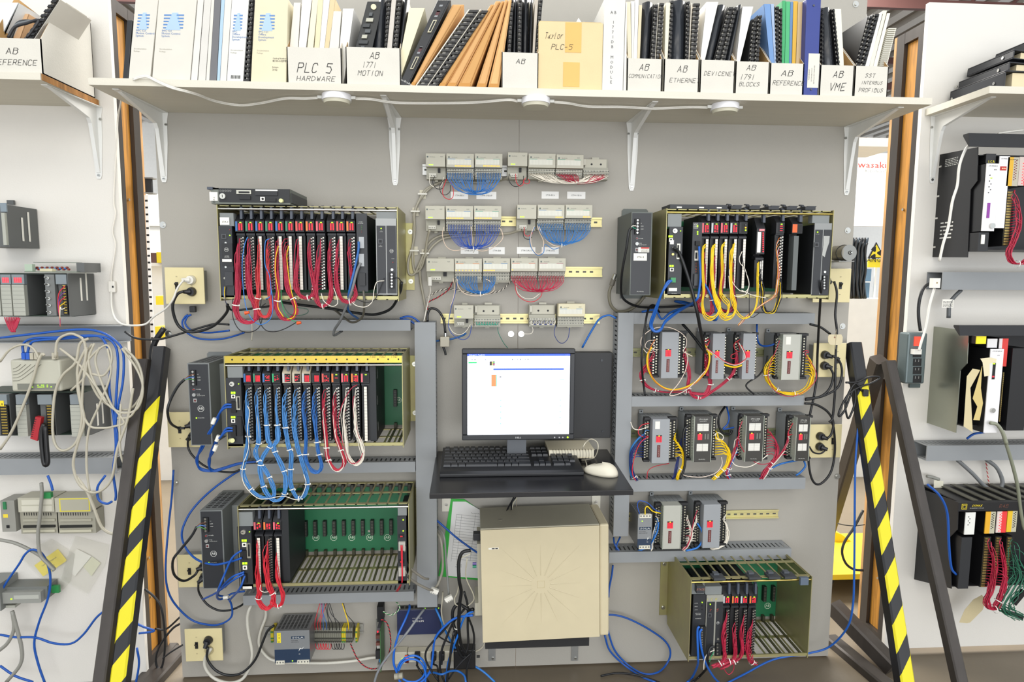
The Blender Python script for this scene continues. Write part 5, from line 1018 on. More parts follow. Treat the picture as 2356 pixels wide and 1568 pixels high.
# ================================================================ desk board, monitor, keyboard, mouse, computer
DZ=.8636
fl,fr_=PZ('E',110,1392,DZ),PZ('E',1950,1358,DZ);bl,br=PZ('E',185,1000,DZ),PZ('E',1700,985,DZ);ym=(fl.y+fr_.y)/2
t=T('desk_board','glossy black board serving as a desk under the monitor','desk board');q=t.part('board');q.bevel=.0015;zt_=P('E',110,1440,-fl.y).z
DKB=M('1B1B1E',.22);q.prismz([(fl.x,fl.y),(fr_.x,fr_.y),(br.x+.004,-.001),(bl.x-.004,-.001)],min(zt_,DZ-.015),DZ,DKB);DB=min(zt_,DZ-.015)
for x,y in ((263,1490),(1612,1465)):
    c=P('E',x,y,.003);q=t.part('mounting_plate','white steel plate with a bolt');q.box(c.x-.016,c.x+.016,c.z-.025,DB-.0005,.0005,.004,M('DEDACB',.4));q.screw(c.x,c.z,.004,.006)
# monitor
D_=.20;a=rect('E',403,86,1420,908,D_);X0,X1,Z0,Z1=a;t=T('computer_monitor','black flat monitor with a bright white screen standing on the black desk board','monitor');s=rect('E',452,133,1375,861,D_+.001)
q=t.part('bezel');q.bevel=.003;BZ=M('1F2125',.4)
for b_ in ((X0,X1,s[3],Z1),(X0,X1,Z0,s[2]),(X0,s[0],s[2],s[3]),(s[1],X1,s[2],s[3])):q.box(*b_,D_-.018,D_,BZ)
q=t.part('back_shell');q.box(X0+.003,X1-.003,Z0+.003,Z1-.003,D_-.045,D_-.019,BZ);q.box(X0+.09,X1-.09,Z0+.05,Z1-.05,D_-.075,D_-.045,BZ)
SCM=M('F4F7FF',.3,emit=1.08);q=t.part('screen');ds=D_-.004;q.flat(s[0],s[1],s[2],s[3],ds,SCM);U=t.part('screen_content');w,h=s[1]-s[0],s[3]-s[2]
def sc(x0,y0,x1,y1,col,e=1.0,o=.0004):U.flat(s[0]+w*(x0-452)/923,s[0]+w*(x1-452)/923,s[3]-h*(y1-133)/728,s[3]-h*(y0-133)/728,ds+o,M(col,.3,emit=round(e*.95,3)))
def stx(tx,x,y,hh,col,e=.8):U.text(tx,s[0]+w*(x-452)/923,s[3]-h*(y-133)/728,ds+.0007,hh*h/728,M(col,.3,emit=round(e*.95,3)),'L')
sc(452,133,1375,152,'1546C8',1);stx('RSLogix 5 - Test5000',470,148,11,'E8F0FF');sc(1330,137,1372,149,'D8DCE8')
sc(684,263,1320,277,'1546C8');sc(462,263,655,277,'B8CCE8');sc(462,202,536,218,'2CD86A');stx('REMOTE RUN',466,215,9,'147038');sc(650,200,698,237,'181818',.3);sc(672,202,680,235,'E8E060',1,.0006);sc(684,206,694,216,'60D060',1,.0006);sc(684,220,694,230,'D83A90',1,.0006)
sc(667,318,715,424,'F07040');sc(708,318,716,424,'58D8A0',1,.0006);sc(680,178,832,192,'E2E6F0');sc(655,285,657,800,'C8D0E0');sc(712,318,714,800,'B8E0F0');sc(1332,318,1334,800,'B8E0F0')
for y in (548,602,655,708,760):
    sc(722,y,780,y+3,'A8DCEC');sc(1265,y,1322,y+3,'A8DCEC');sc(747,y-3,755,y+6,'60A8B8',1,.0006);sc(1288,y-3,1296,y+6,'60A8B8',1,.0006)
for y in (337,363):sc(1282,y,1325,y+4,'40C0D8')
sc(1155,318,1280,410,'ECEEF6',1);sc(1155,432,1280,515,'ECEEF6',1);sc(740,335,756,343,'203040',.3)
for i in range(20):sc(512,335+i*24,522,345+i*24,'D4D8E4');sc(530,337+i*24,530+30+(i*37) % 60,343+i*24,'D8DCE8')
sc(740,205,1050,222,'E6E8F0');sc(740,234,1050,248,'E2E4EE')
for i in range(8):sc(742+i*38,210,754+i*38,218,'C0C6D8',1,.0006)
for i,x in enumerate((490,515,568,610,850,872,895,925,942,965,990,1010)):sc(x,178,x+9,188,('788098','404860','A0A8B8')[i % 3],.8,.0007)
sc(452,840,1375,858,'E4E8F4');stx('Start',470,853,9,'303848')
for i in range(7):stx(('File','Edit','View','Search','Comms','Tools','Window')[i],462+i*40,165,8,'8890A8')
q=t.part('lettering');c=P('E',910,893,D_);q.text('DELL',c.x,c.z,D_+.0006,.0052,M('D8D8D8',.3),wid=.019)
for x in (1238,1280,1312):dot(t,'button','E',x,884,.0022,D_,M('B8B8B8',.4))
dot(t,'power_button','E',1356,883,.003,D_,GRNL)
c0,c1=P('E',812,950,.16),P('E',984,950,.16);q=t.part('stand_neck');q.box(c0.x,c1.x,DZ+.006,Z0+.03,.13,.152,M('5C5F63',.35,.4));q=t.part('stand_foot');q.bevel=.002;q.box(c0.x-.06,c1.x+.06,DZ+.0005,DZ+.006,.05,.2,M('232529',.4))
# keyboard
kb0,kb1=PZ('E',192,1252,DZ),PZ('E',1508,1225,DZ);kt0=PZ('E',225,1000,DZ+.02);yk0,yk1=(kb0.y+kb1.y)/2,kt0.y
t=T('keyboard','black computer keyboard with three green lamps on the black desk board','keyboard');q=t.part('case');q.bevel=.002;x0,x1=kb0.x+.003,kb1.x-.002;KW=x1-x0;KD=yk1-yk0
q.prismx([(-yk0,DZ+.0005),(-yk1,DZ+.0005),(-yk1,DZ+.03),(-yk0-.012,DZ+.016),(-yk0,DZ+.010)],x0,x1,M('1A1B1E',.4));KM=M('27292D',.4);KL=M('B8BCC4',.6)
def keyz(v):return DZ+.0155+(.0145)*(v-.12)/.88
def keyc(u0,u1,v0,v1,ch=None):
    k_=t.part('key_cap');ins=.0012;X0_,X1_=x0+KW*u0,x0+KW*u1;y0_,y1_=yk0+KD*v0,yk0+KD*v1;z0_,z1_=keyz(v0),keyz(v1);hh=.008
    k_.add([(X0_,y0_,z0_),(X1_,y0_,z0_),(X1_,y1_,z1_),(X0_,y1_,z1_),(X0_+ins,y0_+.002,z0_+hh),(X1_-ins,y0_+.002,z0_+hh),(X1_-ins,y1_-.003,z1_+hh),(X0_+ins,y1_-.003,z1_+hh)],[(4,5,6,7),(0,1,5,4),(1,2,6,5),(2,3,7,6),(3,0,4,7)],KM)
    if ch:
        v_,f_=glyphs(ch);sc_=.0042;k_.add([(X0_+.003+a*sc_,y0_+.006+b*sc_,z0_+hh+.0007+b*sc_*(z1_-z0_)/(y1_-y0_)) for a,b in v_],f_,KL)
rr=[(.90,.98,None),(.70,.82,'`1234567890-='),(.57,.69,None),(.44,.56,None),(.31,.43,None),(.18,.30,None)]
for i in range(13):u=.02+i*.0475+(.02 if i > 0 else 0)+(.012 if i > 4 else 0)+(.012 if i > 8 else 0);keyc(u*.92,u*.92+.036,.84,.95)
for i,ch in enumerate('`1234567890-='):keyc(.02+i*.042,.02+i*.042+.039,.695,.80,ch)
keyc(.566,.64,.695,.80);keyc(.02,.08,.575,.68)
for i,ch in enumerate('QWERTYUIOP[]'):keyc(.083+i*.042,.122+i*.042,.575,.68,ch)
keyc(.587,.64,.575,.68);keyc(.02,.09,.455,.56)
for i,ch in enumerate("ASDFGHJKL;'"):keyc(.093+i*.042,.132+i*.042,.455,.56,ch)
keyc(.555,.64,.455,.56);keyc(.02,.11,.335,.44)
for i,ch in enumerate('ZXCVBNM,./'):keyc(.113+i*.042,.152+i*.042,.335,.44,ch)
keyc(.533,.64,.335,.44)
for u0,u1 in ((.02,.072),(.075,.122),(.125,.175),(.178,.40),(.403,.45),(.453,.50),(.503,.55),(.553,.64)):keyc(u0,u1,.21,.32)
for i in range(3):
    for v0,v1 in ((.84,.95),(.695,.80),(.575,.68)):keyc(.66+i*.042,.699+i*.042,v0,v1)
    keyc(.66+i*.042,.699+i*.042,.21,.32)
keyc(.702,.741,.335,.44)
for j,v0 in enumerate((.695,.575,.455,.335,.21)):
    for i in range(4):
        if i == 3 and j in (2,4):continue
        if j == 4 and i == 0:keyc(.80,.881,v0,v0+.11);continue
        if j == 4 and i == 1:continue
        keyc(.80+i*.042,.839+i*.042,v0,v0+.11,'789456123'[(j-1)*3+i] if 0 < j < 4 and i < 3 else None)
for u in (.80,.85,.90):t.part('lamp').box(x0+KW*u,x0+KW*u+.003,DZ+.0295,DZ+.0305,-yk1+.006,-yk1+.009,GRNL)
# mouse
mc=PZ('E',1665,1215,DZ);t=T('computer_mouse','cream computer mouse at the right end of the black desk board','mouse');b=t.part('shell');vs=[];NU,NV=20,8
for j in range(NV+1):
    ph=math.pi/2*j/NV
    for i in range(NU):
        th=2*math.pi*i/NU;ca,sa=math.cos(th),math.sin(th);ln=.058*(1+.08*ca);wd=.031*(1-.12*ca);r_=math.cos(ph)**.7 if j < NV else 0
        px,py=ln*ca*r_,wd*sa*r_;a_=math.radians(148);vs.append((mc.x+px*math.cos(a_)-py*math.sin(a_),mc.y+px*math.sin(a_)+py*math.cos(a_),DZ+.0008+.034*math.sin(ph)*(1-.18*ca)))
b.add(vs,[(j*NU+i,j*NU+(i+1) % NU,(j+1)*NU+(i+1) % NU,(j+1)*NU+i) for j in range(NV) for i in range(NU)]+[tuple(range(NU-1,-1,-1))],M('DAD3BF',.35),True)
a_=math.radians(148);q=t.part('button_gap');e0=mc+Vector((.055*math.cos(a_),.055*math.sin(a_),.010));e1=mc+Vector((.022*math.cos(a_),.022*math.sin(a_),.0315));q.tube([e0,(e0+e1)/2+Vector((0,0,.0055)),e1+Vector((0,0,.001))],.0007,M('8A8474',.6),4)
w=spline([e0+Vector((-.004,.004,-.004))]+[PZ('E',x,y,DZ+.004) for x,y in ((1530,1140),(1500,1040))]+[P('E',1500,960,.20),P('E',1560,900,.14),P('E',1620,925,.12),P('E',1630,985,.12)]+[PZ('E',x,y,DZ+.003) for x,y in ((1600,1060),(1530,1085),(1480,1088))],5);t.part('cord').tube(w,.0018,M('D4CDB8',.4),6)
# spiral book and mouse disc
D2=.16;a=rect('E',1187,900,1600,990,D2);q0=PZ('E',1600,990,DZ)
t=T('spiral_notebook','cream spiral-bound book lying on the desk board under the monitor corner','notebook');t.part('cover').box(a[0],a[1],DZ+.014,DZ+.016,.03,D2,M('D9CFB4',.6));t.part('cover').box(a[0],a[1],DZ+.042,DZ+.0435,.03,D2,M('D9CFB4',.6));t.part('pages').box(a[0]+.002,a[1]-.002,DZ+.0165,DZ+.0415,.035,D2-.002,M('E6DEC8',.8))
for i in range(14):x=a[0]+.014+i*(a[1]-a[0]-.02)/13.5;t.part('wire_loop').torus((x,-D2+.004,DZ+.0285),(1,0,0),.0165,.0007,M('3A3630',.4),14,4)
c=PZ('E',1495,1030,DZ+.005);t=T('puck_disc','round white disc with a hole under the spiral book on the desk board','disc');q=t.part('disc');q.cyl((c.x,c.y,DZ+.0005),(c.x,c.y,DZ+.013),.026,M('D9DADF',.3),28);q.torus((c.x,c.y,DZ+.0128),(0,0,1),.010,.001,M('8A8C92',.4),18,4)
# black steel enclosure behind
t=T('black_enclosure','flat black steel enclosure on the board right of the monitor','enclosure');a=rect('E',1120,120,1752,892,.045);q=t.part('case');q.bevel=.002;q.box(*a,.001,.045,M('1C1D1F',.5))
for x,y in ((1662,190),(1673,828)):dot(t,'screw','E',x,y,.0045,.045,M('2E3033',.3,.5))
# computer tower
D3=.225;X0,X1,Z0,Z1=rect('F',845,325,1758,1190,D3);xb1=P('F',1822,750,D3-.02).x;t=T('computer_tower','cream computer tower with a radiating groove pattern on its side panel','computer')
rot=Matrix.Translation((X0,-D3,Z0)) @ Matrix.Rotation(-.022,4,'Y') @ Matrix.Translation((-X0,D3,-Z0));PCM=M('CABE9E',.45);PC2=M('A5A08C',.5)
def tp(n,l=None,of=None):q=t.part(n,l,of);q.X=rot;return q
q=tp('side_panel');q.bevel=.003;q.box(X0,X1,Z0,Z1,D3-.004,D3,PCM);cx,cz=(X0+X1)/2,(Z0+Z1)/2+.0;GM=M('C4B690',.5)
for i in range(16):
    a_=2*math.pi*i/16+.0;R1_=min(.165/max(abs(math.cos(a_)),.01),.155/max(abs(math.sin(a_)),.01));R1_ *= .9;c_,s_=math.cos(a_),math.sin(a_);nx,nz=-s_*.0009,c_*.0009;r0=.032;q=tp('side_groove',of=t.parts[0][3]) if False else t.parts[0][3]
    q.add([(cx+c_*r0-nx*2,-D3-.0007,cz+s_*r0-nz*2),(cx+c_*R1_,-D3-.0003,cz+s_*R1_),(cx+c_*r0+nx*2,-D3-.0007,cz+s_*r0+nz*2),(cx+c_*r0,-D3-.0018,cz+s_*r0)],[(0,1,3),(3,1,2),(0,3,2)],PCM)
q=t.parts[0][3];e_=.0125
for a_,b_,c_,f_ in ((-e_,e_,e_-.0012,e_),(-e_,e_,-e_,-e_+.0012),(-e_,-e_+.0012,-e_,e_),(e_-.0012,e_,-e_,e_)):q.box(cx+a_,cx+b_,cz+c_,cz+f_,D3,D3+.0006,GM)
q=tp('chassis');q.box(X0+.002,X1,Z0+.002,Z1-.001,.035,D3-.0045,PC2);q=tp('top_panel');q.bevel=.003;q.box(X0,X1+.001,Z1-.002,Z1+.004,.03,D3-.004,PC2);q.cyl((X0+.07,-.15,Z1+.004),(X0+.07,-.15,Z1+.005),.008,M('8C8878',.4),20)
q=tp('front_bezel');q.bevel=.006;q.box(X1+.001,xb1,Z0+.001,Z1+.003,.035,D3-.003,PCM);q=tp('badge','small blue badge');q.box(xb1,xb1+.0006,Z0+.085,Z0+.107,D3-.03,D3-.01,M('3A5478',.4))
q=tp('asset_sticker');c=P('F',945,477,D3);q.box(c.x-.017,c.x+.017,c.z-.003,c.z+.003,D3,D3+.0006,WHT);q.lines(c.x-.006,c.x+.014,c.z-.0025,c.z+.0025,D3+.0008,1,INK,.7)
q=tp('rear_port_plate');q.box(X0-.012,X0-.0002,Z0+.08,Z1-.06,.05,D3-.03,M('B3AE9C',.5));q.box(X0-.024,X0-.012,Z0+.08,Z0+.125,.08,D3-.03,M('A8A493',.5))
t=T('computer_ledge','narrow black board carrying the computer tower on two steel brackets','ledge');a=rect('F',862,1215,1665,1250,.2);q=t.part('board');zt2=Z0-.003;q.box(a[0],a[1],P('F',900,1252,.205).z,zt2,.002,.205,M('1D1D1E',.6))
for x in (915,1556):c=P('F',x,1290,.003);q=t.part('angle_bracket');zz=P('F',x,1343,.003).z;q.box(c.x-.013,c.x+.013,zz,P('F',900,1252,.205).z-.0005,.0005,.004,M('A6A7A5',.35,.7));q.screw(c.x+.003,P('F',x,1325,.004).z,.004,.005)
# ================================================================ field wiring
CRI,CR2,BL,BL2,YEL,WH,BK,NV,OR_='B0203F','C8383C','2C6CB4','4C8BC8','F0C800','E6DFD0','1C1C1E','1C2C66','D8702A'
NET='1450A6';BGE='B4AE9C';GY='8A8C8C'
def P3(k,pts,d=.25):return pp(k,pts,d)
# upper left rack
h=lambda l,k,pts,A,Bt,cols,**kw:harness(l,P3(k,pts,kw.pop('d',.252)),A,Bt,cols,**kw)
h('crimson wire loop joining the first two cards of the upper left rack','A',((690,540),(682,800),(690,1070),(665,1180),(705,1290),(790,1318),(855,1275),(840,1160),(795,1065),(775,800),(772,540)),T1_[0],T1_[1],(CRI,),spread=.0085,ties=(.28,.66),r=.0013)
h('orange-red wire loop joining the third and fourth cards of the upper left rack','A',((862,600),(862,860),(868,1060),(850,1170),(885,1250),(945,1265),(985,1200),(975,1080),(955,860),(948,640)),T1_[2],T1_[3],(CR2,'C43038'),spread=.007,ties=(.26,))
h('crimson wire loop joining the fifth and sixth cards of the upper left rack','A',((1036,600),(1030,860),(1045,1060),(1028,1180),(1080,1280),(1150,1290),(1205,1220),(1180,1120),(1138,1045),(1110,860),(1100,620)),T1_[4],T1_[5],(CRI,),spread=.007,ties=(.26,.72))
h('crimson wire loop joining the seventh and eighth cards of the upper left rack','A',((1218,640),(1200,880),(1205,1020),(1245,1085),(1310,1100),(1368,1050),(1350,930),(1318,740),(1310,600)),T1_[6],T1_[7],(CRI,),spread=.0075,ties=(.5,))
h('crimson wire loop joining the ninth and tenth cards of the upper left rack','A',((1405,650),(1385,880),(1375,1060),(1400,1150),(1440,1175),(1490,1135),(1515,1050),(1495,880),(1490,640)),T1_[8],T1_[9],(CRI,),spread=.0065,ties=(.5,))
h('crimson wire loop joining the eleventh and twelfth cards of the upper left rack','A',((1578,680),(1560,900),(1585,1070),(1640,1130),(1700,1130),(1735,1060),(1705,940),(1672,740),(1668,540)),T1_[10],T1_[11],(CRI,),spread=.0085,ties=(.45,))
G1='single wires of the upper left rack'
for l,pts,col in (('light blue wire down the left side of the upper left rack',((770,560),(742,640),(722,820),(740,1080),(770,1220),(830,1310),(900,1335),(970,1290),(995,1200),(990,1080),(975,1000)),'2F78C8'),('light blue wire curling beside the fourth card',((965,575),(928,610),(925,800),(965,900),(980,1040),(968,1090),(930,1110)),'2F78C8'),
    ('yellow wire along the fifth card',((1045,640),(1022,740),(1018,880),(1045,1060),(1040,1180),(1090,1270)),YEL),('yellow wire along the sixth card',((1135,640),(1120,740),(1140,930),(1165,1060),(1200,1190),(1180,1270),(1120,1290)),YEL),
    ('white wire loop below the ninth card',((1425,1060),(1450,1130),(1520,1175),(1570,1150),(1560,1080),(1535,1010)),WH),('white wire sweeping from the slot power supply of the upper left rack',((1985,948),(1920,960),(1895,1030),(1880,1130),(1820,1180),(1740,1170),(1690,1130)),WH),
    ('thin black wire from the slot power supply',((1985,925),(1950,1010),(1900,1115),(1820,1140),(1740,1110)),BK),('green wire ending in an orange wire nut',((1068,1030),(1072,1120),(1100,1230),(1150,1290),(1205,1315)),'1F9050'),('dark green wire looping under the upper left rack',((1080,1150),(1140,1240),(1230,1255),(1300,1235),(1300,1200),(1210,1185)),'2C4A3C')):
    cable(l,'A',pts,.256,.0013,col,'wire','wire',G1)
def nut(l,k,x,y,d,dx=1,dy=0):
    c=P(k,x,y,d);t=T('wire_nut',l,'wire nut');q=t.part('cap');q.cyl((c.x-.006*dx,-d,c.z-.006*dy),(c.x+.007*dx,-d,c.z+.007*dy),.0055,M('E2561E',.4),10,r2=.004)
nut('orange wire nut hanging under the third card of the upper left rack','A',765,1232,.257,1,.2);nut('orange wire nut in front of the duct under the upper left rack','A',1226,1322,.25,1,.1)
cable('thin black wires looping in front of the duct under the upper left rack','A',((645,1060),(635,1180),(645,1290),(700,1385),(790,1405),(870,1365),(900,1280),(880,1200),(890,1140),(890,1050)),.24,.0014,BK,'wire','wire')
cable('thin black wire ending in the orange wire nut','A',((930,1150),(880,1200),(880,1310),(930,1385),(1010,1400),(1100,1375),(1200,1320)),.24,.0014,BK,'wire','wire')
cable('cream paper tag strip hanging over the duct','A',((810,1330,.1),(812,1400,.09),(808,1480,.08)),.1,.0016,'CFC8B4','strip','tag_strip')
cable('thick grey cable drooping from the lower connector of the communication adapter','A',((1775,790),(1740,870),(1690,1060),(1600,1290,.2),(1545,1380,.15),(1540,1432,.12),(1610,1395,.04)),.255,.0042,'77797A',rough=.5)
cable('blue network cable from the upper connector of the communication adapter','A',((1758,600),(1755,680),(1720,850),(1675,1040),(1660,1180,.2),(1690,1240,.15),(1750,1282,.08)),.257,.0036,'2461A8')
cable('grey-brown cable looping from the bottom of the communication adapter','A',((1800,1035),(1808,1150),(1790,1270,.2),(1700,1318,.15),(1610,1260,.1),(1540,1205,.06),(1460,1180,.04)),.25,.0036,'5D5A50')
cable('thick black cable crossing under the upper left rack to its power supply','A',((2140,960,.22),(2125,1050,.2),(2050,1190,.14),(1920,1245,.1),(1780,1240,.08),(1500,1195,.06),(1220,1160,.05),(1080,1140,.03)),.2,.0046,'202224')
cable('short black jumper from the terminal block of the upper left rack','A',((2062,925),(2110,925),(2140,960,.22)),.252,.0016,'202224')
for i,c_ in enumerate((NET,YEL,'202224')):cable(f'{("blue","yellow","black")[i]} conductor entering the adapter marked STA 3','A',((560+i*9,1000),(556+i*8,1060),(575,1130),(590,1170,.2)),.247,.0012,c_,'wire','wire')
cable('thick black cable from the STA 3 adapter sweeping down left to the outlet','A',((592,1160,.2),(585,1230,.16),(480,1340,.1),(350,1395,.07),(240,1400,.07),(160,1350,.07),(115,1250,.08),(108,1150,.09),(150,1065,.09),(205,1042,.085)),.2,.0048,'1D1F21')
x,z=rc1[1];plug(rc1[1],od,'black plug in the lower socket of the upper left outlet box',side=(-1,0));plug(rc1[0],od,'white plug with a white cord in the upper socket of the upper left outlet box','E4E2DA',side=(-1.2,0))
cable('white lamp cord running from the outlet over the frame to the left bay','A',((205,940),(150,1010,.1),(110,1110,.1),(50,1190,.08),(-60,1265,.06),(-130,1330,.05),(-225,1345,.05),(-340,1335,.04),(-408,1280,.03),(-437,1180,.02),(-440,1040,.012)),.09,.0033,'E2DFD6')
for i in (0,1):cable(f'black cable running left from the upper left rack across the frame, {("upper","lower")[i]} one','A',(((608,1338),(500,1330),(420,1345),(250,1395),(100,1440),(0,1465),(-100,1470),(-230,1455),(-320,1400)) if i else ((1000,1170,.05),(660,1210,.06),(600,1175,.08))),.06,.0036,'202224')
for i,pts in enumerate((((240,1250),(215,1270),(190,1320),(215,1390),(300,1450),(420,1470),(560,1462),(680,1430),(740,1408,.07)),((270,1250),(235,1270),(218,1330),(280,1390),(420,1410),(610,1390,.07)))):cable(f'blue cable hanging from the loose black plug, {("outer","inner")[i]} one','A',pts,.03,.0032,NET,group='blue cables from the loose plug')
t=T('loose_connector','small black loose connector hanging under the upper left outlet box','connector');a=rect('A',252,1175,300,1230,.04);q=t.part('shell');q.bevel=.002;q.box(*a,.022,.04,BLK)
# middle left rack
h('pale blue wire loop joining the first two cards of the middle left rack','B',((768,420),(762,620),(775,900),(752,1060),(730,1190),(800,1330),(890,1400),(980,1410),(1010,1350),(975,1250),(935,1170),(860,1060),(842,980),(872,900),(850,620),(848,420)),T2_[0],T2_[1],(BL2,)*11+(WH,),spread=.0062,ties=(.13,.25,.33,.62,.72,.85))
h('pale blue wire loop joining the third and fourth cards of the middle left rack','B',((938,420),(932,620),(955,880),(972,940),(912,1040),(885,1130),(900,1260),(950,1380),(1035,1435),(1100,1370),(1112,1240),(1080,1130),(1020,1010),(1005,940),(1045,880),(1018,620),(1020,420)),T2_[2],T2_[3],(BL2,),spread=.0068,ties=(.1,.2,.3,.4,.56,.66,.76,.9))
h('pale blue wire loop joining the fifth and sixth cards of the middle left rack','B',((1105,430),(1092,620),(1115,850),(1135,950),(1160,1040),(1150,1200),(1155,1290),(1200,1400),(1255,1405),(1300,1320),(1290,1200),(1245,1060),(1215,960),(1185,800),(1172,430)),T2_[4],T2_[5],(BL2,),spread=.0068,ties=(.12,.24,.33,.45,.53,.66,.8))
h('blue wire bundle joining the seventh and eighth cards of the middle left rack','B',((1268,420),(1262,620),(1290,880),(1285,1040),(1330,1150),(1390,1180),(1430,1120),(1405,1020),(1385,880),(1355,620),(1350,420)),T2_[6],T2_[7],(BL,'2460A8'),spread=.0075,ties=(.28,.7,.78))
h('red wire loop joining the ninth and tenth cards of the middle left rack','B',((1445,430),(1440,640),(1465,900),(1480,1050),(1530,1145),(1590,1160),(1630,1090),(1590,960),(1548,820),(1525,480)),T2_[8],T2_[9],(CRI,'C02838',CRI,'BC2238',CRI,WH),spread=.0065,ties=(.27,.35,.75))
h('white wire loop joining the eleventh and twelfth cards of the middle left rack','B',((1640,540),(1622,700),(1640,880),(1655,1010),(1700,1095),(1750,1105),(1798,1030),(1775,920),(1728,780),(1700,430)),T2_[10],T2_[11],(WH,WH,WH,WH,WH,WH,WH,CRI),spread=.007,ties=())
for l,pts,c_ in (('white wire trailing along the pale blue loops',((770,590),(790,650),(770,800),(780,960),(735,1100),(722,1220),(760,1320),(860,1410),(950,1415),(1060,1395),(1120,1400),(1180,1420),(1240,1412),(1290,1290),(1270,1200)),WH),('crimson wire crossing the white-wired cards',((1745,405),(1690,440),(1620,560),(1575,720),(1600,850),(1640,1000),(1690,1100),(1760,1080),(1795,1010)),CRI),('thin black wire beside the processor of the middle left rack',((745,540),(730,700),(770,880),(800,1000),(790,1060),(740,1090)),BK)):
    cable(l,'B',pts,.262,.0012,c_,'wire','wire','single wires of the middle left rack')
for j,(x0,y0) in enumerate(((640,600),(650,810))):
    for i in range(2):
        cable(f'blue cable with white sleeve from the {("upper","lower")[j]} plug of the middle processor, {("left","right")[i]} one','B',((x0-10,y0-20+i*22,.25),(x0-70,y0-15+i*24,.25),(x0-120,y0+60,.24),(490-j*(-10)+i*12,720+j*160,.22),(440-i*14+j*60,830+j*80,.2),(370-i*18+j*90,970+j*40,.16),(315+j*110+i*12,1060+j*10,.12),(345+j*90,1140+i*12,.1),(450+j*30,1165+i*8,.09),(560,1140+i*10,.085),(700,1100+i*6,.082),(860,1085,.08)),.2,.0034,NET,group='blue cables of the middle processor card')
for j,(x,y) in enumerate(((470,725),(505,880),(485,965))):c=P('B',x,y,.232);t=T('cable_label',f'white cable label wrapped on a blue cable of the middle processor, {("upper","middle","lower")[j]} one','label','cable labels of the middle processor');t.part('wrap').cyl((c.x-.004,-.232,c.z-.009),(c.x+.004,-.232,c.z+.009),.0062,WHT,10)
cable('thick black cord from the middle power supply round to the outlet behind it','B',((212,355),(150,420),(85,540),(60,640),(85,740,.15),(150,785,.1),(215,790,.09)),.2,.0042,'1D1F21')
cable('thick black cord from the lower power supply round to the outlet behind it','C',((282,345),(240,420),(150,530),(95,610),(105,720,.16),(180,770,.12),(260,730,.09),(290,690,.08)),.2,.0042,'1D1F21')
for k_,p_ in (('B',((295,310),(250,325),(212,355))),('C',((350,315),(310,320),(282,345)))):
    for i,c_ in enumerate(('7A4A30','4C7AC0','4E8A3E')):cable(f'{("brown","light blue","green")[i]} conductor on the terminals of the {("middle" if k_=="B" else "lower")} left power supply',k_,((p_[0][0]+4,p_[0][1]+i*26),(p_[1][0],p_[1][1]+i*14),(p_[2][0],p_[2][1]+i*3)),.208,.0013,c_,'wire','wire')
for k_,rc,nm_ in (('B',rc2,'middle'),('C',rc3,'lower')):
    for i in (0,1):plug(rc[i],od,f'black plug in the {("upper","lower")[i]} socket of the outlet half behind the {nm_} left power supply',side=(-.8 if i else -1,-.2 if i == 0 else -.7))
cable('black cord hanging from the lower plug beside the middle power supply','B',((248,860,.09),(240,940),(265,1010),(330,1080),(400,1130),(500,1170),(640,1180),(700,1160)),.07,.0036,'1D1F21')
cable('blue network cable arching from the lower processor up to the duct','C',((635,590,.25),(560,615,.24),(420,642,.22),(280,600,.17),(190,500,.14),(165,390,.1),(215,260,.07),(300,150,.05),(420,40,.04),(560,-60,.03),(640,-105,.03)),.1,.0036,NET)
cable('black cord hanging from the lower plug beside the lower power supply','C',((295,790,.09),(300,860),(360,950),(450,1000),(540,1000),(620,970),(660,940,.03)),.07,.0036,'1D1F21')
# lower left rack
h('red wire loop joining the first two cards of the lower left rack','C',((758,480),(750,640),(775,850),(765,920),(815,985),(870,965),(885,890),(850,810),(822,640),(820,430)),T3_[0],T3_[1],('D02838',),spread=.0078,ties=(.3,.7),r=.0013)
h('red wire bundle of the third card, hanging to the loop of the lower left rack','C',((918,620),(915,720),(942,820),(962,890),(945,955),(905,968),(870,920)),T3_[2][5:],None,('D02838',),spread=.006,ties=(.75,),r=.0013)
cable('white wire curl under the first card of the lower left rack','C',((785,800),(780,840),(810,858),(845,855)),.255,.0012,WH,'wire','wire')
for i,pts in enumerate((((635,530),(560,590),(500,720),(455,830),(440,890,.15),(470,915,.1),(560,870,.08),(660,850,.07)),((655,715),(560,770),(440,860,.18),(330,915,.12)),((655,700),(560,740),(480,820,.2),(450,880,.12),(520,900,.1),(555,960,.08),(555,1050,.06),(480,1105,.04),(380,1115,.03),(240,1075,.03),(110,950,.05),(50,820,.07),(38,640,.08),(60,350,.06),(85,120,.05),(100,-100,.05)),((660,730),(620,830),(560,900,.15),(540,920,.1)))):
    cable(f'blue cable from the lower processor card, {("first","second","long third","short fourth")[i]} from the top','C',pts,.25,.0034,NET,group='blue cables of the lower processor card')
for j,(x,y) in enumerate(((460,840),(512,902))):c=P('C',x,y,.16);t=T('cable_label',f'white cable label on a blue cable near the lower power supply, {("upper","lower")[j]} one','label','cable labels by the lower power supply');t.part('wrap').cyl((c.x-.008,-.16,c.z-.003+.004*j),(c.x+.008,-.16,c.z+.003),.0062,WHT,10)
for i in range(3):cable(f'thin red wire down the scanner card of the lower left rack, {("left","middle","right")[i]} one','C',((1884+i*7,490),(1890+i*4,600),(1893+i*3,760),(1880+i*5,800,.2),(1846+i*7,855,.14)),.262,.0012,'D02838','wire','wire','red wires of the scanner card')
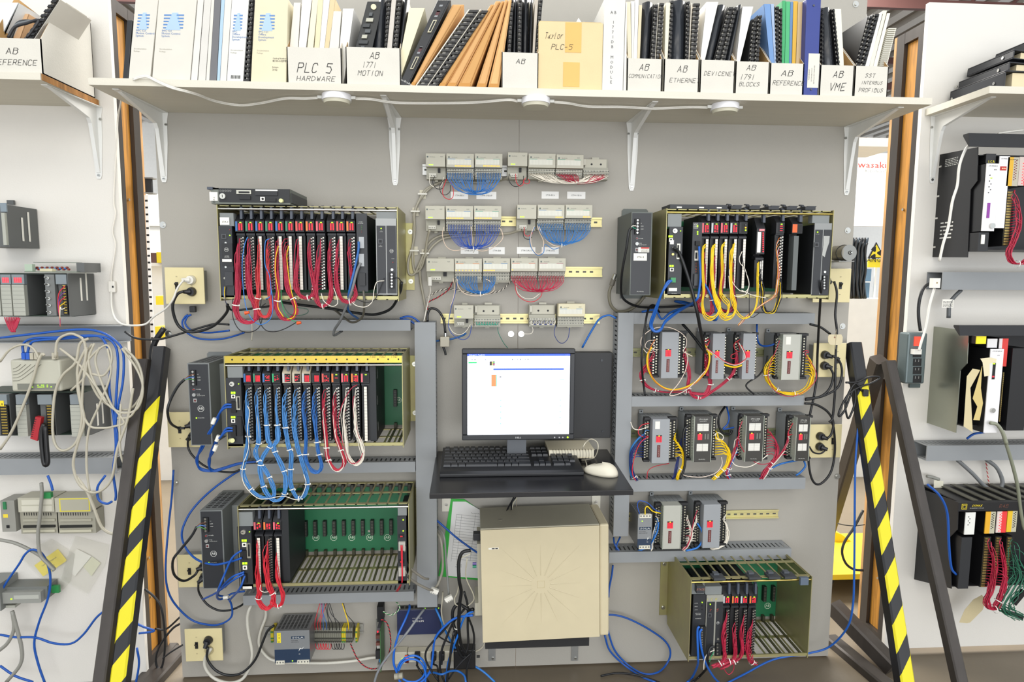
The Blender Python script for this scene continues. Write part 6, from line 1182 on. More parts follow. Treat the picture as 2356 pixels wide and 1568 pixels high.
for i,(y,pts) in enumerate(((500,((1915,500),(1920,600),(1960,670),(2060,745),(2100,755))),(690,((1915,690),(1950,745),(2010,790),(2100,835),(2140,845))))):
    cable(f'grey cable from the {("upper","lower")[i]} grey connector of the scanner card, ending in a white plug','C',[(a,b,.25-.12*j/4) for j,(a,b) in enumerate(pts)],.25,.0042,'8C877C')
for j,(x,y,r_) in enumerate(((2150,845,.4),(2262,905,-.5))):
    t=T('loose_white_plug',f'white multi-pin plug hanging loose by the upright duct, {("left","right")[j]} one','connector','loose white plugs');c=P('C',x,y,.13);q=t.part('shell');q.X=Matrix.Translation(c) @ Matrix.Rotation(r_,4,'Y');q.box(-.014,.014,-.007,.007,-.006,.006,WHT)
    for i in range(4):q.box(-.012+i*.0065,-.008+i*.0065,-.012,-.007,-.004,.004,M('CFCCC0',.5))
cable('thick grey cable hanging right of the upright duct, left one','C',((2165,380,.05),(2200,450),(2215,600),(2210,700),(2180,790),(2150,830)),.1,.0046,'9A968A');cable('grey cable hanging right of the upright duct, right one','C',((2175,345,.05),(2225,420),(2240,600),(2255,790),(2262,880)),.1,.0036,'8A8C8A')
# bottom left
cable('thick white cable from the bottom left outlet under the large rail supply','C',((395,1300,.06),(345,1390),(360,1470),(430,1540),(540,1570),(640,1540),(700,1440),(718,1330),(690,1180),(680,1060),(700,980),(730,945,.02)),.05,.0056,'CFCCC0')
cable('thick black cord from the bottom left outlet to the ground terminals','C',((370,1290),(365,1380),(430,1470),(530,1510),(640,1490),(740,1390),(800,1250),(840,1160),(890,1120)),.07,.0044,'1D1F21')
plug(rc4[0],od,'black plug in the bottom left outlet box',side=(-.3,-1))
cable('white cable running behind the large rail supply to the circuit board','C',((825,990,.03),(822,1060),(780,1180),(775,1280),(840,1370),(920,1400),(1100,1412),(1300,1415),(1500,1400),(1650,1375),(1750,1372)),.02,.0052,'CFCCC0')
for i,(x0,x1,c_) in enumerate(((1250,1210,'D02838'),(1265,1232,'D02838'),(1300,1252,'D02838'),(1258,1275,'3A6AB0'),(1275,1300,'3A6AB0'),(1285,1320,BK),(1305,1345,BK),(1325,1375,BK),(1312,1400,BK),(1425,1472,YEL),(1435,1515,BK))):
    cable(f'{dict(D02838="red").get(c_, "blue" if c_=="3A6AB0" else "yellow" if c_==YEL else "black")} wire dropping from the duct to the terminal blocks, {O_[i]} from left','C',((x0,945,.05),((x0*.6+x1*.4)+(8 if i % 2 else -8),1030,.06),(x1,1100,.065),(x1+4,1155,.05)),.05,.0013 if c_ != YEL else .002,c_,'wire','wire','wires above the terminal blocks')
for i in range(9):
    c_=('D02838',BK)[i > 4];x=1215+i*21+(20 if i > 4 else 0);cable(f'{("red","black")[i > 4]} jumper loop under the terminal blocks, {O_[i]} from left','C',((x,1262,.05),(x+8,1300,.06),(x+30,1306,.06),(x+38,1285,.055),(x+36,1262,.05)),.06,.0013,c_,'wire','wire','jumper loops under the terminal blocks')
def twist(l,k,pts,d,r,c1,c2,tw=.0022,name='twisted_pair',cat='wire'):
    w=spline(pp(k,pts,d),14);t=T(name,l,cat);L_=0;a,b_=[],[]
    for i,p in enumerate(w):
        if i:L_ += (w[i]-w[i-1]).length
        an=L_/.016*2*math.pi;tg=(w[min(i+1,len(w)-1)]-w[max(0,i-1)]).normalized();u=tg.cross(Vector((0,1,0))).normalized();o=(u*math.cos(an)+Vector((0,1,0))*math.sin(an))*tw*.6;a.append(p+o);b_.append(p-o)
    t.part('strand').tube(a,r,M(c1,.4),5);t.part('strand').tube(b_,r,M(c2,.4),5)
twist('red and black twisted pair from the terminal blocks to the circuit board','C',((1490,1262),(1510,1310),(1550,1390),(1620,1450),(1700,1455),(1770,1390),(1805,1280),(1800,1180),(1775,1100),(1730,1072)),.06,.0014,'D02838',BK)
twist('green and white twisted wires from the duct to the circuit board','C',((1850,935,.03),(1875,970),(1868,1000),(1820,1035),(1780,1030),(1745,1010)),.05,.0014,WH,'2E8A48')
# middle modules: fans of jumper wires
GF='looped jumper wires under the beige modules'
def F_(l,a,b_,k,x,y,cols,d=.085,**kw):return fan(l,a,b_,P(k,x,y,d),cols,group=GF,**kw)
F_('blue jumper wires looping between the two left modules of the top row',TF[(0,1)],TF[(0,2)][1:],'D',575,425,('2E74BC',),jit=.011,r=.0012)
F_('white jumper wires from the first unlit module to the bare base, top row',TF[(0,4)],TF[(0,6)],'D',1250,335,(WH,),jit=.007,r=.0012)
F_('crimson jumper wires under the second unlit module of the top row',TF[(0,5)][:13],TF[(0,6)][4:14],'D',1350,338,(CRI,),jit=.007,r=.0012,d=.078)
F_('dark blue jumper wires looping between the two left modules of the second row',TF[(1,1)][1:],TF[(1,2)][1:],'D',552,828,('2A4CA8','2858B4'),jit=.008,r=.0011,ties=(1,))
F_('blue jumper wires looping between the two right modules of the second row',TF[(1,4)],TF[(1,5)],'D',1215,798,('2E78BC',),jit=.006,r=.0012,ties=(1,))
F_('blue jumper wires looping between the orange and blue modules of the third row',TF[(2,1)][1:14],TF[(2,2)][:8],'D',605,1165,('2E74B8',),jit=.007,r=.0012,ties=(1,))
F_('crimson jumper wires looping between the two right modules of the third row',TF[(2,3)],TF[(2,4)],'D',1040,1148,('C8284C','B82244'),jit=.006,r=.0012)
for l,pts,c_,d in (('white wire loop left of the top row modules',((225,268),(225,330),(260,360),(310,350),(330,285)),WH,.07),('black wire loop under the top left adapter',((265,275),(245,320),(275,370),(325,365),(345,300)),BK,.072),('red wire loop under the top left adapter',((350,300),(322,380),(330,430),(370,452),(400,430),(400,370),(378,305)),'D02838',.08),('black wire loop beside the red one, top left',((335,300),(300,350),(310,405),(345,418),(378,390),(380,345)),BK,.076),
    ('black wire loop under the middle adapter of the top row',((822,262),(820,310),(850,350),(890,352),(925,320),(930,275)),BK,.07),('red wire loop under the middle adapter of the top row',((870,260),(875,320),(900,352),(925,340),(930,305)),'D02838',.074),('small red wire loop left of the white wires, top row',((945,290),(930,320),(955,335),(975,320),(965,300)),'D02838',.07),
    ('red wire loop under the middle adapter of the second row',((935,660),(935,710),(960,728),(990,712),(998,680)),'D02838',.07),('black wire loop under the middle adapter of the second row',((925,700),(935,740),(970,752),(992,735)),BK,.07),('cream wire arching under the second row, left',((330,660),(320,720),(345,800),(400,835),(480,825),(540,790),(540,700),(535,655)),'E4CDB8',.08),
    ('cream wire arching under the second row, middle',((545,820),(620,840),(700,815),(770,750),(765,690),(745,665)),'E4CDB8',.08),('cream wire drop left of the right blue wires',((1010,655),(985,720),(990,800),(1030,862),(1070,840),(1080,770),(1050,700),(1035,650)),'E4CDB8',.085),('blue wire drop beside the cream one',((1015,660),(980,730),(985,810),(1035,872),(1080,850),(1090,790),(1150,825),(1200,815)),'2E78BC',.082),('cream wire reaching into the right blue bundle',((1045,655),(1085,740),(1140,790),(1200,810)),'E4CDB8',.088),
    ('cream wire loop under the third row',((430,1050),(440,1110),(500,1165),(600,1175),(690,1150),(710,1110),(680,1070),(645,1050)),'E4CDB8',.085),('white wire under the dark red wires of the third row',((870,1060),(885,1150),(940,1195),(1000,1195),(1050,1160)),WH,.08),('red wire under the crimson wires of the third row',((860,1060),(880,1160),(940,1212),(1010,1218),(1065,1170),(1060,1100)),'D02838',.082),
    ('cream wire hanging from the third row to the fourth, left',((400,1045),(412,1120),(400,1200),(378,1250)),'E4CDB8',.06),('blue wires hanging from the third row to the duct',((430,1070),(415,1160),(385,1270),(365,1400),(400,1470),(470,1505),(520,1480),(540,1400)),'2A4CA0',.06),('white wire loop under the fourth row adapter',((365,1395),(400,1450),(450,1468),(495,1445),(530,1390)),WH,.05),('green wire dropping behind the monitor',((735,1400),(740,1450),(780,1530),(830,1590)),'2A7A66',.04),
    ('thin dark blue wire loop under the cream module',((1170,1395),(1160,1460),(1190,1520),(1230,1530),(1265,1490),(1275,1415)),'2A3C80',.05),('white and blue wire ending at the right centre bolt',((985,1390),(1000,1430),(985,1460),(920,1462)),WH,.04)):
    cable(l,'D',pts,d,.0012,c_,'wire','wire','single wires among the beige modules')
for i in range(8):cable(f'green jumper loop on the bare base of the fourth row, {O_[i]} from left','D',((575+i*20,1375),(580+i*20,1393),(592+i*20,1393),(597+i*20,1375)),.058,.0013,'2A9A80','wire','wire','green jumper loops of the fourth row')
for i in range(9):cable(f'{("white","navy")[i % 2]} jumper loop on the right bare base of the fourth row, {O_[i]} from left','D',((990+i*20,1362),(985+i*20,1385),(1000+i*20,1392),(1010+i*20,1365)),.058,.0014,(WH,'2A3C80')[i % 2],'wire','wire','white and navy jumper loops')
for i,(pts,r_) in enumerate(((((830,285,.07),(740,312,.01),(600,325,.01),(400,315,.01),(300,325,.01),(230,365,.01),(170,430,.01),(120,520,.01),(105,640,.01),(100,760,.01),(95,900,.01),(105,980,.01),(125,1000,.012),(165,960,.015),(190,870,.015),(205,760,.03),(225,680,.05)),.0042),(((290,330),(200,375),(150,450),(108,560),(112,680),(95,800),(62,920),(68,1010),(110,1010),(150,930),(185,850),(230,770),(330,720),(540,715),(800,710),(910,680,.05)),.0042),(((520,725),(350,740),(260,790),(200,870),(155,950),(155,1060),(180,1200),(200,1330),(190,1370,.02)),.004))):
    cable(f'thick grey cable tied to the board left of the beige modules, {("first","second","third")[i]} from the top','D',pts,.012,r_,'A09B8B',group='grey cables left of the beige modules')
for i,(x,y) in enumerate(((118,545),(112,838),(172,415),(188,858))):
    a=rect('D',x-32,y-32,x+32,y+32,.002);t=T('cable_tie_mount',f'off-white adhesive tie mount on the board holding the grey cables, {("second","fourth","top","third")[i]} from the top','tie mount','cable tie mounts');t.part('pad').box(a[0]+.004,a[1]-.004,a[2],a[3],.0004,.003,M('C9C3AE',.4));t.part('strap').box(a[0]-.001,a[1]+.001,(a[2]+a[3])/2-.0025,(a[2]+a[3])/2+.0025,.003,.018,M('DAD8CE',.4))
cable('white cord with a small plug in the wide adapter of the third row','D',((225,1095,.07),(228,1150,.06),(205,1250,.04),(180,1370,.05)),.06,.0022,'DEDAD0');t=T('flat_plug','small grey plug in the wide adapter of the third row','plug');a=rect('D',215,1035,240,1100,.075);t.part('body').box(*a,.071,.085,M('C9C7BE',.4))
twist('black and white twisted pair crossing below the third row','D',((205,1190),(290,1140),(380,1125),(500,1150),(640,1160),(760,1135),(835,1065)),.03,.0014,BK,WH);twist('red and black twisted pair left of the blue hanging wires','D',((395,1070),(365,1130),(290,1185),(215,1225),(210,1280)),.035,.0014,'D02838',BK)
t=T('coaxial_tap','beige coaxial tap with a black cable arching out of the upright duct','coaxial tap');a=rect('D',302,1485,372,1560,.06);q=t.part('body');q.bevel=.002;q.box(*a,.02,.06,M('A8A291',.5));c=P('D',342,1480,.05);t.part('connector').cyl((c.x,-.045,a[3]),(c.x,-.045,a[3]+.012),.005,STL,12)
w=spline(pp('D',((342,1455),(330,1360),(290,1290),(235,1270),(210,1310),(208,1370)),.045),5);t.part('coaxial_cable').tube(w,.0042,M('1A1B1D',.35),8)
cable('black coaxial cable hanging loose with a tapered boot left of the monitor','E',((205,0,.04),(230,60),(250,110),(256,142)),.04,.004,'1A1B1D')
for i,pts in enumerate((((0,1345),(60,1330),(110,1345),(150,1380)),((0,1360),(60,1355),(130,1400)))):cable(f'blue cable entering the top of the left upright duct, {("upper","lower")[i]} one','D',pts,.05,.0034,NET)
cable('blue cable from the duct over the coaxial tap','E',((120,40,.03),(180,15,.03),(300,0,.035),(400,-30,.035),(440,-55,.04)),.03,.0032,'1F5C9C')
cable('blue network cable from behind the monitor up to the right upright duct','D',((1370,1566,.02),(1440,1440,.03),(1500,1350,.04),(1570,1322,.05),(1625,1345,.055)),.04,.0036,'2066B8')
cable('grey elbowed cable with a steel connector left of the STA 4 supply','G',((30,880,.05),(5,960,.045),(20,1060,.04),(80,1120,.03),(170,1115,.02),(260,1060,.015),(320,990,.012)),.03,.0055,'75705F');t=T('steel_connector','steel round connector on the grey elbowed cable','connector');c0,c1=P('G',28,885,.05),P('G',62,785,.06);t.part('barrel').cyl(c0,c0+(c1-c0)*.55,.0085,M('6E6A60',.4),12);t.part('tip').cyl(c0+(c1-c0)*.5,c1,.0065,STL,12)
# station 4 rack
h('crimson wire bundle of the first two cards of the station 4 rack','G',((862,560),(858,780),(862,960),(800,1060),(850,1130),(920,1140),(940,1050),(925,940),(945,780),(948,620)),T4_[0][4:],T4_[1][4:],(CRI,),spread=.008,ties=(.7,),d=.244)
h('crimson wire bundle of the third and fourth cards of the station 4 rack','G',((1030,620),(1022,800),(1010,960),(985,1060),(1030,1110),(1100,1110),(1140,1040),(1118,940),(1112,620)),T4_[2][5:],T4_[3][5:],(CRI,CRI,BK),spread=.008,ties=(),d=.244)
YP=(((875,532),(852,560),(850,760),(858,940),(845,1060),(870,1160),(930,1185),(985,1140),(1000,1060),(955,960),(935,760),(945,530)),((960,532),(932,570),(935,760),(950,960),(1000,1080),(1010,1150),(1060,1185),(1120,1160),(1145,1080),(1110,940),(1105,700),(1128,520)),((1044,512),(1020,560),(1025,760),(1008,940),(1040,1010),(1082,1060),(1070,1140),(1030,1155),(990,1080),(955,980),(925,760),(942,560)),((1130,520),(1100,600),(1105,900),(1112,1010),(1160,1120),(1220,1170),(1290,1140),(1340,1020),(1345,800),(1350,668)))
for i,pts in enumerate(YP):
    t=T('wire_harness',f'yellow wires looping below the white strips of the station 4 rack, {("first","second","third","long fourth")[i]} group','wire bundle','yellow wires of the station 4 rack')
    for j in range(4 if i < 3 else 2):o=Vector(((j % 2)*.004-.002,-.002*(j // 2),(j-1.5)*.004));t.part('wire').tube([p+o for p in spline(pp('G',pts,.262),5)],.0015,M(YEL,.4),6)
h('black and yellow wire bundle from the isolated card to the wide terminal card','G',((1352,680),(1350,800),(1380,960),(1375,1060),(1420,1125),(1490,1110),(1530,1000),(1540,880)),A4f[5:15],A4g[13:],(BK,BK,BK,YEL),spread=.011,d=.25)
h('thin orange and white wires hugging the screws of the station 4 terminal card','G',((1528,450),(1512,560),(1530,700),(1520,860),(1495,980),(1380,1060),(1250,1160),(1200,1210),(1170,1245)),A4g[:14],None,(OR_,WH,'D08A3A',WH,CRI),spread=.005,r=.0009,d=.255)
for i,pts in enumerate((((1205,580),(1180,640),(1190,690),(1225,730),(1250,800),(1268,880),(1240,940),(1180,930),(1120,860),(1090,760),(1130,600)),((1085,800),(1100,930),(1150,985),(1240,965),(1265,900)),((1205,600),(1225,740),(1265,830),(1270,960),(1272,1140),(1300,1175),(1360,1135)),((1200,930),(1300,975),(1420,1000)))):
    cable(f'{("long white wire loop","lower white wire loop","thin black wire","white wire end")[i]} in front of the last white strip of the station 4 rack','G',pts,.262,.0013,BK if i == 2 else WH,'wire','wire')
for i in range(2):cable(f'blue cable from the green plug looping before the station 4 duct, {("left","right")[i]} one','G',((560+i*12,845,.255),(530+i*18,860,.255),(480,960,.25),(410+i*16,1130,.22),(375+i*14,1240,.2),(410+i*10,1300,.2),(470,1290-i*10,.2),(520,1200+i*10,.18),(640,1110+i*8,.15),(760,1050,.12)),.25,.0038,'1C5CB0')
cable('blue cable falling from the grey connector of the station 4 adapter','G',((825,840,.258),(870,880),(920,970),(975,1120),(972,1195),(920,1180,.2),(800,1080,.12),(700,1040,.06),(600,1030,.03),(700,1055,.03)),.25,.0038,'1C5CB0')
cable('blue cable falling from the black socket of the station 4 adapter','G',((818,535),(822,640),(830,800),(815,950),(790,1020),(700,1075,.18),(560,1130,.12),(480,1190,.1),(420,1110,.08),(300,1125,.06)),.258,.0038,'1C5CB0')
cable('thick black coaxial cable falling from the station 4 processor down to the narrow block','G',((590,545,.26),(640,600),(700,760),(760,960),(800,1130),(830,1290,.22),(860,1440,.17),(868,1490,.15)),.25,.0056,'17181A')
cable('black cord from the STA 4 supply terminals down round the duct','G',((215,370,.21),(185,400,.21),(160,560,.2),(120,780,.17),(115,960,.12),(160,1030,.08),(260,1075,.05),(400,1085,.03),(760,1070,.02)),.2,.0042,'1A1B1D')
for i,c_ in enumerate((BK,WH,'1E9070')):cable(f'{("black","white","green")[i]} conductor on the terminals of the STA 4 supply','G',((250,322+i*28),(215,340+i*12),(195,372)),.21,.0014,c_,'wire','wire')
cable('long black cable from the station 4 loops down past the crimson block','G',((460,1130,.05),(410,1065,.07),(360,1100,.1),(330,1250,.13),(310,1400,.14),(298,1560,.14),(305,1680,.12),(318,1790,.1),(330,1880,.1)),.1,.0038,'17181A')
cable('black cord from the station 4 slot supply hanging to the right outlets','G',((1925,840,.255),(1915,960,.24),(1900,1200,.15),(1885,1500,.08),(1880,1700,.07),(1850,1900,.07),(1810,2100,.07),(1800,2400,.06),(1830,2620,.06),(1900,2680,.06),(2000,2580,.06),(2040,2400,.06),(2035,2200,.07),(2010,2100,.08)),.1,.0042,'17181A')
cable('black cord hanging from the plug beside the station 4 rack','G',((2035,850,.08),(2060,960,.08),(2045,1150),(2060,1300),(2050,1500),(2045,1700),(2040,1880),(2020,2080),(1990,2120)),.08,.0042,'17181A')
plug(rc5[0],od,'black plug in the outlet box beside the station 4 rack',side=(.6,-.6))
for rc,nm_ in ((rc6,'upper'),(rc7,'lower')):
    for i in (0,1):plug(rc[i],od,f'black plug in the {("top","bottom")[i]} socket of the {nm_} outlet box on the right',side=(1,-.3))
for l,pts in (('black cord from the top plug of the right upper outlet',((1925,290),(1985,340),(2005,440),(1970,560),(1860,630),(1750,660),(1690,670))),('black cord from the bottom plug of the right upper outlet',((1905,395),(1930,460),(1900,570),(1820,640),(1690,660))),('black cord from the middle duct looping to the right lower outlet',((1685,700),(1780,710),(1880,770),(1930,860),(1915,960),(1880,1000))),('short black cord under the bottom plug of the right lower outlet',((1860,1105),(1820,1130),(1760,1120),(1725,1070))),('black cord from the upper duct to the paper tag',((1730,20),(1820,45),(1905,105)))):
    cable(l,'H',pts,.08,.0042 if 'short' not in l else .003,'17181A')
t=T('paper_tag','manila paper tag tied to the black cord beside the station 4 rack','tag');q=t.part('tag');q.prism(poly('H',((1898,108),(2000,108),(2012,130),(2010,175),(1990,200),(1900,195),(1886,170),(1886,125)),.1),.0995,.1,M('CFC3A2',.7));c=P('H',1943,133,.1);q.cyl((c.x,-.1,c.z),(c.x,-.1005,c.z),.003,M('8A5A48',.6),10);t.part('string').tube(pp('H',((1943,133),(1950,90),(1960,60),(1950,200),(1952,235)),.101),.0006,M('C8BFA8',.7),4)
# round motor beside the station 4 rack
t=T('small_motor','round steel motor on a shelf beside the station 4 rack','motor');c=P('G',2165,592,.12);t.part('can').cyl((c.x-.012,-.06,c.z),(c.x,-.12,c.z),.026,M('A09A8C',.35,.6),28);q=t.part('end_cap');q.cyl((c.x,-.12,c.z),(c.x,-.124,c.z),.027,M('8E8E8A',.3,.7),28);q.torus((c.x+.003,-.1245,c.z),(0,1,0),.006,.0012,DK,14,5);t.part('shaft').cyl((c.x+.003,-.124,c.z),(c.x+.003,-.134,c.z),.0025,STL,10)
t.part('mounting_shelf').box(c.x-.035,c.x+.02,c.z-.031,c.z-.028,.0005,.125,M('8E8E8A',.3,.7));t.part('strap').torus((c.x-.004,-.10,c.z),(.12,1,0),.0275,.0012,BLK,24,5);
# crimson harnesses of the input blocks
b1,b2,b3,b4=TB_['b1'],TB_['b2'],TB_['b3'],TB_['b4'];PT=lambda pts,d=.1:pp('H',pts,d)
Gh='wire bundles of the input blocks'
harness('crimson wires sweeping from the left side of the first block to the narrow block',PT(((380,290),(330,360),(285,440),(300,520),(380,580),(500,605),(660,600),(760,620),(840,610),(872,520),(850,430),(835,300))),b1['L'][5:],b2['L'][5:],(CRI,'B82848'),spread=.007,ties=(.25,.38,.55,.8),group=Gh,dz=.004,r=.0018)
harness('crimson wires from the right side of the first block to the third block',PT(((645,290),(680,380),(690,480),(680,570),(730,640),(800,650),(880,600),(980,530),(1060,450),(1090,380),(1100,300))),b1['R'][4:],b3['L'][5:],(CRI,'B82848'),spread=.0065,ties=(.3,.45,.75),group=Gh,dz=.004,r=.0018)
harness('yellow wires looping from one side of the clear-covered block to the other',PT(((1420,290),(1375,360),(1350,440),(1380,520),(1450,590),(1540,615),(1640,612),(1720,550),(1755,450),(1735,370),(1700,290))),b4['L'][6:],b4['R'][6:],(YEL,'E8BC00'),spread=.0085,ties=(.22,.38,.55),group=Gh,dz=.004,r=.0018)
b5,b6,b7,b8=TB_['b5'],TB_['b6'],TB_['b7'],TB_['b8']
harness('navy wires dropping from the left side of the first second-row block into the duct',PT(((300,1010),(240,1050),(195,1120),(190,1220),(210,1310),(240,1355))),b5['L'][4:],None,(NV,'24357C'),spread=.007,ties=(.85,),group=Gh,dz=.002,r=.0017)
harness('yellow wires dropping from the right side of the first second-row block into the duct',PT(((560,1010),(600,1060),(635,1120),(640,1220),(600,1300),(585,1350))),b5['R'][4:],None,(YEL,),spread=.006,ties=(.7,),group=Gh,dz=.002,r=.0018)
harness('navy wires behind the left side of the second second-row block',PT(((680,900),(650,980),(620,1060),(600,1180),(580,1290),(560,1350)),.085),b6['L'][4:],None,(NV,'24357C'),spread=.006,group=Gh,dz=.002,r=.0013)
harness('yellow wires dropping from the right side of the second second-row block',PT(((930,1000),(985,1040),(1025,1110),(1030,1190),(990,1260),(930,1320),(900,1350))),b6['R'][4:],None,(YEL,),spread=.0065,ties=(.7,.85),group=Gh,dz=.002,r=.0018)
harness('crimson wires dropping from the left side of the third second-row block',PT(((1120,880),(1105,1000),(1085,1120),(1045,1220),(1020,1290),(1035,1345))),b7['L'][5:],None,(CRI,CRI,WH,'2E78BC'),spread=.007,ties=(.7,.85),group=Gh,dz=.002,r=.0017)
harness('thin crimson wires looping from the third to the fourth second-row block',PT(((1365,940),(1420,1000),(1445,1080),(1440,1150),(1400,1210),(1350,1270),(1310,1345))),b7['R'][4:],None,(CRI,),spread=.007,ties=(.65,),group=Gh,dz=.002,r=.0016)
harness('crimson wires dropping from the left side of the fourth second-row block',PT(((1560,900),(1540,1020),(1500,1110),(1440,1180),(1370,1270),(1320,1345))),b8['L'][4:],None,(CRI,CRI,WH),spread=.006,ties=(.75,),group=Gh,dz=.002,r=.0017)
harness('white wires looping off the right side of the right lowest block',pp('I',((905,290),(935,340),(940,400),(930,460),(880,505),(810,520)),.1),TB_['b10']['R'][3:],None,(WH,),spread=.005,group=Gh,dz=.002,r=.0016)
harness('white and crimson wires crossing between the two lowest blocks',pp('I',((620,280),(645,350),(650,420),(630,480),(590,525)),.1),TB_['b9']['R'][3:],None,(WH,WH,CRI),spread=.006,group=Gh,dz=.002,r=.0016)
harness('white wires off the left side of the right lowest block',pp('I',((690,300),(660,360),(645,430),(620,490),(590,530)),.098),TB_['b10']['L'][3:],None,(WH,WH,'D8D2C4'),spread=.006,group=Gh,dz=.002,r=.0016)
harness('white and blue wires off the left side of the left lowest block',pp('I',((385,300),(360,380),(345,450),(340,500),(330,530)),.098),TB_['b9']['L'][3:],None,(WH,'2E78BC',WH),spread=.005,group=Gh,dz=.002,r=.0016)
Gs='single wires among the input blocks'
for l,pts,c_,r_,d in (('fat yellow wire arching from the first block to the narrow block',((372,215),(335,290),(340,400),(400,510),(500,575),(620,575),(740,520),(840,420),(868,310),(850,240),(825,200)),YEL,.0032,.12),('orange wire along the fat yellow wire',((400,150),(350,250),(350,400),(410,520),(520,585),(660,570),(780,500),(850,380)),OR_,.0014,.124),('fat yellow wire arching between the two narrow blocks',((840,235),(900,290),(980,360),(1080,388),(1160,360),(1180,290),(1140,210)),YEL,.0032,.12),('white wire along the arch between the narrow blocks',((840,230),(910,280),(1000,345),(1090,372),(1160,340),(1170,280),(1120,180)),WH,.0016,.126),('red wire along the arch between the narrow blocks',((838,222),(920,280),(1000,340),(1090,365),(1165,330),(1185,290),(1140,200)),'D02838',.0013,.128),
    ('cream wire arching over the first block',((330,270),(280,200),(290,130),(380,60),(500,45),(600,80),(665,140),(665,210),(640,250),(690,280),(720,295)),'E0CFC0',.0015,.13),('cream wire hanging in front of the crimson sweep',((660,250),(680,310),(660,420),(600,530),(540,600),(530,632),(600,620),(700,560),(830,420)),'E0CFC0',.0015,.13),('cream wire knot left of the first block',((420,155),(340,165),(315,210),(350,235),(400,215),(360,180)),'E0CFC0',.0014,.1),('second cream wire knot left of the first block',((420,250),(330,268),(380,240),(430,235)),'E0CFC0',.0014,.1),
    ('crimson wire round the yellow loop',((1470,160),(1440,240),(1390,360),(1372,480),(1440,600),(1560,640),(1680,600),(1780,500),(1770,400),(1690,280),(1720,260),(1700,245),(1670,260)),CRI,.0013,.115),('blue cable entering the upper left of the yellow-wired block',((1275,20,.02),(1275,100,.03),(1285,170,.04),(1320,205,.06),(1400,200,.08),(1480,155,.095)),NET,.0034,.05),('black cable dropping from that block into the duct',((1365,290),(1350,370),(1290,460),(1200,520),(1185,560),(1250,622)),'1A1B1D',.003,.06),
    ('black cable falling from the top duct to the narrow block',((635,18,.03),(700,90,.05),(780,190,.08),(830,260,.1)),'17181A',.0052,.06),('red wire curl at the top of the narrow block',((868,145),(820,170),(850,200),(870,160),(830,230)),'D02838',.0014,.1),('red wire curl at the top of the third block',((1130,150),(1080,190),(1090,240),(1130,250),(1110,170)),'D02838',.0014,.1),('second red wire curl left of the third block',((1110,265),(1055,285),(1060,315),(1095,310)),'D02838',.0014,.1),
    ('red wires entering the first second-row block',((350,870),(280,890),(255,950),(290,985),(340,980)),'D02838',.0016,.1),('red wire falling along the navy bundle',((345,985),(280,1030),(235,1120),(205,1250),(210,1320),(235,1360)),'D02838',.0016,.11),('white wire reaching into the first second-row block',((190,860),(215,915),(270,925),(345,895)),WH,.0016,.1),('fat blue cable behind the navy bundle',((310,960),(240,1020),(190,1110),(185,1250),(200,1340)),'2070B4',.0038,.09),('blue conductor from the fat blue cable',((350,935),(320,930),(305,970)),'2E78BC',.0014,.1),
    ('black cable dropping between the first and second second-row blocks',((690,880),(650,930),(640,1040),(660,1150),(650,1260),(615,1350)),'17181A',.0042,.11),('red wire looping out of the duct under the first second-row block',((520,1215),(400,1240),(340,1280),(330,1355)),'D02838',.0014,.06),('cream wire arc between the yellow bundles',((970,1160),(975,1220),(930,1290),(820,1330),(700,1328),(630,1310)),'E0CFC0',.0015,.1),('cream wire curls right of the second block',((905,975),(940,950),(985,980),(975,1012),(930,1000),(915,960)),'E8E2D8',.0016,.1),
    ('black cable loop between the second and third blocks',((1000,728,.02),(955,800),(945,880),(980,950),(1040,965),(1060,930)),'1A1B1D',.004,.05),('blue cable between the second and third blocks',((1015,728,.02),(1035,820),(1020,880),(985,920),(1080,905),(1130,880)),NET,.003,.05),('red wire swinging under the third second-row block',((1150,850),(1120,940),(1130,1050),(1200,1160),(1300,1220),(1400,1200),(1440,1100)),CRI,.0015,.12),('white wire swinging under the third second-row block',((1060,1200),(1100,1235),(1200,1245),(1290,1200),(1370,1140)),WH,.0018,.12),
    ('blue cable from the duct up to the last second-row block',((1300,1330,.05),(1340,1300),(1450,1230),(1560,1200),(1640,1185)),'1F68B4',.0034,.09),('blue cable falling under the last second-row block',((1680,1195),(1690,1240),(1650,1290),(1610,1318)),'1F68B4',.0034,.08),('thin red wire into the last block',((1590,860),(1560,910),(1540,970),(1580,965)),'D02838',.0014,.1)):
    cable(l,'H',pts,d,r_,c_,'wire','wire',Gs)
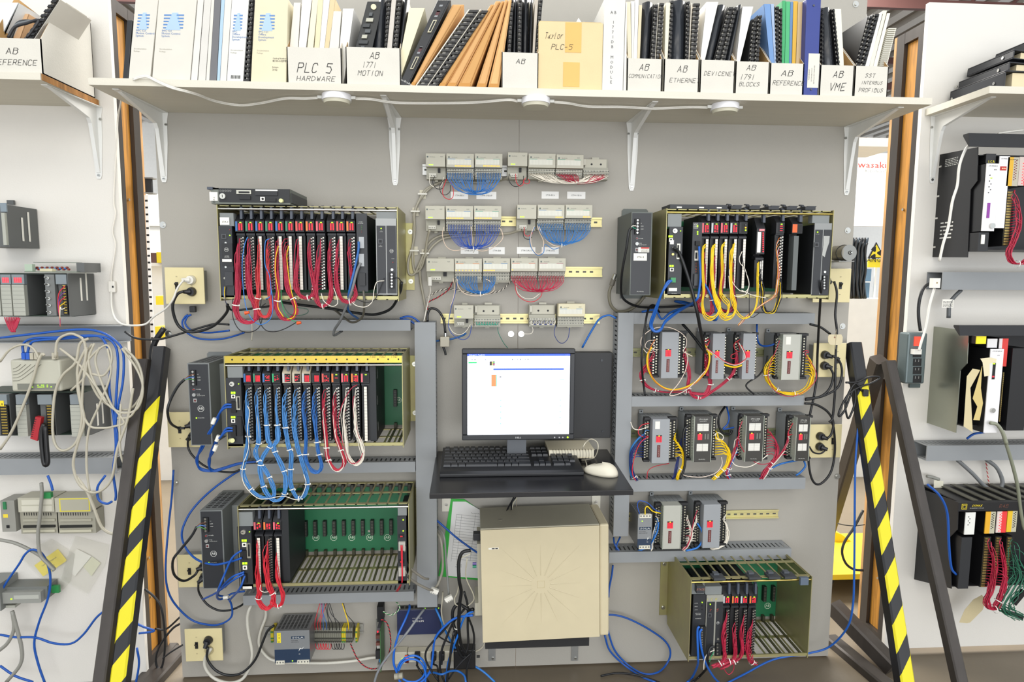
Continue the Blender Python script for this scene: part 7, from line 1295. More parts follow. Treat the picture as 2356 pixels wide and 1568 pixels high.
for l,pts,c_,r_,d in (('blue wire arching from the small rail supply to the left lowest block',((245,245,.13),(228,180),(245,142),(310,160),(370,215),(410,228)),'1F50A8',.0017,.125),('yellow wire arching from the small rail supply to the left lowest block',((288,250,.13),(290,200),(310,188),(350,225),(410,240)),YEL,.002,.125),('fat blue cable left of the left lowest block',((395,310),(385,380),(350,450),(300,510,.07),(200,545,.06)),'2070C4',.003,.11),('fat blue cable crossing right of the two lowest blocks',((700,320),(735,380),(738,450),(700,510),(610,535)),'2070C4',.0034,.11),('red wire crossing between the two lowest blocks',((700,215),(670,300),(650,420),(620,500),(585,530)),CRI,.0014,.12),
    ('blue cable pair under the right upright duct, left',((40,430,.03),(48,480),(90,545,.06)),NET,.003,.05),('blue cable pair under the right upright duct, right',((92,425,.03),(65,490),(60,550)),NET,.003,.05),('blue cable from the lower duct down beside the computer',((35,650,.02),(25,730,.02),(5,830,.02),(0,900,.02)),NET,.0036,.02),('long blue cable looping on the lower right board',((-60,1040,.03),(60,1042),(180,1080),(330,1160),(450,1250),(488,1340),(455,1430),(380,1495),(270,1500),(150,1430),(50,1320),(0,1180),(-10,1120)),NET,.0036,.03),('second blue cable running to the floor on the lower right board',((-30,1200),(10,1320),(120,1430),(250,1520),(370,1570)),NET,.0036,.035)):
    cable(l,'I',pts,d,r_,c_,'cable' if r_ > .0025 else 'wire','cable' if r_ > .0025 else 'wire','blue and thin wires of the lower right')
# bottom right rack wires
for i,(px,pts) in enumerate(((0,((922,1090),(905,1180),(910,1300),(915,1385),(860,1430),(820,1445))),(1,((990,1020),(985,1150),(995,1300),(985,1385),(930,1410),(850,1440))),(2,((1058,1070),(1045,1180),(1052,1290),(1040,1370),(960,1420),(880,1455))),(3,((1128,1040),(1108,1180),(1095,1300),(1108,1380),(1140,1420),(1160,1415))))):
    h(f'crimson wire bundle with frayed ends, {O_[i]} card of the bottom right rack','I',pts,T5_[i][(0,4,1,3)[i]:],None,(CRI,),spread=.008,ties=(.72,),r=.0013)
for l,pts,c_,r_,d in (('blue cable from the remote adapter down to the floor, left one',((715,1130),(700,1170),(705,1370),(700,1440,.2),(660,1530,.1),(620,1570,.08)),'1F60BC',.0038,.268),('blue cable from the remote adapter down to the floor, right one',((735,1150),(718,1190),(735,1320),(770,1430,.24),(830,1530,.2),(880,1580,.15)),'1F60BC',.0038,.268),('black cord from the slot supply of the bottom right rack',((835,1290),(800,1300),(780,1380),(785,1440,.2),(720,1520,.1),(660,1570,.1)),'17181A',.0042,.26),('white wire from the slot supply of the bottom right rack',((835,1315),(780,1345),(755,1400),(750,1470)),WH,.0015,.26),('green wire from the slot supply of the bottom right rack',((830,1330),(808,1370),(795,1410)),'2A9A60',.0014,.26),('crimson wire loop hanging under the bottom right rack',((905,1385),(905,1450),(945,1508),(985,1470),(985,1400)),CRI,.0014,.25),
    ('long blue cable from the floor rising past the right striped brace',((940,1572,.12),(1080,1500,.08),(1300,1390,.06),(1560,1345,.06),(1740,1290,.08),(1880,1140,.14),(1925,960,.16),(1935,700,.16),(1938,400,.16),(1940,100,.16),(1945,-150,.15),(1965,-420,.13),(1985,-560,.11),(1965,-680,.09),(1925,-760,.06),(1895,-785,.04)),'1F60BC',.0036,.1),('black cable lying along the floor edge under the right board',((-60,1520,.06),(60,1498,.06),(200,1508,.08),(330,1545,.1),(420,1580,.12)),'17181A',.0036,.08)):
    cable(l,'I',pts,d,r_,c_,'cable' if r_ > .002 else 'wire','cable' if r_ > .002 else 'wire')
cable('black cable tied in a bunch on top of the right striped brace','Q1',((180,390,.12),(280,385),(360,350),(450,335),(485,352),(400,400),(300,432),(200,500),(125,640),(120,695),(170,640),(250,450),(265,560),(215,700),(190,690),(180,560),(260,400),(330,470),(370,520)),.12,.0036,'141416');t=T('loose_mains_plug','black mains plug with silver pins hanging on the right striped brace','plug');a=rect('Q1',340,455,390,515,.13);q=t.part('body');q.bevel=.002;q.box(*a,.115,.13,BLK);t.part('pin').box(a[1],a[1]+.010,a[2]+.002,a[2]+.005,.12,.122,STL);t.part('pin').box(a[1]-.01,a[1]-.007,a[2]-.012,a[2],.12,.126,STL)
cable('black cable looping in the gap right of the grey boards','Q2',((415,20),(330,180),(250,300),(225,400),(260,500),(330,552),(415,562)),-.1,.005,'242424');cable('thin dark cable crossing the gap right of the grey boards','Q2',((185,140),(260,155),(340,160),(430,150)),-.12,.002,'3A3A38')
# cable tangle left of the computer
TG='cable tangle left of the computer'
for l,pts,c_,r_,d in (('thick black cable from the back of the computer falling to the strip',((1640,-700,.2),(1500,-660,.2),(1440,-500,.2),(1445,-200,.2),(1480,0,.18),(1455,200,.17),(1440,600,.15),(1480,900,.12),(1580,1080,.11),(1500,1100,.11),(1420,950,.12),(1390,700,.13),(1340,520,.13),(1340,320,.13),(1430,215,.13),(1530,260,.14),(1620,310,.15),(1680,300,.17)),'17181A',.006,.15),('black cable from the tangle straight down',((1530,0),(1590,250),(1590,600),(1600,900),(1560,1050)),'17181A',.004,.14),('black cable on the right of the tangle',((1600,430),(1680,650),(1700,850),(1660,1050),(1580,1300),(1570,1530)),'17181A',.0036,.13),('black cable curving left to the plugs',((1530,300),(1350,520),(1230,780),(1150,1000),(1120,1300),(1200,1540)),'17181A',.004,.12),('black cable bending round the switch',((1350,440),(1200,640),(1000,850),(890,1000),(880,1150),(960,1320),(1100,1520)),'17181A',.0036,.12),('black cable from the middle plug to the floor',((1010,1230,.06),(1080,1280),(1090,1500)),'17181A',.0032,.08),('black cable from the left plug to the floor',((725,1240,.06),(800,1360),(930,1530)),'17181A',.0038,.08),('black cable passing in front of the adapter',((1360,680),(1310,950),(1290,1150),(1250,1400),(1240,1540)),'17181A',.0044,.13),('black cable slanting over the adapter',((1680,1020),(1540,1140),(1400,1290),(1270,1480)),'1F1F21',.0032,.12),('black cable crossing behind the switch cables',((1100,760,.05),(1200,820,.05),(1300,865,.06),(1400,880,.08)),'17181A',.0026,.06),
    ('blue network cable from the switch port to the loop on the floor',((605,230,.03),(600,300,.05),(530,480,.08),(420,720),(350,980),(335,1200),(390,1370),(430,1500),(460,1540)),'1F62C4',.004,.1),('grey cable slanting across the switch',((860,290,.05),(740,450,.08),(560,700),(330,980),(160,1200),(60,1380),(10,1540)),'83868A',.0044,.1),('blue cable from the computer over to the left loop',((1690,330,.17),(1560,400,.16),(1480,560,.15),(1440,700,.14),(1370,880,.13),(1260,1200,.1),(1220,1540,.1)),'1F6CC8',.0036,.14),('blue cable sweeping left from the computer and down round the plugs',((1680,400,.17),(1450,430,.15),(1300,500,.14),(1130,660,.13),(1030,820,.12),(1000,1080,.11),(960,1330,.11),(860,1480,.11),(760,1560,.11)),'1F62C4',.004,.13),('blue cable falling from the upright duct to the strip',((1045,280,.05),(1120,440),(1200,640),(1330,880),(1480,1080),(1620,1210),(1850,1350),(2050,1530)),'2A78C8',.0038,.07),
    ('blue cable ring on the strip, outer turn',((390,1340),(450,1200),(560,1110),(700,1085),(820,1150),(880,1280),(840,1430),(720,1520),(580,1520),(480,1470)),'2068C8',.0038,.1),('blue cable ring on the strip, inner turn',((420,1340),(480,1210),(600,1145),(730,1160),(830,1250),(880,1400),(870,1540)),'2068C8',.0038,.108),('dim blue cable coil on the floor under the adapter',((900,1385,.1),(1010,1370,.12),(1150,1400,.16),(1280,1350,.14),(1420,1345,.12),(1530,1420,.14),(1560,1540,.16)),'1F62B0',.0036,.12),('cream cable hanging down left of the computer',((1170,0,.05),(1160,150),(1145,330),(1180,520),(1240,640),(1400,850),(1560,980),(1720,1010),(1830,950),(1880,860)),'B8B2A0',.003,.07),('cream mouse cord loop left of the computer',((1640,-640,.2),(1420,-520,.19),(1460,-300,.17),(1420,0,.15),(1370,120,.14),(1400,230,.14),(1560,255,.14),(1690,150,.15),(1680,30,.15),(1560,-250,.16),(1580,-560,.19)),'C8C2AC',.0022,.15)):
    cable(l,'Q7',pts,d,r_,c_,'cable','cable',TG)
t=T('cable_ferrite','grey lumpy ferrite core clamped on the blue cable ring','ferrite core');c0,c1=P('Q7',350,1440,.108),P('Q7',490,1420,.108);t.part('core').cyl(c0,c1,.0105,M('A39E8C',.6),12);t.part('collar').cyl(c0*.6+c1*.4,c0*.4+c1*.6,.0118,M('8A8676',.6),12)
t=T('zip_tie','white zip tie round the black cable tangle','zip tie');c=P('Q7',1420,612,.135);t.part('loop').torus(c,(0,0,1),.011,.0018,M('D8D6CE',.4),16,5)
for i,x in enumerate((760,800)):c=P('F',x,590+(i*20),.17);t=T('keyboard_plug',f'{("purple","green")[i]} round plug entering the back of the computer','plug','round plugs on the computer');e=P('F',765,592+i*22,.18);t.part('body').cyl(e,e+Vector((.013,0,0)),.005,M(('6A5A9A','2A8A6A')[i],.4),10)
t=T('mains_plug','black mains plug in the upper back of the computer','plug');a=rect('F',770,360,826,416,.19);q=t.part('body');q.bevel=.002;q.box(*a,.165,.19,BLK)
for i,(x0,c_) in enumerate(((1085,BK),(1110,'C8C2AC'),(1100,BK))):cable(f'{("black","cream","second black")[i]} cable slanting behind the desk board down to the computer','F',((x0,80,.03),(x0-22-i*5,120,.04),(x0-50+i*8,172,.06),(x0-60+i*8,200,.08)),.04,.003 if i != 1 else .0022,c_,'cable','cable','cables behind the desk board')
cable('blue cable from the left upright duct to the back of the computer','F',((480,250,.05),(560,320),(640,390),(720,450),(810,512,.1)),.06,.0036,NET)
# ================================================================ left bay
SG=M('5B5D5C',.5);SG2=M('6E706E',.5);LGR=M('A9AA9F',.5);PCB=M('12301F',.5)
def quick(name,label,cat,k,boxes,group=None):
    """boxes: (part, x0, y0, x1, y1, back depth, front depth, material)"""
    t=T(name,label,cat,group)
    for nm,x0,y0,x1,y1,d0,d1,m in boxes:q=t.part(nm);q.box(*rect(k,x0,y0,x1,y1,d1),d0,d1,m)
    return t
t=quick('controller_module','dark grey controller module with barcode stickers at the upper left edge of the photo','controller module','L1',[('housing',-260,275,75,655,.004,.14,SG),('indicator',2,262,56,340,.14,.145,M('7E8A92',.4)),('mounting_tab',60,235,120,275,.004,.012,SG),('door',20,350,50,640,.14,.15,LGR)])
xs=P('L1',75,450,.14).x
def side_stickers(t,xs,z,n=2):
    for i in range(n):t.part('sticker').box(xs+.0002,xs+.0008,z-.05,z+.045-.02*i,.045+i*.03,.053+i*.03,WHT)
side_stickers(t,xs+.0005,P('L1',75,450,.14).z)
def slc(label,k,x0,y0,x1,y1,mods,d=.145):
    t=T('module_rack',label,'equipment rack','grey module racks of the left bay');a=rect(k,x0,y0,x1,y1,d);t.part('frame').box(a[0],a[1],a[2],a[3],.004,.02,PCB)
    for z in (a[2],a[3]-.004):t.part('rail').box(a[0],a[1],z,z+.004,.02,d-.03,M('2C3A30',.5))
    for i,(m0,m1,st,dsc) in enumerate(mods):
        b_=rect(k,m0,y0,m1,y1,d);h=b_[3]-b_[2];w=b_[1]-b_[0];c=T('rack_card',dsc,'rack card','cards in the left bay racks');z0,z1=b_[2]+.0045,b_[3]-.0045
        c.part('housing').box(b_[0]+.0005,b_[1]-.0005,z0,z1,.0205,d-.012,SG)
        if st == 'toggle':
            f=c.part('front');f.box(b_[0]+.001,b_[1]-.001,z0,z1,d-.012,d,SG2)
            for j in range(6):zz=z1-h*(.08+.155*j);q=c.part('toggle_switch');q.cyl((b_[0]+w*.4,-d,zz),(b_[0]+w*.4,-d-.004,zz),.0045,STL,10);q.cyl((b_[0]+w*.4,-d-.004,zz),(b_[0]+w*.3,-d-.014,zz+.003),.0018,STL,8)
            continue
        if st == 'end':continue
        q=c.part('indicator');q.box(b_[0]+.001,b_[1]-.001,z1-h*.22,z1,d-.012,d,M('7C8488',.4))
        if 'r' in st:
            for j in range(4):
                for l in range(4):x,z=b_[0]+w*(.25+.16*j),z1-h*(.08+.03*l);q.flat(x-w*.06,x+w*.06,z-.0016,z+.0016,d+.0004,REDL)
        if 'd' in st:
            q=c.part('terminal_door');q.box(b_[0]+.001,b_[1]-.002,z0,z1-h*.23,d-.012,d+.002,LGR)
            for j in range(1,8):zz=z0+h*.75*j/8;q.flat(b_[0]+.002,b_[1]-.003,zz-.0004,zz+.0004,d+.0024,M('7E7F78',.5))
        else:
            q=c.part('terminal_block');q.box(b_[0]+w*.5,b_[1]-.003,z0+h*.02,z1-h*.26,d-.012,d-.002,DK)
            for j in range(11):zz=z0+h*(.05+.062*j);q.box(b_[0]+w*.6,b_[1]-.005,zz,zz+.004,d-.002,d,M('B39A4C',.3,.7))
    return t,a
t,a=slc('grey module rack with red lamps and toggle switches in the left bay','L1',-260,893,612,1290,((-190,-95,'d','grey card at the left edge of the photo, in the rack with toggle switches'),(-92,8,'d','grey card cut by the photo edge, beside the red-lamp cards'),(12,110,'rd','red-lamp card with a closed door, left of two in the left bay'),(113,230,'rd','red-lamp card with a closed door, right of two in the left bay'),(410,502,'toggle','card with six toggle switches in the left bay'),(508,610,'x','card with an open green terminal strip right of the toggle switches')))
x=a[1];t.part('end_cover').box(x,x+.002,a[2]+.002,a[3],.004,.143,SG);side_stickers(t,x+.002,(a[2]+a[3])/2+.03)
t=quick('open_circuit_card','open circuit card with red and blue parts lying on the left bay rack','circuit card','L1',[('tray',220,878,690,886,.03,.14,M('6F7A6C',.5)),('cover',300,795,690,800,.03,.06,M('6F7A6C',.5)),('bracket',690,800,760,885,.03,.12,SG),('connector',358,852,470,880,.12,.138,M('C8C0A0',.5)),('ribbon_cable',222,812,290,878,.11,.125,M('A8B8A4',.5))])
for i in range(22):c=P('L1',305+i*15,860-(i % 3)*8,.1);t.part('component').cyl((c.x-.003,-.1+.0*(i % 3),c.z),(c.x+.003,-.1,c.z),.0034,M(('8A3A30','2A6AB0','7A3028')[i % 3],.4),6)
def tray(label,k,x0,y0,x1,y1,d=.07,cover=True):
    duct(label,k,x0,y0,x1,y1,d,cover=cover,group='wiring ducts of the side bays')
tray('open grey wiring duct stuffed with blue and beige cables in the left bay','L1',-260,1368,1080,1525,.07,False);tray('covered grey wiring duct low in the left bay','L2',-260,1192,1050,1336,.08)
t=quick('router','beige network hub with green lamps standing on the left bay rack','network hub','L2',[('case',97,303,548,588,.06,.155,M('B8B6A6',.5)),('lamp_panel',157,518,502,572,.155,.157,M('77786E',.5))]);t.parts[0][3].bevel=.006
for i,(x,y) in enumerate(((293,548),(343,532),(377,531),(393,531),(428,531),(345,548),(362,548),(378,548),(395,547),(428,546),(463,546))):put(t,'lamp','L2',x,y,11,6,.157,GRNL,.001)
for i in range(5):t.part('groove').tube(spline(pp('L2',((115,385+i*27),(150+i*12,372+i*26),(187+i*46,343)),.156),4),.0007,M('6E6C60',.6),4)
t,a=slc('grey module rack under the network hub in the left bay','L2',-260,605,762,1005,((-90,75,'x','card with a yellow sticker marked 8 at the left edge of the photo'),(150,250,'d','grey card with a closed door under the network hub'),(345,480,'x','card with a swung-out red terminal strip under the network hub'),(637,760,'d','grey end card of the rack under the network hub')))
x=a[1];t.part('end_cover').box(x,x+.002,a[2]+.002,a[3],.004,.143,SG);side_stickers(t,x+.002,(a[2]+a[3])/2)
c=rect('L2',0,672,34,722,.146);t=T('yellow_sticker','small yellow sticker marked 8 at the left edge of the photo','sticker');q=t.part('sticker');q.box(*c,.1455,.146,M('EFD530',.5));q.text('8',c[0]+.006,c[2]+.003,.1463,.008,INK)
t=T('red_terminal_strip','red terminal strip hanging askew from the left bay rack','terminal strip');q=t.part('body');q.prism(poly('L2',((320,815),(372,825),(335,1035),(272,1012)),.165),.15,.165,M('A8242E',.4))
for i in range(9):f=i/9;q=t.part('slot');q.prism(poly('L2',((312-38*f,838+170*f),(330-38*f,840+172*f),(328-38*f,845+172*f),(310-38*f,843+170*f)),.165),.165,.1655,DK)
MOM=M('9C998A',.5);t=quick('fieldbus_adapter','grey fieldbus adapter with a yellow mark, left of the beige interface bases','fieldbus adapter','L3',[('housing',10,140,120,385,.004,.07,M('8F8E86',.5)),('connector',22,152,45,210,.07,.074,M('2E7A4C',.4)),('sticker',25,248,62,275,.07,.0706,M('E8D040',.5)),('port',50,335,72,356,.07,.072,DK)])
for i,(x0,x1) in enumerate(((142,425),(432,712))):
    t=quick('interface_base',('beige interface base with a green plug on top, left one low in the left bay','beige interface base with a yellow-bordered face plate, right one low in the left bay')[i],'interface base','L3',[('base',x0+20,225,x1+(40 if i else 35),398,.004,.055,MOM),('housing',x0,118,x1,230,.004,.07,M('B2AF9E',.5))],'beige interface bases')
    if i:put(t,'face_label','L3',588,174,240,104,.07,M('D9CB3A',.5),.0005);put(t,'face_label','L3',588,174,222,88,.0706,M('A9A695',.5),.0004)
    else:put(t,'face_label','L3',290,153,240,38,.07,M('C9C6B6',.5),.0005);put(t,'face_label','L3',290,203,240,40,.07,M('C9C6B6',.5),.0005);put(t,'plug','L3',385,92,66,46,.06,M('2E8A4C',.5),.012,'green plug')
    for j in range(12):put(t,'vent','L3',x0+50+j*19,246,6,24,.055,DK,.0004)
    for y,cc in ((290,'A6A392'),(340,'22231F'),(375,'BDB9A4')):put(t,'terminal_row','L3',(x0+x1)/2+30,y,250,18,.055,M(cc,.5),.005)
for nm,lb,ps,cc,o in (('yellow_product_card','yellow card reading Customer Supplied Product in a plastic bag',((270,650),(455,522),(528,612),(340,738)),'F0DC28',.006),('white_card','white printed card in a plastic bag beside the yellow card',((605,520),(720,578),(590,735),(495,662)),'E6E4DC',.0065),('pale_booklet','pale folded booklet in the plastic bag right of the white card',((725,580),(792,632),(720,735),(655,660)),'D8D8BC',.0045)):
    t=T(nm,lb,'card','cards in plastic bags');q=t.part('card');q.prism(poly('L3',ps,o),o-.0005,o,M(cc,.5))
    if 'yellow' in nm:
        for s,x,y in (('Customer Supplied',388,625),('Product',408,662)):c=P('L3',x,y,o);q.text(s,c.x,c.z,o+.0004,.0055,INK,rot=.55)
CLR=M('D8D6C8',.15,alpha=.14)
for i,ps in enumerate((((150,580),(400,440),(590,560),(560,770),(480,860),(330,760)),((590,420),(860,490),(830,640),(690,880),(480,760),(520,600)))):t=T('plastic_bag',f'clear plastic bag pinned low on the left bay board, {("left","right")[i]} one','bag','clear plastic bags');t.part('film').prism(poly('L3',ps,.008+.0012*i),.0075+.0012*i,.008+.0012*i,CLR)
t=quick('relay_block','grey wired interface block near the bottom left of the left bay','interface block','L3',[('housing',5,862,322,948,.004,.08,M('8F908A',.5)),('back',40,818,375,915,.004,.06,M('6E706C',.5)),('label_plate',108,885,305,915,.08,.0806,M('AFB0A8',.5)),('lamp',82,912,94,920,.08,.0815,GRNL),('terminal',45,965,118,985,.03,.07,LGR)])
t=quick('end_module','grey module cut by the left photo edge beside the interface block','module','L3',[('housing',-160,800,2,1010,.004,.09,M('7D7F7C',.5))])
t=quick('green_plug','small green plug hanging on wires from the plastic bags','plug','L3',[('shell',404,812,462,868,.03,.04,M('2F8A4C',.5))])
GL='cables hanging over the left bay'
def cl(l,k,pts,d,r,c_):cable(l,k,pts,d,r,c_,'cable','cable',GL)
ORD=O_+tuple(f'{n}' for n in ('fourteenth','fifteenth'))
for i,pts in enumerate((((500,285),(520,130),(620,70),(700,85),(760,140),(770,300),(700,520),(740,800),(690,1040),(560,1120),(480,1000),(490,640),(560,450),(680,330),(720,160),(800,110)),((350,290),(300,200),(210,165),(90,210),(0,320)),((400,265),(380,250),(340,330),(290,500),(200,740),(100,960),(0,1110)),((830,160),(780,260),(800,450),(900,650),(1050,740),(1180,740),(1280,600),(1270,450),(1200,280),(1060,180)),((850,155),(800,300),(840,480),(950,680),(1100,780),(1240,740),(1290,560),(1230,380),(1100,200)),((900,190),(860,300),(900,460),(1000,700),(1120,860),(1040,900),(920,918),(800,890),(740,700),(780,200)),((640,580),(760,460),(800,300),(960,170),(1010,300),(940,440),(830,430)),((780,190),(700,380),(720,640),(760,860),(700,1060),(660,1250),(720,1430),(860,1500),(1000,1390),(1060,1100),(1150,840),(1200,560)),((970,200),(1000,420),(900,700),(800,940),(780,1250),(810,1500)),((1090,700),(1080,950),(1100,1200),(1230,1420),(1270,1600),(1210,1780)),((540,200),(700,330),(820,480),(970,690)),((1120,190),(1250,340),(1285,560),(1190,800),(1060,830)))):
    cl(f'beige cable coiled and trailing over the left bay, {ORD[i]} turn','L2',pts,.165 if i != 3 else .15,.0042 if i in (0,2,7) else .0036,BGE)
for i,(k,pts) in enumerate((('L2',((210,245),(210,160),(300,110),(560,100),(860,85),(950,150),(1000,320),(985,560),(1030,860),(1045,1100),(1020,1300),(1045,1500),(1040,1570))),('L2',((248,245),(270,170),(330,130),(600,110),(900,90),(1030,160),(1065,320),(1050,600),(1040,860),(1060,1000),(1035,1250))),('L2',((0,105),(300,70),(700,30),(900,50),(1040,130),(1110,240),(1110,480),(1070,700),(1040,900),(1050,1100))),('L2',((430,1345),(460,1420),(475,1480))),('L2',((950,1345),(880,1450),(890,1560),(960,1600),(1010,1580))),('L3',((0,870),(60,770),(150,640),(200,560),(260,525),(340,570),(395,720),(380,900),(310,1090),(270,1260),(300,1420),(355,1580))),('L3',((0,1195),(120,1215),(280,1218),(420,1262),(560,1265),(660,1190),(780,1040),(900,1000),(1100,1120),(1215,1165),(1095,1185))),('L3',((0,1440),(120,1520),(260,1568))),('L3',((1078,1300),(1095,1420),(1070,1580))))):
    cl(f'blue cable in the left bay, {("to the first hub port","to the second hub port","along the open duct","short one to the green plug","looping by the steel brace","curving over the plastic bags","sagging across the lower board","cutting the bottom left corner","beside the left striped brace")[i]}',k,pts,.155 if k == 'L2' else .07,.0038,NET)
for i,x in enumerate((208,246,283,322,482)):t=quick('network_plug',f'{("blue","blue","beige","beige","beige")[i]} network plug on top of the hub, {O_[i]} from left','plug','L2',[('body',x-16,240,x+16,300,.145,.16,M('2458B8' if i < 2 else 'B4AE9C',.5))],'network plugs on the hub')
for l,k,pts,d,r,c_ in (('thick grey cable dropping past the interface bases','L3',((325,0),(330,90),(315,260),(300,400),(315,560),(380,640),(430,690)),.085,.0055,'8F8E86'),('thick grey cable crossing to the plastic bags','L3',((-20,445),(120,475),(260,540),(350,600),(430,680)),.06,.0055,'8F8E86'),('grey cable hanging from the interface block, right branch','L3',((95,1010),(125,1120),(170,1300),(160,1430),(50,1568)),.07,.006,'8F8E86'),('grey cable hanging from the interface block, left branch','L3',((100,1020),(110,1150),(60,1260),(-20,1330)),.07,.006,'8F8E86'),('beige cable looping in front of the braces','L3',((600,-50),(680,60),(740,200),(810,360),(930,405),(1050,340),(1110,200),(1080,30),(1040,-40)),.16,.0045,BGE),('black cable bundle hanging under the open terminal card','L2',((400,880),(375,960),(380,1100),(400,1240),(430,1230),(420,1080),(410,900)),.165,.007,'18181A'),('thick black cable at the left end of the grey boards','L2',((1478,20),(1400,140),(1370,260),(1385,420),(1395,600)),.03,.010,'1B1B1D'),('black cable bundle inside the left gap near the floor','Q6',((830,400),(950,500),(1040,640),(1080,900),(1085,1150),(1050,1370),(990,1380),(975,1250),(1040,1080),(1180,900),(1290,830)),-.02,.004,'1B1B1D'),('black cable crossing low in the left gap','Q6',((960,900),(1100,905),(1290,740)),-.04,.0035,'1B1B1D'),('thin black cable leading to the frame in the left gap','Q6',((1060,1270),(1150,1200),(1310,1100)),.0,.003,'1B1B1D')):cl(l,k,pts,d,r,c_)
t=T('wire_harness','crimson wires bunched under the red-lamp cards of the left bay','wire bundle')
for i in range(9):t.part('wire').tube(spline(pp('L1',((40+i*16,1290),(62+i*9,1350),(90+i*6,1405+(i % 3)*8),(140-i*2,1400),(180-i*3,1300)),.15),4),.0016,M(CRI,.4),5)
t=T('wire_harness','red, yellow and white wires of the open green terminal card in the left bay','wire bundle')
for i,c_ in enumerate(('D02838','6A3A8A','D02838',YEL,WH)):t.part('wire').tube(spline(pp('L1',((585,1010+i*50),(530+i*6,1080+i*35),(525+i*5,1200),(540,1300),(542,1375)),.155),4),.0015,M(c_,.4),5)
cl('white lamp cord dropping down the edge of the left bay board','L1',((1092,-700,.14),(1088,-640,.1),(1062,-500,.02),(1055,-300,.01),(1035,-60,.01),(1025,250,.01),(1040,360,.01),(1015,520,.01),(1040,650,.01),(1005,900,.01),(1003,970,.01)),.01,.0024,'E4DFD4')
t=quick('cord_switch','small white inline cord switch on the left bay board','cord switch','L1',[('case',972,966,1034,1068,.001,.014,M('E6E2D8',.4)),('rocker',1010,1008,1022,1026,.014,.016,BLK)]);t.parts[0][3].bevel=.003
# ================================================================ right bay
BKM=M('1A1A1C',.4)
def sideplate(t,nm,k,pts,mat,X=None):   # a plate standing off the board, its outline read at X
    v=[PX(k,x,y,X) for x,y in pts];t.part(nm).prismx([(-p.y,p.z) for p in v],X,X+.0025,mat)
def bayrack(label,k,X,pts,mat,fr,visor,d):
    t=T('controller_rack',label,'equipment rack','black controller racks of the right bay');sideplate(t,'side_plate',k,pts,mat,X);a=rect(k,*fr,d)
    t.part('back_panel').box(X+.003,X+.75,a[2],a[3],.004,.008,BKM)
    for z in (a[2],a[3]-.004):t.part('rail').box(X+.003,X+.75,z,z+.004,.008,d-.02,BKM)
    if visor:v=rect(k,*visor,d+.01);q=t.part('front_cover');q.prismx([(d-.02,v[3]),(d+.004,v[3]),(d+.012,v[2]),(d+.008,v[2]),(d-.02,v[3]-.006)],v[0],X+.75,BKM)
    return t,a
def card(label,k,x0,y0,x1,y1,d,cols,lamps=None,text=None):
    t=T('rack_card',label,'rack card','cards in the right bay racks');a=rect(k,x0,y0,x1,y1,d);t.part('body').box(a[0]+.001,a[1]-.001,a[2],a[3],.02,d-.003,BKM);f=t.part('face_plate');w=(a[1]-a[0])/len(cols)
    for i,c_ in enumerate(cols):f.box(a[0]+i*w,a[0]+(i+1)*w,a[2],a[3],d-.003,d,M(c_,.5))
    h=a[3]-a[2]
    if lamps:
        n,u,c_,z0,z1=lamps;q=t.part('lamps')
        for i in range(n):z=a[2]+h*(z0+(z1-z0)*(i+.5)/n);xx=a[0]+(a[1]-a[0])*(u+(.14 if i % 2 else 0));q.box(xx-.0017,xx+.0017,z-.0014,z+.0014,d,d+.001,REDL if c_ == 'r' else M('7A2026',.4) if c_ == 'm' else DK)
    if text:f.text(text,(a[0]+a[1])/2,a[3]-.010,d+.0005,.0042,INK,wid=(a[1]-a[0])*.75,shear=.2)
    return t,a
def strip_w(label,k,x0,y0,x1,y1,d,n,wl,wp,cols,ties=(.8,),sp=.010):
    t=T('terminal_strip',label,'terminal block','brass terminal strips of the right bay');a=rect(k,x0,y0,x1,y1,d);t.part('body').box(*a,.05,d-.004,BKM);q=t.part('screws')
    A=[]
    for i in range(n):z=a[3]-(a[3]-a[2])*(i+.5)/n;q.box(a[0]+.002,a[0]+(a[1]-a[0])*.6,z-.003,z+.003,d-.004,d,M('A8935A',.3,.7));A.append(Vector((a[0]+(a[1]-a[0])*.6,-d-.001,z)))
    if wl:harness(wl,pp(k,wp,d+.012),A,None,cols,r=.0015,spread=sp,ties=ties,group='wire bundles of the right bay',dz=.002)
XA=P('Q3',365,900).x
tA,a=bayrack('big black controller rack, uppermost in the right bay, with slotted side plate','Q3',XA,((370,375),(430,365),(832,285),(825,665),(750,765),(715,1528),(320,1525)),BKM,(750,360,1352,1440),(740,128,1352,285),.2)
for y in (512,840,1085,1410):v=PX('Q3',380,y,XA);tA.part('slot').box(XA-.0006,XA,v.z-.003,v.z+.003,.0005,.012,WB)
for y0,y1 in ((430,520),(1120,1330)):v,u=PX('Q3',440,y0,XA),PX('Q3',440,y1,XA);q=tA.part('print');q.X=Matrix.Translation((XA-.0008,0,0)) @ Matrix.Rotation(-math.pi/2,4,'Z') @ Matrix.Translation((0,0,0));q.lines(.03,.09,u.z,v.z,0,5)
t,a_=card('white processor card with red RUN window and violet switch in the uppermost right bay rack','Q3',905,470,1045,1232,.21,('E8E6E6',),(7,.3,'k',.55,.85),'SY/MAX');put(t,'violet_switch','Q3',948,1000,30,170,.21,M('8A3A9A',.4),.002);c=P('Q3',985,1172,.21);q=t.part('key_switch');q.cyl((c.x,-.21,c.z),(c.x,-.217,c.z),.009,STL,18)
put(t,'lamp','Q3',982,634,26,10,.21,GRNL,.001);c=P('Q3',1030,548,.21);t.parts[1][3].text('400',c.x,c.z,.2105,.005,INK)
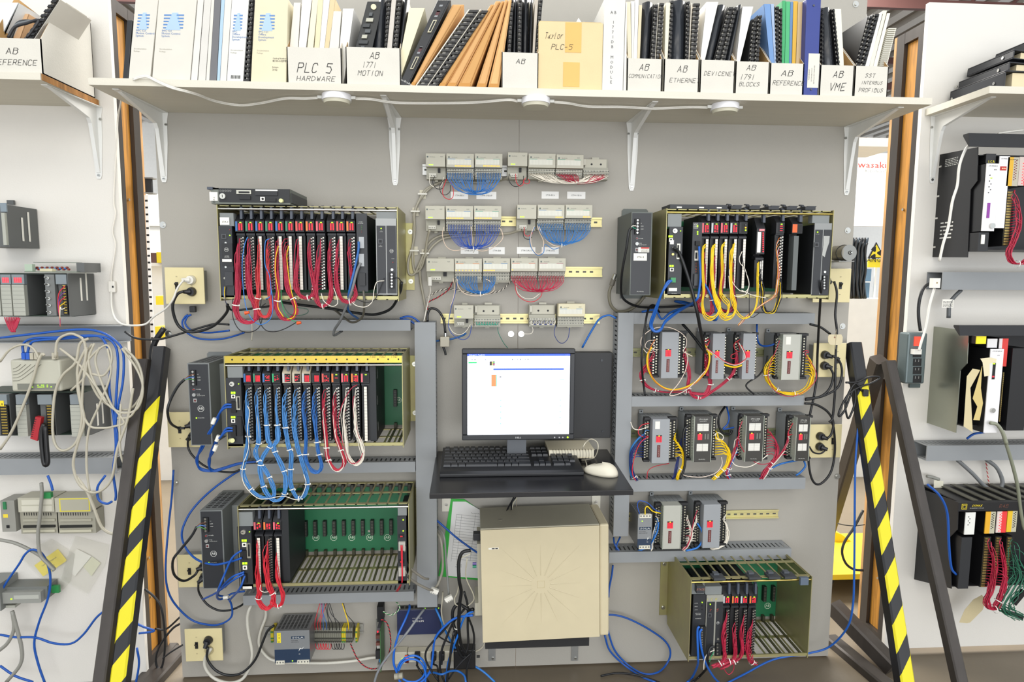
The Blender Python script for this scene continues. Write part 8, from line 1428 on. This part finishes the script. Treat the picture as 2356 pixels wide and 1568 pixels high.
t,a_=card('tall white card behind the processor card in the uppermost right bay rack','Q3',1048,388,1162,1198,.2,('E4E2E2',),None,'SY/MAX');q=put(t,'display','Q3',1118,525,72,46,.2,M('B02A24',.4),.0006);c=P('Q3',1122,535,.2);q.text('RUN',c.x,c.z,.2009,.005,M('FFC8A0',emit=1.5))
card('yellow and grey card with two columns of dark red lamps, upper right','Q3',1163,398,1292,725,.2,('D8A92A','B4AE9C'),(16,.62,'m',.2,.9),'SY/MAX');card('red-lit card at the right edge of the photo, upper rack','Q3',1296,395,1420,720,.2,('C8B8B0','D83A3A'),(16,.35,'r',.05,.85))
card('yellow-chalked dark card left of the tall white card','Q3',925,360,1035,468,.19,('2A2A2C',));q=T('chalk_mark','yellow chalk letters ICR on the dark card of the right bay','chalk mark').part('letters');c=P('Q3',985,462,.1906);q.text('I.C.R',c.x,c.z,.1908,.008,M('E8DC3A',.6))
strip_w('upper brass terminal strip with crimson wires, right bay','Q3',1140,780,1240,1395,.2,20,'crimson wires gathered under the uppermost right bay rack',((1215,800),(1280,950),(1290,1150),(1240,1330),(1190,1430),(1180,1520),(1230,1590),(1320,1600),(1400,1540)),(CRI,'B02440'))
card('black serial port card at the foot of the uppermost right bay rack','Q3',838,1245,950,1455,.205,('252628',));put(T('port_label','small white serial port frame on the black card of the right bay','port'),'frame','Q3',885,1325,40,105,.205,WHT,.002)
GRR='cables of the right bay'
def cr_(l,k,pts,d,r,c_):cable(l,k,pts,d,r,c_,'cable','cable',GRR)
cr_('white cord hanging over the side of the uppermost right bay rack','Q3',((755,245),(700,300),(640,440),(615,560),(600,720),(545,900),(500,1180),(440,1380),(400,1568)),.16,.0042,'E4E2DA');cr_('white cord from the inline switch to the grey outlet strip','Q4',((262,235),(220,380),(190,560),(150,690),(128,770)),.09,.0042,'E4E2DA');cr_('white cord above the uppermost right bay rack','Q3',((1060,132),(1200,110),(1352,92)),.15,.003,'E4E2DA')
for k,x0,y0,x1,y1,l in (('Q4',248,148,312,232,'white inline cord switch in front of the right bay duct'),):t=quick('cord_switch',l,'cord switch',k,[('case',x0,y0,x1,y1,.088,.105,M('E6E4DC',.4)),('screw',278,182,290,194,.105,.1056,M('A08A5A',.4))])
tray('grey wiring duct under the uppermost right bay rack','Q4',330,98,1700,250,.08);tray('grey wiring duct with slotted top, lower in the right bay','Q5',145,62,1300,158,.08)
t=quick('outlet_strip','grey metal outlet strip with a red lit switch on the right bay board','outlet strip','Q4',[('case',25,618,190,1055,.003,.055,M('5F6B6C',.4,.3)),('lit_switch',90,650,140,730,.055,.058,M('FF3A28',emit=1.6)),('mounting_tab',50,1055,140,1088,.003,.01,M('5F6B6C',.4,.3))]);t.parts[0][3].bevel=.006
for y in (795,868,940,1012):q=put(t,'socket','Q4',112,y,70,62,.055,DK,.0015);a=rect('Q4',95,y-22,100,y-2,.057);q.flat(*a,.0568,M('8A8A88',.5));a=rect('Q4',124,y-22,129,y-2,.057);q.flat(*a,.0568,M('8A8A88',.5))
t=quick('white_plug','white plug in the top socket of the grey outlet strip','plug','Q4',[('body',84,758,152,802,.057,.075,M('E4E2DA',.4))])
cr_('black cord from the open duct end to the grey outlet strip','Q4',((245,180),(170,230),(130,350),(125,480),(140,600)),.05,.0055,'17181A');cr_('thick grey cable with a paper flag entering the silver-sided rack','Q4',((490,250),(430,310),(390,370),(382,490)),.06,.007,'55585A');t=quick('paper_flag','white printed paper flag on the thick grey cable','label','Q4',[('flag',328,330,425,400,.066,.0665,WHT)]);a=rect('Q4',335,345,418,395,.067);t.parts[0][3].lines(*a,.0672,5,INK)
XB=P('Q4',235,900).x-.002
tB,a=bayrack('controller rack with a bare silver side plate in the middle of the right bay','Q4',XB,((232,560),(262,562),(555,600),(540,880),(482,942),(445,1475),(200,1390),(165,1395)),M('9DA093',.28,.85),(500,640,1030,1430),(480,555,1030,640),.19)
t,a_=card('white processor card with key switch in the middle right bay rack','Q4',715,755,828,1475,.2,('E6E4E4',),None,'SY/MAX');c=P('Q4',755,1280,.2);t.part('key_switch').cyl((c.x,-.2,c.z),(c.x,-.207,c.z),.008,STL,18);put(t,'lamp_window','Q4',770,945,24,140,.2,DK,.001);put(t,'lamp','Q4',772,882,18,8,.2012,GRNL,.001);put(t,'lamp','Q4',765,992,14,10,.2012,REDL,.001);c=P('Q4',810,815,.2);t.parts[1][3].text('600',c.x,c.z,.2005,.004,INK)
card('short white card top in the middle right bay rack','Q4',716,668,800,745,.19,('DAD8D8',));card('red and white card in the middle right bay rack','Q4',812,666,888,905,.19,('D8D0D0','D03A34','D03A34'));card('yellow square card top in the middle right bay rack','Q4',622,645,705,712,.195,('F0E01C',));card('broad black card with white-striped edge at the right photo edge','Q4',905,750,1060,1455,.2,('18181A',));strip_w('cream terminal strip beside the processor card in the middle rack','Q4',832,955,850,1380,.19,24,None,None,None)
for i,(ps,c_) in enumerate([(((590,925),(655,935),(570,1090),(590,1470),(512,1420),(540,990)),'CDBF96'),(((672,900),(660,1090),(678,1220),(650,1368),(595,1365),(630,1250),(590,1180)),'CDB878'),(((655,838),(740,828),(795,840),(790,872),(735,880),(735,985),(690,992),(675,870)),'DDD2B0')]):t=T('paper_tag',f'crumpled manila tag hanging in the middle right bay rack, {("large left","narrow middle","small upper")[i]} one','tag','manila tags of the right bay');t.part('tag').prism(poly('Q4',ps,.215+.004*i),.2145+.004*i,.215+.004*i,M(c_,.7,kind='paper'))
cr_('grey serial cable plugged into the white processor card in the middle rack','Q4',((740,1390),(800,1405),(850,1480),(880,1568)),.215,.006,'8C8F7C');cr_('olive-grey cable running down the right photo edge','Q5',((630,0),(680,160),(720,320),(740,480),(762,600)),.21,.0055,'7C7F6C');cr_('blue cable curling under the middle right bay rack','Q4',((540,1525),(600,1485),(690,1470)),.1,.004,NET)
XC=P('Q5',75,760).x
tC,a=bayrack('black controller rack with a lettered front, lowest in the right bay','Q5',XC,((80,330),(345,425),(338,600),(290,650),(300,975),(58,915)),BKM,(335,430,740,975),None,.2)
v=rect('Q5',345,428,742,482,.21);q=tC.part('front_cover');q.box(v[0],XC+.75,v[2],v[3],.19,.21,BKM);q.text('SY/MAX',P('Q5',462,455,.21).x,P('Q5',462,455,.21).z,.2106,.0075,M('E8D020',.5),shear=.3);q.text('PROGRAMMABLE CONTROLLER',P('Q5',462,465,.21).x,P('Q5',462,466,.21).z,.2106,.0025,PRINT)
e=rect('Q5',366,438,400,472,.2102);q=tC.part('emblem');q.box(*e,.21,.2105,M('E8D020',.5));q.flat(e[0]+.0015,e[1]-.0015,e[2]+.0015,e[3]-.0015,.2107,BKM);q.flat(e[0]+.004,e[1]-.004,e[2]+.0035,e[3]-.0035,.2109,M('E8D020',.5));q.flat(e[0]+.0053,e[1]-.0053,e[2]+.0048,e[3]-.0048,.2111,BKM);q.text('R4B',P('Q5',630,460,.21).x,P('Q5',630,462,.21).z,.2106,.012,M('7A4A3A',.6),hand=True)
g=tC.part('top_grille')
for i in range(9):g.box(XC+.05+i*.05,XC+.07+i*.05,v[3]-.001,v[3]+.002,.02,.19,M('5A584C',.5))
card('white lamp card, leftmost of the lowest right bay rack','Q5',388,492,450,632,.205,('E2E2DC',),(5,.3,'k',.4,.85));card('yellow and grey card, first of the lowest right bay rack','Q5',516,487,578,625,.205,('E0A828','B8B49C'),(14,.65,'k',.2,.95));card('red-lit card between two yellow ones in the lowest right bay rack','Q5',588,485,650,620,.205,('D8C8C0','E03A3A'),(14,.3,'r',.05,.95));card('yellow and grey card, last of the lowest right bay rack','Q5',655,482,716,615,.205,('E0B828','B8B49C'),(14,.65,'k',.2,.95))
card('plain black blank card under the white lamp card','Q5',355,650,420,975,.2,('26282B',))
strip_w('brass terminal strip, left of three in the lowest right bay rack','Q5',500,650,545,968,.2,19,'crimson wires of the left brass strip, lowest right bay rack',((545,680),(572,780),(570,900),(545,1000),(525,1060),(545,1100),(590,1095),(620,1020)),(CRI,'B02440'),sp=.012);strip_w('brass terminal strip, middle of three in the lowest right bay rack','Q5',572,648,612,960,.2,19,'crimson wires of the middle brass strip, lowest right bay rack',((612,680),(640,800),(640,920),(610,1030),(575,1085)),(CRI,));strip_w('brass terminal strip, right of three in the lowest right bay rack','Q5',645,648,688,940,.2,18,'dark green wires hanging loose at the right photo edge',((690,680),(715,800),(740,880),(700,960),(650,1040),(640,1100),(740,1150)),('1F5A44','266A50'),sp=.03,ties=())
for i,ps in enumerate((((610,1098),(762,1150),(755,1175),(606,1120)),((690,1065),(762,985),(775,1010),(712,1085)))):t=T('loose_terminal_strip',f'black terminal strip dangling on green wires, {("lower","upper")[i]} one','terminal strip','dangling terminal strips');t.part('strip').prism(poly('Q5',ps,.2),.185,.2,BKM)
cr_('blue cable hanging down the side of the lowest right bay rack','Q5',((150,315),(230,390),(275,500),(285,700),(300,840),(330,885)),.19,.0042,NET);cr_('thick grey cable looping under the lower right bay duct','Q5',((340,160),(430,240),(520,330),(590,355),(625,300),(590,210),(520,155)),.05,.007,'77797A');cr_('short grey cable with a paper label behind the steel brace','Q5',((145,262),(180,268),(222,282)),.03,.006,'8F8F88')
twist('red and white twisted pair under the lower right bay duct','Q5',((520,158),(528,230),(540,320)),.02,.0016,WH,'C02838');t=T('paper_tag','white paper label lettered R3 hanging left of the lowest right bay rack','tag');q=t.part('tag');q.prism(poly('Q5',((190,288),(250,292),(246,375),(188,360)),.04),.0395,.04,M('D8D4C0',.6));c=P('Q5',232,340,.04);q.text('R3',c.x,c.z-.01,.0405,.012,INK,rot=1.4)
t=T('manila_tag','dirty manila tag hanging low on the right bay board','tag');t.part('tag').prism(poly('Q5',((350,1190),(385,1110),(440,1045),(495,1015),(520,1050),(500,1110),(420,1190),(400,1195)),.1),.0995,.1,M('C8BA94',.7,kind='paper'))
# ================================================================ hall seen through the gaps
def far(name,label,cat,boxes,group=None):
    t=T(name,label,cat,group)
    for nm,k,x0,y0,x1,y1,y,th,m in boxes:
        q=t.part(nm);r_=list(rect(k,x0,y0,x1,y1,-y));r_[2]=FLZ if nm in ('leg','cabinet','carcass') else r_[2];q.box(*r_,-y-th,-y,m)
    return t
HW=M('EDEBE6',.6)
t=far('wall_sign','big white sign with red lettering seen through the right gap','sign',[('panel','J',200,290,640,770,4.0,.04,HW),('leg','J',250,700,270,760,4.05,.04,HW)]);q=t.part('lettering');c=P('J',500,390,-3.99);c=P('J',512,388,-3.99);q.text('Kawasaki',c.x,c.z,-3.995,.062,M('D23A30',.5),'R',wid=.42);c=P('J',500,418,-3.99);q.text('Robotics (USA), Inc.',c.x,c.z,-3.995,.035,M('8A8A88',.5))
t=far('cable_bundle','dense hanging bundle of black cables seen through the right gap','cable bundle',[])
for i in range(26):x=275+i*3.8;t.part('cable').tube(spline(pp('J',((x+20,845+(i % 5)*9),(x+6,930),(x+random.uniform(-8,14),1050),(x-4,1150),(x+random.uniform(-10,10),1245)),-1.2-.01*(i % 6)),3),.006,M(('26282C','3A4652','1C1D20')[i % 3],.4),5)
t=far('warning_sign','yellow radiation warning sign reading DANGER seen through the right gap','sign',[('leg','J',440,990,452,1035,2.22,.01,HW),('plate','J',392,985,482,1040,2.2,.01,M('F2DC28',.5))]);q=t.parts[1][3];c=P('J',437,1005,-2.19);q.text('DANGER',c.x,c.z,-2.1895,.035,INK);q=t.part('triangle');q.prism(poly('J',((392,980),(447,875),(500,980)),-2.2),-2.21,-2.2,INK);q.prism(poly('J',((403,974),(447,890),(490,974)),-2.2),-2.2,-2.199,M('F2DC28',.5))
c=P('J',447,945,-2.19)
for i in range(3):a0=math.radians(90+120*i-30+60);q.prism([(c.x+r_*math.cos(a0+s),c.z+r_*math.sin(a0+s)) for r_,s in ((.012,-.5),(.045,-.5),(.048,0),(.045,.5),(.012,.5))],-2.199,-2.1985,INK)
far('blue_case','grey-blue equipment box on the far bench behind the right gap','equipment box',[('case','J',375,1050,412,1130,2.2,.2,M('6A8CA8',.5)),('case_base','J',360,1140,400,1240,2.2,.2,M('5A7890',.5)),('cabinet','J',190,1246,560,1400,2.15,.24,HW)])
far('white_machine','big white perforated machine housing behind the right gap','machine',[('housing','J',180,1250,560,1700,2.4,.8,HW),('leg','K',110,560,230,920,2.41,.5,HW)])
t=T('machine_platform','yellow machine base plate on wheels behind the right gap','machine base');YB=M('E0BE1E',.4);p0=PZ('Q2',155,620,.13);q=t.part('plate');q.box(p0.x-.1,p0.x+.9,.115,.14,-p0.y-.45,-p0.y,YB);q=t.part('gusset');q.prism(poly('Q2',((150,215),(215,235),(430,385),(430,596),(150,596)),-p0.y-.35),-p0.y-.39,-p0.y-.35,YB)
for dx in (.02,.7):t.part('wheel').cyl((p0.x+dx,p0.y+.1,.07),(p0.x+dx,p0.y+.13,.07),.045,BLK,16)
t=far('upper_shelf','white shelf edge high behind the right gap','shelf',[('board','T4',900,1035,1300,1100,1.0,.3,HW)]);t=T('tilted_panel','white panel leaning behind the manuals at the right gap','panel');t.part('panel').prism(poly('T4',((840,235),(1080,80),(1080,330),(850,400)),.01),-.03,-.02,HW)
t=T('slotted_strip','white slotted mounting strip standing in the left gap','slotted strip');a=rect('L1',1306,190,1338,1500,-.1);q=t.part('strip');q.prism(poly('L1',((1303,190),(1332,190),(1392,1560),(1362,1560)),-.1),-.103,-.1,HW)
for i in range(22):y=232+i*62;x=1303+(y-190)*.0431;q=t.part('slot');q.prism(poly('L1',((x+3,y),(x+27,y),(x+28,y+17),(x+4,y+17)),-.1),-.1,-.0995,DK)
far('black_bracket','small black bracket in the left gap under the shelf end','bracket',[('plate','L1',1308,38,1366,165,.12,.01,BLK),('lip','L1',1300,28,1376,40,.11,.03,M('8A8A88',.5)),('lip','L1',1303,165,1378,176,.11,.03,M('8A8A88',.5))])
far('far_cabinet','pale storage cabinet far behind the left gap','cabinet',[('carcass','L1',1200,180,1700,690,4.0,.5,M('D8D8D4',.6)),('shelf','L1',1200,450,1700,470,3.98,.1,M('BEBEB8',.6))]);far('yellow_crate','yellow crate behind the left gap, upper of two','crate',[('body','L1',1405,1100,1600,1180,1.6,.3,M('EBD21C',.5))],'yellow crates behind the left gap');far('yellow_crate','yellow crate behind the left gap, lower of two','crate',[('body','L1',1400,1375,1620,1480,1.4,.3,M('EBD21C',.5))],'yellow crates behind the left gap');far('bench','white bench with stored parts behind the left gap','bench',[('top','L1',1200,800,1700,830,2.2,.6,HW),('cabinet','L1',1200,830,1700,1390,2.3,.5,HW),('parts_box','L1',1355,710,1410,800,2.1,.2,M('5A3A34',.5)),('parts_box','L1',1412,705,1470,800,2.1,.2,M('E0C818',.5))])
for t in THINGS:t.done()
